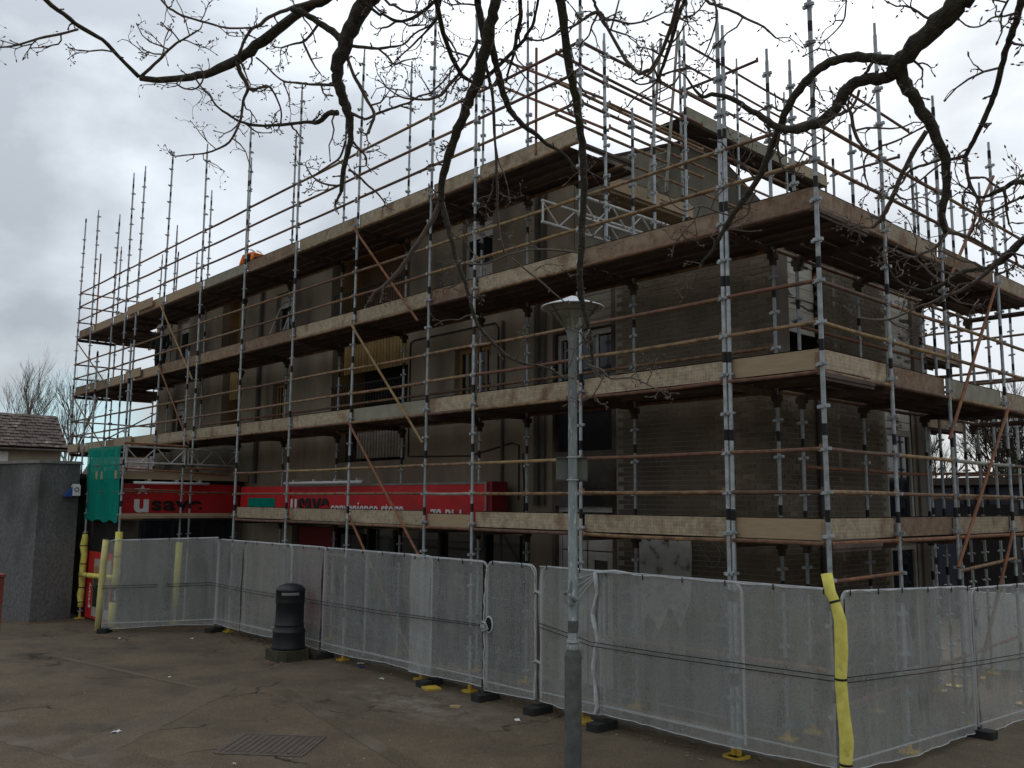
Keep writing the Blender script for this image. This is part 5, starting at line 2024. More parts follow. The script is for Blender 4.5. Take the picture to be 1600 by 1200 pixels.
mb = MB()
hbox(mb, .25, 16, .35, 5.6, 0, 5.45)
mb.poly([hp_(.25, .35, 5.45), hp_(.25, 5.6, 5.45), hp_(.25, 2.95, 7.15)])
part(mb, 'wall', 'house_harl', hs)
mb = MB()
for n0, z0, n1, z1 in ((0, 5.55, 2.95, 7.35), (5.9, 5.55, 2.95, 7.35)):
    mb.quad(hp_(0, n0, z0), hp_(17, n0, z0), hp_(17, n1, z1), hp_(0, n1, z1))
    mb.quad(hp_(0, n0, z0 - .12), hp_(17, n0, z0 - .12), hp_(17, n1, z1 - .12), hp_(0, n1, z1 - .12))
mb.quad(hp_(0, 0, 5.55), hp_(0, 2.95, 7.35), hp_(0, 2.95, 7.23), hp_(0, 0, 5.43))
part(mb, 'roof', 'roof_tile', hs)
tl = MB()
rows = 11
slope = (Vector((0, 0, 7.35)) + hn * 2.95 - Vector((0, 0, 5.55)))
sl_d = slope.normalized()
sl_n = hu.cross(sl_d)
if sl_n.z < 0:
    sl_n = -sl_n
for r_ in range(rows):
    for c_ in range(48):
        u = .02 + c_ * .33 + (.165 if r_ % 2 else 0)
        c = hp_(u + .16, 0, 5.55) + sl_d * (slope.length * (r_ + .5) / rows) + sl_n * (.045 + random.uniform(-.015, .02))
        tl.obox(c, hu * .155, sl_d * (slope.length / rows * .56) + sl_n * -.02, sl_n * .018)
o = part(tl, 'roof_tiles', 'roof_tile', hs)
o['kind'] = 'stuff'
mb = MB()
mb.path([hp_(-.05, -.1, 5.42), hp_(17, -.1, 5.42)], .07, 8)
part(mb, 'gutter', 'dark_brown', hs)
mb = MB()
mb.path([hp_(.1, .1, 5.4), hp_(.1, .15, 5.2), hp_(.1, .3, 5.05), hp_(.1, .3, 0)], .06, 8)
part(mb, 'drainpipe', 'house_white', hs)
mb = MB()
hbox(mb, 2.6, 5.2, .28, .345, 4.75, 5.32)
fo = part(mb, 'window_panel', 'house_white', hs)
mb = MB()
hbox(mb, 2.7, 5.1, .29, .34, 3.6, 4.7)
part(mb, 'window', 'dark_glass', hs)
mb = MB()
for u in (2.62, 3.9, 5.12):
    hbox(mb, u, u + .1, .26, .33, 3.6, 4.75)
hbox(mb, 2.62, 5.22, .25, .328, 4.5, 4.56)
part(mb, 'window_frame', 'house_white', hs)
# lower tiled roof behind
h2 = rooted('tiled_house', (-44, 9, 0), 'low mossy tiled roof half hidden behind the left scaffold end', 'house')
q0 = Vector((-41.0, 5.9, 4.3))
u2 = Vector((-.62, .78, 0)).normalized() * -1
n2 = Vector((-.78, -.62, 0)).normalized()
mb = MB()
for k in range(9):
    for c_ in range(9):
        t = k / 9
        c = q0 + Vector((.62, -.78, 0)) * 0 + Vector((.5, .86, 0)) * (c_ * .36 - 1.2) + Vector((-.86, .5, 0)) * (t * 2.6) + Vector((0, 0, t * 1.1))
        mb.obox(c, Vector((.5, .86, 0)) * .175, Vector((-.86, .5, .4)) * .19, Vector((.2, -.12, .5)) * .035)
o = part(mb, 'roof_tiles', 'roof_tile', h2)
o['kind'] = 'stuff'
mb = MB()
e1, e2 = q0 + Vector((.5, .86, 0)) * -1.2, q0 + Vector((.5, .86, 0)) * 2.2
bk = Vector((-.86, .5, 0)) * 2.4
mb.quad((e1.x, e1.y, 0), (e2.x, e2.y, 0), e2, e1)
mb.quad((e1.x, e1.y, 0), e1, e1 + bk + Vector((0, 0, 1.0)), (e1.x + bk.x, e1.y + bk.y, 0))
part(mb, 'wall', 'house_harl', h2)

# navy metal clad shed on the right
ns = rooted('metal_shed', (-5, 17, 0), 'low navy blue ribbed metal building behind the right scaffold', 'shed')
sd = Vector((.985, -.17, 0)).normalized()
sn = Vector((-.17, -.985, 0)).normalized()
s0 = Vector((-9.5, 17.0, 0))
mb = MB()
mb.obox(s0 + sd * 12 + Vector((0, 0, 1.85)) - sn * 3, sd * 12, sn * 3, Vector((0, 0, 1.85)))
part(mb, 'wall', 'navy_dark', ns)
rib = MB().obox((0, 0, 1.8), sd * .11, sn * .02, Vector((0, 0, 1.75)))
rb_me = rib.mesh('cladding_rib', 'navy_cladding')
for k in range(76):
    link('cladding_rib', rb_me, ns, s0 + sd * (.2 + k * .31) + sn * .02 - ns.location)
mb = MB().obox(s0 + sd * 12 + Vector((0, 0, 3.72)) + sn * .05, sd * 12.1, sn * .12, Vector((0, 0, .1)))
part(mb, 'fascia', 'dark_brown', ns)
mb = MB().obox(s0 + sd * 5.6 + sn * .06 + Vector((0, 0, 1.9)), sd * .75, sn * .02, Vector((0, 0, 1.2)))
dr_ = part(mb, 'door', 'black_void', ns)
for s_ in (-1, 1):
    part(MB().obox(s0 + sd * (5.6 + .8 * s_) + sn * .08 + Vector((0, 0, 1.9)), sd * .05, sn * .03, Vector((0, 0, 1.25))), 'door_frame', 'pipe_grey', dr_)
# white boards leaning behind the right fence
for k, (x, y, w, h_, lab) in enumerate(((-1.5, 9.0, .55, 1.4, 'white sheet of board stood on end behind the right fence, left one'), (-.55, 8.9, .42, 1.3, 'white sheet of board stood on end behind the right fence, right one'))):
    o = MB().obox((x, y, h_ / 2), (w * .9, w * .3, 0), (-.01, .03, .0), (0, .12, h_ / 2)).build('board_sheet', 'white_board')
    tag(o, lab, 'board', 'white boards behind the right fence')

# bare trees far off


def bare_tree(name, x, y, h, spread, label, m, seed, levels=5, thick=.16, split=3, group=None, lean=.0):
    rn = random.Random(seed)
    root = rooted(name, (x, y, 0), label, 'tree', group)
    tk = MB()
    cr_ = MB()

    def grow(p, d, ln, r, lv):
        n_ = 4
        pts = [p]
        dd = d.copy()
        for k in range(n_):
            dd = (dd + Vector((rn.uniform(-.16, .16), rn.uniform(-.16, .16), rn.uniform(.0, .14)))).normalized()
            pts.append(pts[-1] + dd * ln / n_)
        rr_ = [r * (1 - .42 * k / n_) for k in range(n_ + 1)]
        (tk if lv == 0 else cr_).path(pts, rr_, 7 if lv == 0 else (5 if lv < 2 else 3), caps=False)
        if lv >= levels:
            return
        for k in range(split + (1 if lv in (1, 2) else 0)):
            t = rn.uniform(.35, 1.0) if lv else rn.uniform(.55, 1.0)
            i_ = min(n_ - 1, int(t * n_))
            q_ = pts[i_].lerp(pts[i_ + 1], t * n_ - i_)
            az = rn.uniform(0, 2 * pi)
            s_ = rn.uniform(.35, .95) * spread
            nd = (dd + Vector((cos(az) * s_, sin(az) * s_, rn.uniform(-.05, .25)))).normalized()
            grow(q_, nd, ln * rn.uniform(.55, .8), r * rn.uniform(.42, .6), lv + 1)
    grow(Vector((x, y, 0)), Vector((lean, 0, 1)).normalized(), h * .42, thick, 0)
    part(tk, 'trunk', m, root)
    part(cr_, 'crown', m, root)
    return root


bare_tree('bare_tree', -63.0, 6.7, 12.6, .55, 'bare winter tree over the tiled roof at the left edge', 'bare_crown', 3, 6, .2, 3, 'bare trees behind the houses')
bare_tree('bare_tree', -59.5, 9.3, 12.8, .55, 'bare winter tree seen through the left end of the scaffold', 'bare_crown', 8, 6, .2, 3, 'bare trees behind the houses')
for k, (x, y, h_, sd_, lab) in enumerate(((-13.5, 34, 8.2, 41, 'bare dark tree nearest the brick gable, behind the scaffold'), (-10.3, 36, 8.6, 42, 'bare dark tree behind the two inner poles of the right scaffold'),
                                          (-8.2, 34, 8.8, 43, 'bare dark tree with a forked trunk right of the brace tube'), (-5.6, 36, 9.3, 44, 'tall bare dark tree at the right edge'), (-3.4, 38, 9.2, 45, 'rightmost bare dark tree, partly out of the picture'))):
    bare_tree('bare_tree', x, y, h_, .8, lab, 'bare_crown_dark', sd_, 5, .17, 4, 'bare trees behind the navy shed')
# evergreen bush
eg = rooted('evergreen_bush', (-7.2, 30, 0), 'rounded dark evergreen bush between the bare trees above the shed', 'bush')
part(MB().path([(-7.2, 30, 0), (-7.2, 30, 3.0)], [.12, .05], 6), 'trunk', 'bare_crown_dark', eg)
lf = MB()
rn = random.Random(9)
for k in range(2600):
    th, ph_ = rn.uniform(0, 2 * pi), rn.uniform(-.4, 1.4)
    r_ = 1.15 * rn.uniform(.35, 1.0) ** .4 * (1 + .25 * sin(th * 3 + ph_ * 4))
    c = Vector((-7.2 + r_ * cos(th) * cos(ph_), 30 + r_ * sin(th) * cos(ph_), 3.4 + 1.3 * r_ * sin(ph_)))
    a_ = Vector((rn.uniform(-1, 1), rn.uniform(-1, 1), rn.uniform(-1, 1))).normalized() * .09
    b_ = a_.cross(Vector((rn.uniform(-1, 1), rn.uniform(-1, 1), rn.uniform(-1, 1)))).normalized() * .045
    lf.quad(c - a_ - b_, c + a_ - b_, c + a_ + b_, c - a_ + b_)
part(lf, 'crown', 'evergreen', eg)

# ================================================================== overhanging tree: trunk behind the viewer, limbs reaching over
random.seed(51)
tree = rooted('overhanging_tree', (7.7, -12.1, 0), 'knobbly bare tree whose dark branches hang into the view from above', 'tree')
part(MB().path([(7.7, -12.1, -.1), (7.72, -12.1, 1.2), (7.68, -12.1, 2.6), (7.7, -12.1, 4.0), (7.7, -12.1, 6.2)], [.3, .23, .2, .19, .1], 12), 'trunk', 'bark', tree, True)
BRANCHES = [
[[7.7,-12.1,5.694,0.0428],[7.034,-11.562,5.901,0.0402],[6.352,-10.951,5.991,0.0376],[5.667,-10.307,5.985,0.035],[4.989,-9.667,5.906,0.0325],[4.329,-9.072,5.776,0.0299],[3.697,-8.56,5.616,0.0273],[3.105,-8.169,5.449,0.0247],[2.563,-7.94,5.297,0.0221],[2.083,-7.91,5.182,0.0195],[2.005,-7.924,5.166,0.0197],[1.913,-7.963,5.146,0.0199],[1.789,-8.015,5.082,0.0201],[1.69,-8.053,5.041,0.0234],[1.596,-8.09,5.0,0.0205],[1.487,-8.163,4.957,0.0175],[1.406,-8.216,4.944,0.0154],[1.317,-8.296,4.933,0.0136],[1.238,-8.384,4.941,0.0131]],
[[7.7,-12.1,5.575,0.0198],[6.901,-11.729,5.8,0.0186],[6.021,-11.374,5.92,0.0174],[5.106,-11.029,5.952,0.0162],[4.198,-10.687,5.91,0.015],[3.343,-10.344,5.81,0.0138],[2.583,-9.994,5.667,0.0126],[1.963,-9.63,5.496,0.0114],[1.527,-9.248,5.312,0.0102],[1.319,-8.841,5.131,0.009],[1.298,-8.733,5.086,0.009],[1.282,-8.663,5.062,0.0091],[1.276,-8.567,5.042,0.0085],[1.256,-8.49,5.003,0.0082],[1.238,-8.39,4.945,0.0098]],
[[1.309,-8.677,5.034,0.0058],[1.244,-8.726,5.021,0.0055],[1.173,-8.793,5.004,0.0056],[1.105,-8.849,4.981,0.0046],[1.043,-8.907,4.971,0.004],[0.998,-8.934,4.982,0.0034]],
[[1.326,-8.526,4.979,0.0042],[1.311,-8.574,4.978,0.0039],[1.291,-8.62,4.964,0.0032],[1.277,-8.659,4.958,0.0039]],
[[1.243,-8.381,4.949,0.0072],[1.319,-8.352,4.989,0.0065],[1.387,-8.335,5.018,0.0061],[1.457,-8.316,5.047,0.0051],[1.516,-8.298,5.054,0.0044],[1.58,-8.277,5.069,0.0038]],
[[1.45,-8.294,5.063,0.0035],[1.495,-8.353,5.077,0.0032],[1.532,-8.389,5.06,0.0044]],
[[1.399,-8.35,5.005,0.0035],[1.427,-8.399,4.98,0.0032],[1.465,-8.432,4.962,0.0038]],
[[7.7,-12.1,5.269,0.0104],[6.915,-11.673,5.547,0.0097],[6.028,-11.248,5.742,0.0091],[5.093,-10.825,5.86,0.0085],[4.166,-10.406,5.903,0.0078],[3.301,-9.994,5.876,0.0072],[2.554,-9.59,5.785,0.0066],[1.98,-9.196,5.633,0.006],[1.634,-8.813,5.425,0.0053],[1.571,-8.444,5.164,0.0047],[1.587,-8.387,5.12,0.0047],[1.612,-8.341,5.098,0.0047],[1.656,-8.26,5.083,0.0043],[1.692,-8.204,5.069,0.0043],[1.736,-8.152,5.068,0.0043],[1.771,-8.119,5.067,0.0046]],
[[2.049,-7.934,5.152,0.012],[1.972,-7.996,5.137,0.009],[1.914,-8.03,5.124,0.0079],[1.845,-8.076,5.103,0.0076],[1.792,-8.092,5.08,0.0071],[1.748,-8.108,5.072,0.0071],[1.691,-8.113,5.03,0.0062],[1.645,-8.108,4.999,0.0069],[1.616,-8.096,4.993,0.0075]],
[[1.609,-8.098,4.98,0.0107],[1.59,-8.075,4.947,0.0107],[1.578,-8.034,4.908,0.0101],[1.562,-8.022,4.887,0.0082],[1.53,-8.026,4.848,0.007],[1.498,-8.016,4.794,0.0063],[1.464,-8.016,4.744,0.0057],[1.42,-8.032,4.685,0.0054],[1.377,-8.072,4.65,0.0048],[1.339,-8.116,4.63,0.0042],[1.303,-8.169,4.62,0.0035],[1.271,-8.214,4.61,0.0032]],
[[1.589,-8.035,4.886,0.0069],[1.605,-8.003,4.888,0.0063],[1.633,-7.962,4.904,0.0069],[1.638,-7.935,4.886,0.0047],[1.633,-7.905,4.846,0.0044],[1.623,-7.882,4.802,0.0041],[1.604,-7.876,4.757,0.0041]],
[[1.419,-8.291,4.884,0.0038],[1.434,-8.267,4.865,0.0038],[1.459,-8.234,4.859,0.0038],[1.489,-8.213,4.873,0.0035],[1.523,-8.209,4.907,0.0035]],
[[1.504,-8.244,4.899,0.0031],[1.524,-8.218,4.853,0.0034],[1.549,-8.189,4.813,0.0037],[1.57,-8.167,4.768,0.004],[1.602,-8.13,4.731,0.0046],[1.64,-8.084,4.698,0.0055],[1.687,-8.034,4.68,0.006],[1.763,-7.952,4.684,0.0066],[1.844,-7.873,4.694,0.0072],[1.89,-7.846,4.687,0.0095],[1.945,-7.832,4.712,0.0118],[1.991,-7.81,4.709,0.0132]],
[[1.654,-8.033,5.008,0.0035],[1.689,-8.003,4.969,0.0037],[1.72,-7.978,4.927,0.0037],[1.756,-7.948,4.889,0.0043],[1.811,-7.909,4.874,0.0055],[1.871,-7.864,4.862,0.006],[1.943,-7.805,4.853,0.0075]],
[[1.964,-8.035,5.107,0.012],[2.005,-7.997,5.087,0.0119],[2.041,-7.947,5.049,0.0133],[2.077,-7.899,5.01,0.0147],[2.106,-7.869,4.975,0.0175]],
[[1.999,-7.925,5.066,0.006],[1.945,-7.93,5.037,0.0054],[1.9,-7.938,5.022,0.0052],[1.854,-7.961,5.02,0.0043],[1.803,-7.989,5.012,0.0037]],
[[1.939,-7.959,4.999,0.0048],[1.913,-7.925,4.978,0.0045],[1.89,-7.892,4.963,0.0045],[1.868,-7.859,4.947,0.0037],[1.85,-7.823,4.937,0.0031]],
[[7.7,-12.1,5.465,0.06],[7.051,-11.553,5.716,0.0581],[6.369,-10.929,5.884,0.0562],[5.672,-10.269,5.974,0.0543],[4.982,-9.614,5.99,0.0524],[4.319,-9.005,5.937,0.0504],[3.704,-8.485,5.82,0.0485],[3.156,-8.093,5.642,0.0466],[2.697,-7.871,5.408,0.0447],[2.346,-7.86,5.123,0.0428],[2.295,-7.88,5.068,0.0371],[2.253,-7.887,5.013,0.0328],[2.203,-7.898,4.946,0.0314],[2.168,-7.902,4.894,0.0285],[2.137,-7.905,4.843,0.0271],[2.117,-7.894,4.798,0.0228],[2.104,-7.865,4.742,0.0214],[2.097,-7.837,4.697,0.0214],[2.091,-7.817,4.663,0.0185],[2.079,-7.798,4.616,0.0128],[2.057,-7.785,4.556,0.0114],[2.034,-7.785,4.506,0.0108],[2.002,-7.783,4.43,0.0091],[1.981,-7.774,4.367,0.0086]],
[[1.981,-7.774,4.367,0.0063],[1.926,-7.756,4.356,0.0058],[1.875,-7.737,4.356,0.0053]],
[[2.095,-7.819,4.673,0.0086],[2.112,-7.783,4.661,0.0068],[2.128,-7.752,4.654,0.0066],[2.157,-7.724,4.676,0.0066],[2.189,-7.691,4.693,0.0063],[2.226,-7.652,4.713,0.0051],[2.255,-7.623,4.727,0.0046],[2.287,-7.598,4.752,0.0043],[2.32,-7.565,4.766,0.0043],[2.363,-7.538,4.803,0.0046]],
[[2.171,-7.884,4.88,0.0068],[2.174,-7.873,4.841,0.0071],[2.178,-7.852,4.796,0.0071],[2.188,-7.819,4.742,0.0071],[2.197,-7.782,4.681,0.0067],[2.206,-7.765,4.642,0.0062],[2.19,-7.775,4.588,0.0061],[2.19,-7.783,4.563,0.0067]],
[[2.186,-7.886,4.907,0.0086],[2.219,-7.861,4.903,0.008],[2.271,-7.802,4.896,0.0065],[2.315,-7.769,4.9,0.0056],[2.359,-7.737,4.903,0.0042],[2.414,-7.72,4.937,0.0039],[2.465,-7.694,4.954,0.0039],[2.504,-7.686,4.974,0.0039]],
[[2.252,-7.783,4.908,0.0051],[2.281,-7.76,4.874,0.0043],[2.304,-7.74,4.836,0.0037],[2.346,-7.732,4.838,0.0034],[2.385,-7.722,4.835,0.0028]],
[[7.7,-12.1,5.666,0.0122],[7.009,-11.613,5.862,0.0115],[6.217,-11.129,5.95,0.0108],[5.377,-10.649,5.948,0.01],[4.544,-10.175,5.873,0.0093],[3.772,-9.706,5.741,0.0085],[3.114,-9.245,5.571,0.0078],[2.624,-8.791,5.379,0.007],[2.357,-8.345,5.182,0.0063],[2.366,-7.909,4.998,0.0056],[2.385,-7.858,4.978,0.0056],[2.408,-7.805,4.959,0.0061],[2.451,-7.758,4.973,0.0064],[2.502,-7.724,5.009,0.007],[2.555,-7.695,5.053,0.007]],
[[2.404,-7.808,4.957,0.005],[2.383,-7.824,4.94,0.0042],[2.362,-7.846,4.932,0.0039]],
[[7.7,-12.1,5.983,0.011],[7.005,-11.587,6.155,0.0103],[6.195,-11.044,6.233,0.0097],[5.331,-10.49,6.228,0.009],[4.474,-9.94,6.15,0.0083],[3.684,-9.413,6.009,0.0077],[3.021,-8.926,5.817,0.007],[2.548,-8.496,5.583,0.0063],[2.324,-8.142,5.319,0.0057],[2.41,-7.88,5.034,0.005],[2.448,-7.849,4.993,0.005],[2.489,-7.826,4.961,0.0046],[2.544,-7.795,4.942,0.0046]],
[[7.7,-12.1,5.477,0.0135],[7.072,-11.549,5.724,0.0126],[6.404,-10.943,5.895,0.0118],[5.719,-10.313,5.992,0.011],[5.04,-9.688,6.015,0.0102],[4.391,-9.098,5.965,0.0094],[3.795,-8.574,5.844,0.0086],[3.275,-8.146,5.652,0.0078],[2.854,-7.844,5.389,0.0069],[2.557,-7.697,5.057,0.0061],[2.534,-7.691,5.02,0.0061],[2.508,-7.682,4.974,0.0056],[2.45,-7.708,4.919,0.0045],[2.401,-7.734,4.874,0.0036],[2.35,-7.766,4.829,0.0028]],
[[2.024,-7.766,4.457,0.0057],[2.019,-7.714,4.443,0.0052],[2.011,-7.659,4.416,0.0049],[2.006,-7.605,4.396,0.0041],[1.993,-7.562,4.372,0.0035]],
[[2.051,-7.804,4.566,0.0046],[2.0,-7.795,4.513,0.0046],[1.955,-7.804,4.495,0.0043],[1.905,-7.821,4.475,0.0038],[1.856,-7.839,4.455,0.0035]],
[[2.066,-7.781,4.568,0.0057],[2.045,-7.735,4.553,0.0049],[2.027,-7.684,4.536,0.0044],[1.991,-7.659,4.515,0.0035]],
[[1.988,-7.78,4.392,0.0049],[1.949,-7.797,4.398,0.0043],[1.904,-7.833,4.415,0.004],[1.872,-7.863,4.453,0.0035],[1.852,-7.876,4.495,0.0029]],
[[7.7,-12.1,5.457,0.0298],[7.085,-11.558,5.707,0.028],[6.421,-10.982,5.889,0.0262],[5.735,-10.392,6.001,0.0244],[5.056,-9.808,6.04,0.0226],[4.41,-9.249,6.001,0.0208],[3.826,-8.734,5.883,0.019],[3.33,-8.283,5.682,0.0172],[2.952,-7.915,5.396,0.0154],[2.717,-7.649,5.02,0.0136],[2.703,-7.63,4.981,0.0136],[2.688,-7.603,4.931,0.0136],[2.677,-7.58,4.89,0.0136],[2.667,-7.56,4.853,0.0136]],
[[7.7,-12.1,5.973,0.0452],[7.12,-11.559,6.133,0.0425],[6.511,-10.978,6.196,0.0397],[5.891,-10.378,6.175,0.037],[5.276,-9.785,6.08,0.0342],[4.685,-9.219,5.925,0.0315],[4.135,-8.706,5.721,0.0288],[3.644,-8.267,5.48,0.026],[3.229,-7.927,5.215,0.0233],[2.908,-7.708,4.936,0.0205],[2.871,-7.688,4.898,0.0193],[2.83,-7.667,4.852,0.0207],[2.789,-7.649,4.807,0.0221],[2.749,-7.633,4.763,0.0222],[2.703,-7.616,4.708,0.0223],[2.66,-7.604,4.662,0.0211],[2.614,-7.598,4.614,0.0198],[2.568,-7.591,4.564,0.0186],[2.52,-7.587,4.509,0.0173],[2.474,-7.578,4.45,0.0174],[2.434,-7.569,4.396,0.0161],[2.399,-7.553,4.341,0.0148],[2.368,-7.534,4.285,0.0136]],
[[2.37,-7.536,4.292,0.0114],[2.33,-7.534,4.239,0.0109],[2.28,-7.544,4.18,0.0104],[2.23,-7.555,4.119,0.0099],[2.188,-7.566,4.07,0.0094],[2.133,-7.588,4.007,0.0088],[2.085,-7.612,3.963,0.0072],[2.046,-7.634,3.939,0.0056]],
[[2.37,-7.532,4.285,0.0122],[2.367,-7.501,4.197,0.0114],[2.371,-7.475,4.133,0.0103],[2.371,-7.454,4.063,0.0094],[2.378,-7.434,4.011,0.0086],[2.387,-7.409,3.951,0.0081],[2.393,-7.389,3.885,0.0075],[2.398,-7.375,3.832,0.0075],[2.409,-7.356,3.779,0.0067],[2.437,-7.319,3.726,0.0061],[2.463,-7.288,3.686,0.0059],[2.496,-7.252,3.646,0.0053],[2.538,-7.212,3.622,0.0048],[2.588,-7.168,3.613,0.004],[2.622,-7.139,3.597,0.0034],[2.658,-7.107,3.564,0.0026]],
[[2.755,-7.604,4.819,0.0132],[2.741,-7.577,4.766,0.0132],[2.734,-7.553,4.724,0.0132],[2.727,-7.527,4.678,0.0132],[2.72,-7.496,4.624,0.0121],[2.719,-7.471,4.587,0.0111],[2.73,-7.436,4.552,0.0106],[2.746,-7.399,4.521,0.01],[2.766,-7.365,4.499,0.0084],[2.783,-7.328,4.467,0.0074],[2.808,-7.292,4.448,0.0063],[2.828,-7.254,4.415,0.0053],[2.842,-7.216,4.368,0.0042]],
[[2.712,-7.598,4.75,0.0069],[2.696,-7.567,4.707,0.0069],[2.68,-7.536,4.665,0.0066],[2.66,-7.507,4.614,0.0064],[2.633,-7.478,4.552,0.0059],[2.604,-7.445,4.476,0.0053],[2.577,-7.413,4.398,0.0054],[2.549,-7.384,4.317,0.0051],[2.524,-7.36,4.247,0.0046],[2.504,-7.331,4.176,0.0041],[2.493,-7.291,4.09,0.0035]],
[[2.721,-7.643,4.817,0.0058],[2.675,-7.632,4.787,0.0064],[2.629,-7.626,4.758,0.0064],[2.578,-7.626,4.729,0.0064],[2.525,-7.631,4.701,0.0062],[2.482,-7.63,4.681,0.006],[2.429,-7.653,4.672,0.0049],[2.373,-7.692,4.679,0.0044],[2.329,-7.725,4.694,0.0039],[2.291,-7.769,4.734,0.0028]],
[[7.7,-12.1,5.546,0.0186],[7.107,-11.547,5.777,0.0175],[6.469,-10.957,5.937,0.0163],[5.811,-10.35,6.025,0.0152],[5.159,-9.75,6.039,0.0141],[4.539,-9.176,5.979,0.0129],[3.976,-8.651,5.843,0.0118],[3.496,-8.196,5.63,0.0107],[3.125,-7.832,5.337,0.0096],[2.888,-7.581,4.965,0.0084],[2.872,-7.562,4.923,0.0084],[2.853,-7.544,4.878,0.0079],[2.831,-7.54,4.844,0.0074],[2.81,-7.53,4.803,0.0069],[2.782,-7.521,4.752,0.0058],[2.762,-7.519,4.721,0.0048],[2.742,-7.513,4.682,0.0042]],
[[7.7,-12.1,5.692,0.0151],[7.04,-11.512,5.826,0.0142],[6.247,-10.846,5.797,0.0133],[5.389,-10.144,5.65,0.0124],[4.538,-9.448,5.43,0.0114],[3.762,-8.799,5.182,0.0105],[3.133,-8.239,4.951,0.0096],[2.72,-7.811,4.781,0.0087],[2.593,-7.557,4.717,0.0078],[2.822,-7.518,4.804,0.0069],[2.867,-7.526,4.822,0.0063],[2.911,-7.535,4.839,0.0062],[2.956,-7.559,4.875,0.0052],[3.0,-7.585,4.909,0.0046]],
[[2.845,-7.512,4.828,0.004],[2.898,-7.512,4.794,0.0039],[2.955,-7.518,4.772,0.0041],[3.017,-7.528,4.761,0.0046],[3.076,-7.545,4.754,0.005]],
[[2.735,-7.572,4.751,0.0042],[2.759,-7.55,4.756,0.004],[2.777,-7.526,4.752,0.004],[2.788,-7.499,4.731,0.0034],[2.797,-7.466,4.7,0.0032],[2.811,-7.434,4.676,0.0032],[2.839,-7.409,4.683,0.0026]],
[[7.7,-12.1,5.537,0.0347],[7.145,-11.571,5.743,0.0326],[6.549,-11.025,5.865,0.0305],[5.937,-10.474,5.908,0.0284],[5.33,-9.929,5.878,0.0263],[4.752,-9.399,5.78,0.0242],[4.224,-8.898,5.62,0.0221],[3.77,-8.434,5.404,0.02],[3.413,-8.02,5.136,0.0179],[3.175,-7.666,4.823,0.0158],[3.16,-7.638,4.793,0.0158],[3.138,-7.602,4.745,0.0159],[3.109,-7.56,4.676,0.0154],[3.088,-7.518,4.614,0.0152],[3.069,-7.474,4.549,0.0148],[3.049,-7.433,4.483,0.0143],[3.029,-7.394,4.414,0.0144],[3.003,-7.356,4.332,0.0139],[2.977,-7.321,4.248,0.0135],[2.944,-7.294,4.161,0.013],[2.914,-7.268,4.072,0.0126],[2.886,-7.246,3.993,0.0126],[2.864,-7.226,3.924,0.0121],[2.849,-7.204,3.861,0.0117],[2.842,-7.174,3.795,0.0107],[2.838,-7.147,3.735,0.0092],[2.83,-7.124,3.675,0.0072],[2.819,-7.101,3.596,0.0046]],
[[2.869,-7.19,3.586,0.003],[2.908,-7.151,3.566,0.0035],[2.932,-7.123,3.531,0.0032],[2.989,-7.075,3.535,0.0032],[3.034,-7.034,3.51,0.003],[3.069,-7.002,3.485,0.0025]],
[[2.915,-7.141,3.548,0.0027],[2.892,-7.153,3.499,0.0027],[2.87,-7.166,3.462,0.0025]],
[[3.156,-7.59,4.706,0.0044],[3.188,-7.573,4.724,0.0053],[3.219,-7.558,4.741,0.0063],[3.248,-7.54,4.752,0.0073],[3.257,-7.518,4.733,0.0049],[3.287,-7.484,4.723,0.0039],[3.317,-7.451,4.713,0.0036],[3.362,-7.419,4.719,0.0029],[3.416,-7.39,4.737,0.0024]],
[[7.7,-12.1,5.905,0.0117],[7.135,-11.497,5.987,0.011],[6.505,-10.788,5.875,0.0103],[5.843,-10.029,5.63,0.0096],[5.188,-9.276,5.313,0.0089],[4.573,-8.584,4.983,0.0082],[4.036,-8.009,4.701,0.0075],[3.612,-7.606,4.529,0.0068],[3.338,-7.431,4.526,0.006],[3.248,-7.54,4.752,0.0053],[3.249,-7.558,4.776,0.0049],[3.244,-7.584,4.803,0.0049]],
[[3.245,-7.537,4.745,0.0039],[3.23,-7.487,4.728,0.0037],[3.227,-7.439,4.728,0.0032],[3.241,-7.378,4.729,0.003]],
[[3.247,-7.539,4.749,0.0036],[3.197,-7.517,4.73,0.0032],[3.159,-7.492,4.718,0.003],[3.11,-7.48,4.71,0.0025]],
[[2.909,-7.278,4.008,0.0037],[2.866,-7.322,4.016,0.004],[2.815,-7.375,4.021,0.004],[2.762,-7.427,4.016,0.0035],[2.708,-7.478,3.997,0.0032],[2.653,-7.528,3.967,0.0035],[2.589,-7.603,3.965,0.0032]],
[[2.652,-7.393,4.014,0.0031],[2.679,-7.348,3.975,0.0036],[2.714,-7.293,3.926,0.0041],[2.738,-7.256,3.889,0.0033],[2.765,-7.218,3.852,0.0028]],
[[7.7,-12.1,5.808,0.0169],[7.175,-11.491,5.985,0.0159],[6.619,-10.822,6.07,0.0149],[6.049,-10.126,6.072,0.0139],[5.485,-9.436,6.002,0.0128],[4.944,-8.785,5.868,0.0118],[4.446,-8.206,5.68,0.0108],[4.009,-7.732,5.447,0.0098],[3.652,-7.394,5.179,0.0087],[3.393,-7.227,4.885,0.0077],[3.369,-7.219,4.849,0.0077],[3.334,-7.209,4.8,0.0077],[3.307,-7.2,4.757,0.0072],[3.28,-7.193,4.715,0.0072],[3.253,-7.187,4.674,0.0067],[3.23,-7.181,4.636,0.0062]],
[[3.23,-7.181,4.636,0.0051],[3.213,-7.206,4.618,0.0041],[3.188,-7.242,4.605,0.0033],[3.172,-7.286,4.616,0.0025]],
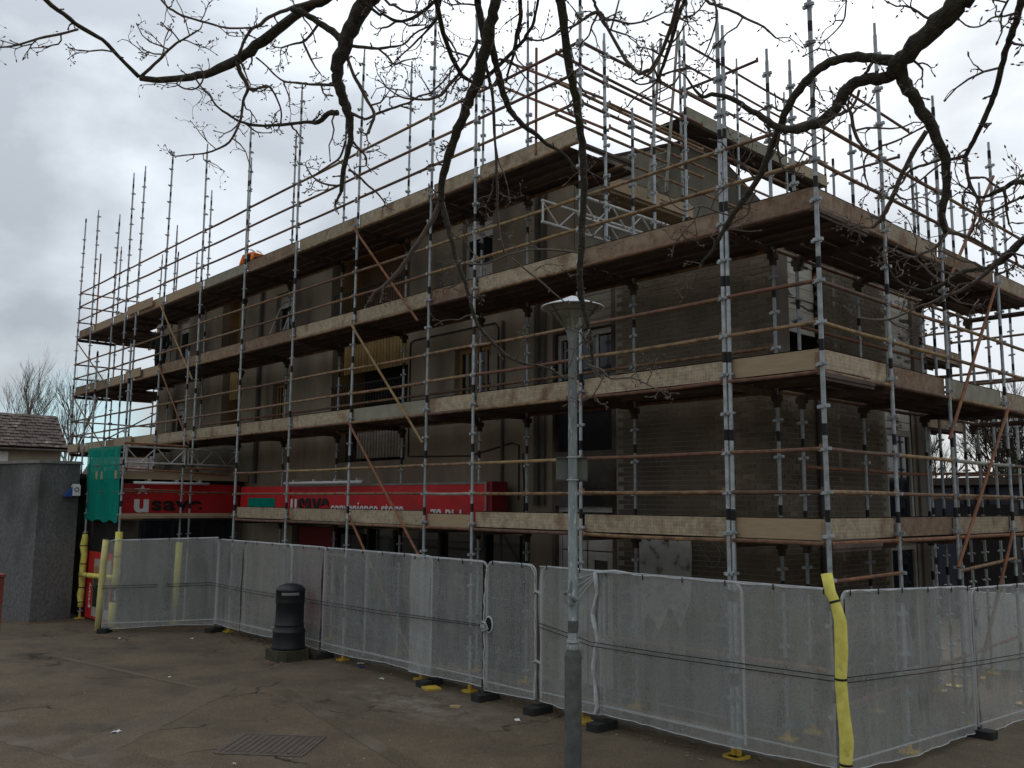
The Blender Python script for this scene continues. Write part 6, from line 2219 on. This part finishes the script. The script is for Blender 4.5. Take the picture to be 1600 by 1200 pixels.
[[3.226,-7.18,4.63,0.0046],[3.2,-7.201,4.602,0.0036],[3.167,-7.229,4.576,0.0031],[3.145,-7.248,4.547,0.0028],[3.141,-7.258,4.53,0.0025]],
[[3.226,-7.184,4.637,0.0051],[3.24,-7.224,4.661,0.0033],[3.256,-7.259,4.68,0.0025]],
[[3.236,-7.181,4.644,0.0046],[3.28,-7.168,4.648,0.0046],[3.318,-7.157,4.648,0.0064],[3.347,-7.149,4.642,0.0041],[3.369,-7.14,4.625,0.0025]],
[[3.293,-7.198,4.738,0.0033],[3.328,-7.209,4.74,0.0033],[3.382,-7.223,4.768,0.003]],
[[7.7,-12.1,5.279,0.011],[7.143,-11.508,5.509,0.0103],[6.489,-10.877,5.645,0.0097],[5.79,-10.228,5.698,0.009],[5.096,-9.585,5.678,0.0083],[4.458,-8.971,5.594,0.0077],[3.926,-8.41,5.456,0.007],[3.553,-7.922,5.276,0.0063],[3.388,-7.533,5.063,0.0057],[3.482,-7.264,4.827,0.005],[3.523,-7.229,4.784,0.005],[3.569,-7.2,4.753,0.0047],[3.609,-7.174,4.718,0.0042],[3.65,-7.151,4.686,0.0037],[3.67,-7.146,4.662,0.0039],[3.694,-7.134,4.629,0.0027]],
[[3.513,-7.229,4.808,0.004],[3.52,-7.225,4.759,0.004],[3.516,-7.23,4.71,0.0034],[3.5,-7.239,4.654,0.0029],[3.496,-7.253,4.62,0.0024]],
[[7.7,-12.1,6.032,0.0064],[7.233,-11.477,6.16,0.006],[6.73,-10.803,6.197,0.0056],[6.211,-10.107,6.15,0.0052],[5.697,-9.417,6.031,0.0049],[5.208,-8.762,5.85,0.0045],[4.765,-8.17,5.617,0.0041],[4.387,-7.671,5.341,0.0037],[4.096,-7.292,5.033,0.0033],[3.912,-7.063,4.703,0.0029],[3.896,-7.045,4.661,0.0029],[3.874,-7.04,4.634,0.0024],[3.843,-7.043,4.613,0.0022]],
[[7.7,-12.1,5.471,0.06],[7.311,-11.497,5.632,0.0571],[6.921,-10.841,5.686,0.0543],[6.533,-10.161,5.65,0.0514],[6.149,-9.487,5.541,0.0485],[5.771,-8.848,5.377,0.0457],[5.403,-8.275,5.173,0.0428],[5.047,-7.797,4.948,0.04],[4.705,-7.444,4.719,0.0371],[4.381,-7.245,4.502,0.0342],[4.32,-7.223,4.462,0.0312],[4.269,-7.208,4.438,0.0303],[4.217,-7.195,4.414,0.0283],[4.164,-7.183,4.388,0.0262],[4.12,-7.171,4.369,0.0253],[4.094,-7.155,4.355,0.0232]],
[[4.109,-7.159,4.377,0.0166],[4.073,-7.172,4.396,0.0155],[4.022,-7.191,4.415,0.0147],[3.97,-7.209,4.428,0.0143],[3.922,-7.219,4.427,0.0139],[3.879,-7.219,4.412,0.0135],[3.839,-7.217,4.392,0.0131],[3.804,-7.209,4.368,0.0127],[3.768,-7.2,4.339,0.0123],[3.735,-7.186,4.302,0.0119],[3.705,-7.173,4.265,0.0115],[3.663,-7.158,4.21,0.011],[3.625,-7.147,4.163,0.0106],[3.579,-7.14,4.113,0.0102],[3.528,-7.141,4.068,0.0098],[3.488,-7.137,4.026,0.0089],[3.447,-7.134,3.98,0.0075],[3.407,-7.131,3.933,0.0056],[3.367,-7.135,3.903,0.0038]],
[[4.098,-7.153,4.355,0.0199],[4.071,-7.153,4.344,0.0188],[4.042,-7.162,4.347,0.0182],[4.011,-7.173,4.35,0.0178],[3.977,-7.181,4.347,0.0178],[3.95,-7.179,4.328,0.0178],[3.925,-7.173,4.302,0.0179],[3.894,-7.17,4.277,0.0168],[3.859,-7.175,4.261,0.0157],[3.821,-7.187,4.255,0.0146],[3.784,-7.201,4.254,0.0135],[3.752,-7.217,4.261,0.0126],[3.725,-7.237,4.283,0.0113],[3.703,-7.256,4.306,0.0104],[3.679,-7.275,4.328,0.0095],[3.654,-7.298,4.353,0.0086],[3.627,-7.323,4.377,0.0082],[3.601,-7.339,4.387,0.0077],[3.578,-7.353,4.395,0.0068],[3.55,-7.364,4.392,0.0059],[3.533,-7.385,4.418,0.0041],[3.52,-7.411,4.458,0.0032]],
[[4.107,-7.152,4.36,0.021],[4.111,-7.125,4.331,0.02],[4.12,-7.092,4.293,0.0189],[4.132,-7.058,4.251,0.0178],[4.144,-7.022,4.205,0.017],[4.151,-6.993,4.166,0.0157],[4.156,-6.963,4.121,0.014],[4.149,-6.939,4.078,0.0131],[4.137,-6.918,4.035,0.0122],[4.119,-6.9,3.992,0.0118],[4.106,-6.882,3.953,0.0114],[4.107,-6.86,3.916,0.0105]],
[[4.107,-6.86,3.916,0.0068],[4.14,-6.844,3.904,0.0055],[4.174,-6.826,3.885,0.005],[4.204,-6.809,3.86,0.0041],[4.237,-6.789,3.828,0.0032]],
[[4.105,-6.86,3.912,0.0068],[4.078,-6.841,3.888,0.0057],[4.051,-6.826,3.876,0.0051],[4.011,-6.819,3.872,0.0042],[3.976,-6.81,3.868,0.0037],[3.927,-6.817,3.899,0.0028]],
[[4.108,-6.968,4.218,0.0087],[4.068,-6.953,4.181,0.0083],[4.031,-6.937,4.143,0.0078],[4.001,-6.92,4.111,0.0079],[3.97,-6.903,4.071,0.0079],[3.94,-6.887,4.035,0.0079],[3.903,-6.874,3.996,0.008],[3.874,-6.865,3.98,0.0047]],
[[4.142,-7.061,4.196,0.0033],[4.1,-7.06,4.187,0.0033],[4.054,-7.06,4.176,0.0033],[4.008,-7.064,4.172,0.0036],[3.97,-7.064,4.166,0.0036],[3.944,-7.073,4.194,0.0045],[3.93,-7.084,4.238,0.0054],[3.927,-7.095,4.29,0.0055],[3.919,-7.097,4.318,0.0046]],
[[3.95,-7.022,4.184,0.0037],[3.927,-7.021,4.156,0.0034],[3.922,-7.009,4.118,0.0032],[3.924,-6.994,4.082,0.0025]],
[[3.999,-7.181,4.322,0.0044],[3.985,-7.176,4.298,0.004],[3.963,-7.175,4.274,0.0049],[3.93,-7.186,4.261,0.0055]],
[[4.15,-6.918,4.133,0.0055],[4.122,-6.927,4.13,0.0046],[4.094,-6.936,4.123,0.0046],[4.059,-6.948,4.117,0.0046],[4.036,-6.953,4.105,0.0041],[4.017,-6.951,4.079,0.0032],[3.998,-6.955,4.068,0.0027]],
[[4.141,-6.918,4.123,0.0032],[4.112,-6.924,4.109,0.0032],[4.089,-6.927,4.094,0.003],[4.065,-6.931,4.078,0.0025],[4.041,-6.936,4.066,0.0023]],
[[7.7,-12.1,5.296,0.0268],[7.308,-11.494,5.49,0.0251],[6.897,-10.854,5.597,0.0235],[6.479,-10.201,5.623,0.0219],[6.066,-9.554,5.577,0.0203],[5.667,-8.932,5.465,0.0186],[5.295,-8.357,5.293,0.017],[4.96,-7.847,5.07,0.0154],[4.675,-7.421,4.801,0.0138],[4.449,-7.101,4.495,0.0122],[4.434,-7.082,4.471,0.0115],[4.414,-7.06,4.439,0.0107],[4.387,-7.038,4.4,0.0098],[4.368,-7.021,4.375,0.0089],[4.344,-6.998,4.333,0.0085],[4.316,-6.973,4.281,0.0086],[4.295,-6.957,4.253,0.0081],[4.268,-6.94,4.215,0.0077],[4.236,-6.924,4.175,0.0073],[4.211,-6.911,4.147,0.0068],[4.195,-6.901,4.131,0.0068]],
[[4.195,-6.901,4.131,0.0059],[4.171,-6.908,4.128,0.0055],[4.152,-6.915,4.127,0.005]],
[[4.195,-6.901,4.131,0.0059],[4.191,-6.889,4.096,0.0057],[4.19,-6.877,4.062,0.0055],[4.195,-6.865,4.031,0.0052],[4.204,-6.852,4.003,0.005],[4.207,-6.84,3.968,0.0046],[4.199,-6.833,3.936,0.0041]],
[[4.189,-6.879,4.066,0.0046],[4.218,-6.867,4.062,0.0037],[4.234,-6.861,4.059,0.0032],[4.245,-6.852,4.044,0.0037],[4.262,-6.84,4.026,0.0041]],
[[7.7,-12.1,5.48,0.0195],[7.326,-11.442,5.538,0.0183],[6.97,-10.708,5.426,0.0171],[6.625,-9.939,5.193,0.0159],[6.284,-9.178,4.887,0.0147],[5.94,-8.463,4.558,0.0136],[5.586,-7.837,4.255,0.0124],[5.215,-7.34,4.026,0.0112],[4.82,-7.013,3.921,0.01],[4.393,-6.897,3.987,0.0088],[4.36,-6.897,4.0,0.0084],[4.326,-6.898,4.013,0.008],[4.296,-6.891,4.004,0.0076],[4.267,-6.885,3.999,0.0063],[4.246,-6.877,3.996,0.0056],[4.217,-6.874,3.998,0.0045],[4.195,-6.874,4.016,0.0036],[4.174,-6.871,4.027,0.0027]],
[[4.307,-6.925,3.993,0.0044],[4.294,-6.886,3.972,0.0045],[4.282,-6.844,3.945,0.0038],[4.272,-6.802,3.916,0.0034]],
[[7.7,-12.1,5.243,0.0097],[7.318,-11.463,5.357,0.0091],[6.946,-10.783,5.344,0.0085],[6.581,-10.084,5.231,0.008],[6.22,-9.391,5.046,0.0074],[5.86,-8.73,4.816,0.0068],[5.498,-8.126,4.566,0.0062],[5.132,-7.602,4.326,0.0056],[4.757,-7.185,4.12,0.005],[4.371,-6.9,3.977,0.0044],[4.335,-6.88,3.967,0.004],[4.294,-6.864,3.961,0.004],[4.252,-6.848,3.955,0.0038],[4.21,-6.836,3.96,0.0037]],
[[4.42,-7.08,4.439,0.004],[4.384,-7.071,4.447,0.0031],[4.348,-7.065,4.459,0.0029],[4.316,-7.05,4.454,0.0029],[4.279,-7.045,4.467,0.0025],[4.254,-7.047,4.497,0.0023]],
[[7.7,-12.1,5.67,0.025],[7.322,-11.465,5.727,0.0235],[6.952,-10.761,5.676,0.022],[6.586,-10.027,5.535,0.0205],[6.225,-9.299,5.322,0.019],[5.866,-8.614,5.056,0.0174],[5.509,-8.01,4.755,0.0159],[5.151,-7.523,4.437,0.0144],[4.793,-7.192,4.12,0.0129],[4.431,-7.053,3.824,0.0114],[4.387,-7.049,3.791,0.0112],[4.36,-7.045,3.772,0.0108],[4.333,-7.042,3.752,0.0104],[4.3,-7.04,3.732,0.01],[4.276,-7.04,3.728,0.0075],[4.246,-7.044,3.731,0.0067],[4.22,-7.046,3.731,0.0063],[4.193,-7.046,3.721,0.0059],[4.165,-7.046,3.705,0.0055],[4.137,-7.047,3.696,0.0051],[4.11,-7.05,3.692,0.0042],[4.076,-7.06,3.704,0.0038],[4.048,-7.069,3.723,0.0034],[4.028,-7.077,3.75,0.0032],[4.018,-7.082,3.781,0.0026]],
[[4.278,-6.973,3.749,0.0073],[4.253,-6.967,3.732,0.0069],[4.224,-6.963,3.715,0.006],[4.199,-6.959,3.704,0.0056],[4.166,-6.959,3.692,0.0052],[4.13,-6.961,3.686,0.0043],[4.091,-6.963,3.672,0.0039],[4.053,-6.967,3.663,0.0039],[4.009,-6.972,3.647,0.0035],[3.967,-6.978,3.636,0.004],[3.929,-6.986,3.638,0.0033],[3.883,-7.0,3.649,0.0027]],
[[3.959,-6.962,3.637,0.0035],[3.974,-6.951,3.62,0.0033],[3.994,-6.941,3.61,0.0027]],
[[4.151,-7.01,3.714,0.0034],[4.122,-7.029,3.745,0.003],[4.102,-7.045,3.777,0.0028],[4.081,-7.06,3.799,0.0028]],
[[7.7,-12.1,5.241,0.0064],[7.325,-11.449,5.32,0.006],[6.961,-10.708,5.259,0.0056],[6.606,-9.926,5.092,0.0052],[6.255,-9.15,4.853,0.0048],[5.903,-8.429,4.576,0.0044],[5.548,-7.808,4.293,0.0041],[5.185,-7.338,4.038,0.0037],[4.811,-7.064,3.846,0.0033],[4.42,-7.035,3.748,0.0029],[4.383,-7.046,3.745,0.0027],[4.355,-7.058,3.757,0.0025],[4.331,-7.063,3.748,0.0021]],
[[3.566,-7.086,4.13,0.0033],[3.544,-7.086,4.094,0.0033],[3.529,-7.081,4.059,0.0028],[3.493,-7.098,4.04,0.0024]],
[[3.495,-7.1,4.051,0.0033],[3.445,-7.143,4.076,0.0033],[3.404,-7.18,4.096,0.0028],[3.356,-7.208,4.083,0.0028],[3.326,-7.242,4.11,0.0024]],
[[3.404,-7.18,4.096,0.0024],[3.376,-7.18,4.049,0.0028],[3.343,-7.193,4.018,0.0028],[3.319,-7.199,3.987,0.0024]],
[[3.719,-7.18,4.269,0.0059],[3.707,-7.17,4.231,0.005],[3.703,-7.154,4.192,0.0041],[3.708,-7.137,4.158,0.0032],[3.731,-7.117,4.142,0.0027]],
[[3.725,-7.122,4.146,0.0023],[3.757,-7.119,4.182,0.0027],[3.785,-7.118,4.214,0.003],[3.829,-7.102,4.232,0.0025],[3.882,-7.093,4.272,0.0023]]]
tw_rn = random.Random(77)
tw_n = 0


def smooth_line(P, R, sub=3):
    """catmull-rom resample with a little knobbly wobble"""
    out, ro = [], []
    n_ = len(P)
    for i in range(n_ - 1):
        p0, p1, p2, p3 = P[max(i - 1, 0)], P[i], P[i + 1], P[min(i + 2, n_ - 1)]
        for k in range(sub):
            t = k / sub
            q_ = .5 * ((2 * p1) + (p2 - p0) * t + (2 * p0 - 5 * p1 + 4 * p2 - p3) * t * t + (3 * p1 - p0 - 3 * p2 + p3) * t ** 3)
            r_ = R[i] + (R[i + 1] - R[i]) * t
            if (k or i):
                q_ = q_ + Vector((tw_rn.uniform(-1, 1), tw_rn.uniform(-1, 1), tw_rn.uniform(-1, 1))) * r_ * .2
            out.append(q_)
            ro.append(r_ * tw_rn.uniform(.92, 1.12))
    out.append(P[-1])
    ro.append(R[-1])
    return out, ro


def twig(mb, p, d, ln, r, depth=0):
    """short kinked twig with buds"""
    pts, rr_ = [p], [r]
    dd = d.normalized()
    n_ = tw_rn.randint(4, 6)
    for k in range(n_):
        dd = (dd + Vector((tw_rn.uniform(-1, 1), tw_rn.uniform(-1, 1), tw_rn.uniform(-.9, 1))) * .62).normalized()
        pts.append(pts[-1] + dd * ln / n_)
        rr_.append(r * (1 - .5 * (k + 1) / n_))
        if depth < 2 and ln > .03 and tw_rn.random() < .5:
            sd_ = (dd + Vector((tw_rn.uniform(-1, 1), tw_rn.uniform(-1, 1), tw_rn.uniform(-1, 1))) * 1.0).normalized()
            twig(mb, pts[-1], sd_, ln * tw_rn.uniform(.3, .55), rr_[-1] * .8, depth + 1)
    # bud
    pts += [pts[-1] + dd * .006, pts[-1] + dd * .014]
    rr_ += [max(rr_[-1] * 1.9, .0032), rr_[-1] * .7]
    mb.path(pts, rr_, 4, caps=False)


for bi, br in enumerate(BRANCHES):
    P = [Vector(p[:3]) for p in br]
    R_ = [p[3] for p in br]
    S, SR = smooth_line(P, R_)
    thick = max(R_[:max(1, len(R_))]) > .008
    mb = MB().path(S, SR, 9 if max(R_) > .012 else 6)
    # swollen nodes and short spurs along the branch
    tm = MB()
    acc = 0
    for i in range(2, len(S) - 1):
        acc += (S[i] - S[i - 1]).length
        if (S[i] - CAM).dot(Fv) < .8:
            continue
        gap = .062 if SR[i] < .008 else .105
        if acc > gap * tw_rn.uniform(.6, 1.6):
            acc = 0
            t = (S[i + 1] - S[i - 1]).normalized()
            sd_ = Vector((tw_rn.uniform(-1, 1), tw_rn.uniform(-1, 1), tw_rn.uniform(-.8, 1)))
            sd_ = (sd_ - t * sd_.dot(t)).normalized()
            sd_ = (sd_ + t * tw_rn.uniform(0, .9)).normalized()
            ln = tw_rn.choice((.015, .025, .04, .07, .11, .16, .22)) * (1.0 if SR[i] < .02 else .6)
            r_ = min(SR[i] * .7, .0042 if ln > .08 else .0048)
            twig(tm, S[i] + sd_ * SR[i] * .6, sd_, ln, max(r_, .0026))
    e = S[-1]
    ed = (S[-1] - S[-2]).normalized()
    for k in range(2 if SR[-1] < .008 else 0):
        twig(tm, e, (ed + Vector((tw_rn.uniform(-1, 1), tw_rn.uniform(-1, 1), tw_rn.uniform(-1, 1))) * .6), tw_rn.uniform(.03, .1), min(max(SR[-1] * .8, .0024), .004))
    bo = part(mb, 'branch', 'bark' if max(R_) > .012 else 'twig', tree, True)
    if tm.v:
        o = part(tm, 'twigs', 'twig', bo)
        o['kind'] = 'stuff'

# ================================================================== small things on the ground
rp = rooted('red_post', (-10.55, -5.83, 0), 'weathered red post at the very left edge', 'post')
part(MB().box(-10.86, -10.58, -6.07, -5.9, 0, 1.84), 'post', 'red_paint', rp)
part(MB().box(-10.88, -10.56, -6.09, -5.88, 1.845, 1.885), 'cap', 'red_paint', rp)
mhr = rooted('manhole_cover', (-5.5, -3.95, 0), 'ribbed rectangular iron cover set in the cracked asphalt', 'manhole cover')
mu, mv = Vector((.75, .66, 0)), Vector((-.66, .75, 0))
mc = Vector((-5.5, -3.95, .005))
part(MB().obox(mc, mu * .5, mv * .42, Vector((0, 0, .004))), 'plate', 'iron', mhr)
for k in range(11):
    part(MB().obox(mc + mu * (-.43 + k * .086) + Vector((0, 0, .008)), mu * .022, mv * .38, Vector((0, 0, .004))), 'rib', 'iron', mhr)
fr = MB()
for s_ in (-1, 1):
    fr.obox(mc + mv * (.455 * s_), mu * .55, mv * .025, Vector((0, 0, .006)))
    fr.obox(mc + mu * (.535 * s_), mu * .025, mv * .43, Vector((0, 0, .006)))
part(fr, 'frame', 'iron', mhr)
random.seed(61)
SCR = [(-9.6, .05, .16, 'paper', 'crumpled white paper by the kerb right of the litter bin'), (-9.3, -.15, .2, 'blue_plastic', 'dark blue plastic scrap under the fence by the bin'), (-5.6, -.9, .16, 'wood_scrap', 'pale offcut of wood lying before the gate'),
       (-6.9, -.35, .3, 'yellow_plastic', 'yellow plastic pad under the fence left of the gate'), (-3.7, -.1, .26, 'yellow_plastic', 'yellow plastic pad under the fence by the lamp post'), (-14.6, -1.1, .09, 'paper', 'small white scrap in front of the inner fence corner'),
       (-15.6, -2.3, .1, 'paper', 'white scrap below the left fence end'), (-10.6, -3.2, .08, 'paper', 'white speck alone on the open asphalt below the bin'), (-7.4, -5.2, .13, 'paper', 'long white scrap at the lower left near the crack'), (-5.0, -4.7, .05, 'paper', 'white speck beside the iron cover'),
       (-4.4, -.75, .12, 'paper', 'grey paper scrap at the kerb near the gap'), (-8.1, -.5, .1, 'paper', 'pale scrap at the kerb under the doubled sheet')]
for (x, y, s_, m_, lab) in SCR:
    mb = MB()
    th = random.uniform(0, 3)
    u_, v_ = Vector((cos(th), sin(th), 0)), Vector((-sin(th), cos(th), 0))
    n_ = 5
    c = Vector((x, y, 0))
    z_ = [[random.uniform(.006, .03) for _ in range(n_)] for _ in range(4)]
    if m_ in ('wood_scrap', 'yellow_plastic'):
        mb.obox(c + Vector((0, 0, .02)), u_ * s_ / 2, v_ * (s_ / 5 if m_ == 'wood_scrap' else s_ / 2.4), Vector((0, 0, .016)))
    else:
        for i in range(n_ - 1):
            for j in range(3):
                def pp(i, j):
                    q_ = c + u_ * (i / (n_ - 1) - .5) * s_ + v_ * (j / 3 - .5) * s_ * .5
                    return (q_.x, q_.y, z_[j][i])
                mb.quad(pp(i, j), pp(i + 1, j), pp(i + 1, j + 1), pp(i, j + 1))
    o = mb.build('litter_scrap', m_)
    tag(o, lab, 'litter', 'bits of litter on the asphalt')
# repaired strips in the asphalt: thin sheets with ragged edges
for k, (p, q, w, mname) in enumerate((((-12.5, -7.2), (-4.6, -5.3), .34, 'patch_dark'), ((-9.5, -2.6), (-6.5, -6.0), .3, 'patch_light'), ((-8.5, -2.2), (-2.5, -3.4), .12, 'patch_dark'), ((-14.5, -4.1), (-8.6, -3.0), .07, 'patch_light'), ((-5.2, -6.6), (-1.5, -4.2), .5, 'patch_dark'))):
    a, b = Vector((*p, .003 + .0006 * k)), Vector((*q, .003 + .0006 * k))
    d = (b - a).normalized()
    nv = Vector((-d.y, d.x, 0))
    N = int((b - a).length / .12)
    L_, R2 = [], []
    for i in range(N + 1):
        c = a.lerp(b, i / N)
        e = min(1, i / 3, (N - i) / 3) if w > .2 else 1
        L_.append(c + nv * w * e * (1 + random.uniform(-.09, .09)))
        R2.append(c - nv * w * e * (1 + random.uniform(-.09, .09)))
    mb = MB()
    for i in range(N):
        mb.quad(R2[i], R2[i + 1], L_[i + 1], L_[i])
    o = mb.build('asphalt_patch', mname)
    o['kind'] = 'structure'
# leaf litter and grit gathered along the kerb and the inner corner
lt = MB()
rn = random.Random(4)
for k in range(1500):
    if rn.random() < .45:
        x, y = rn.gauss(-14.2, 1.3), rn.gauss(-.15, .35)
    elif rn.random() < .25:
        x, y = -19.55 + rn.gauss(0, .12), rn.uniform(-3.3, -1.9)
    elif rn.random() < .2:
        x, y = -10.98 + rn.gauss(0, .45), -1.2 + rn.gauss(0, .14)
    else:
        x, y = rn.uniform(-14, -1), rn.gauss(.0, .2)
    a_ = rn.uniform(0, 6.28)
    s_ = rn.uniform(.008, .028)
    u_, v_ = Vector((cos(a_), sin(a_), rn.uniform(-.3, .3))) * s_, Vector((-sin(a_), cos(a_), rn.uniform(-.3, .3))) * s_ * .6
    c = Vector((x, y, .012 if y < .22 else .05))
    lt.quad(c - u_ - v_, c + u_ - v_, c + u_ + v_, c - u_ + v_)
o = lt.build('leaf_litter', 'toe_rust')
o['kind'] = 'stuff'
tag(o, 'scattered dead leaves and grit along the kerb and fence corner', 'leaves')
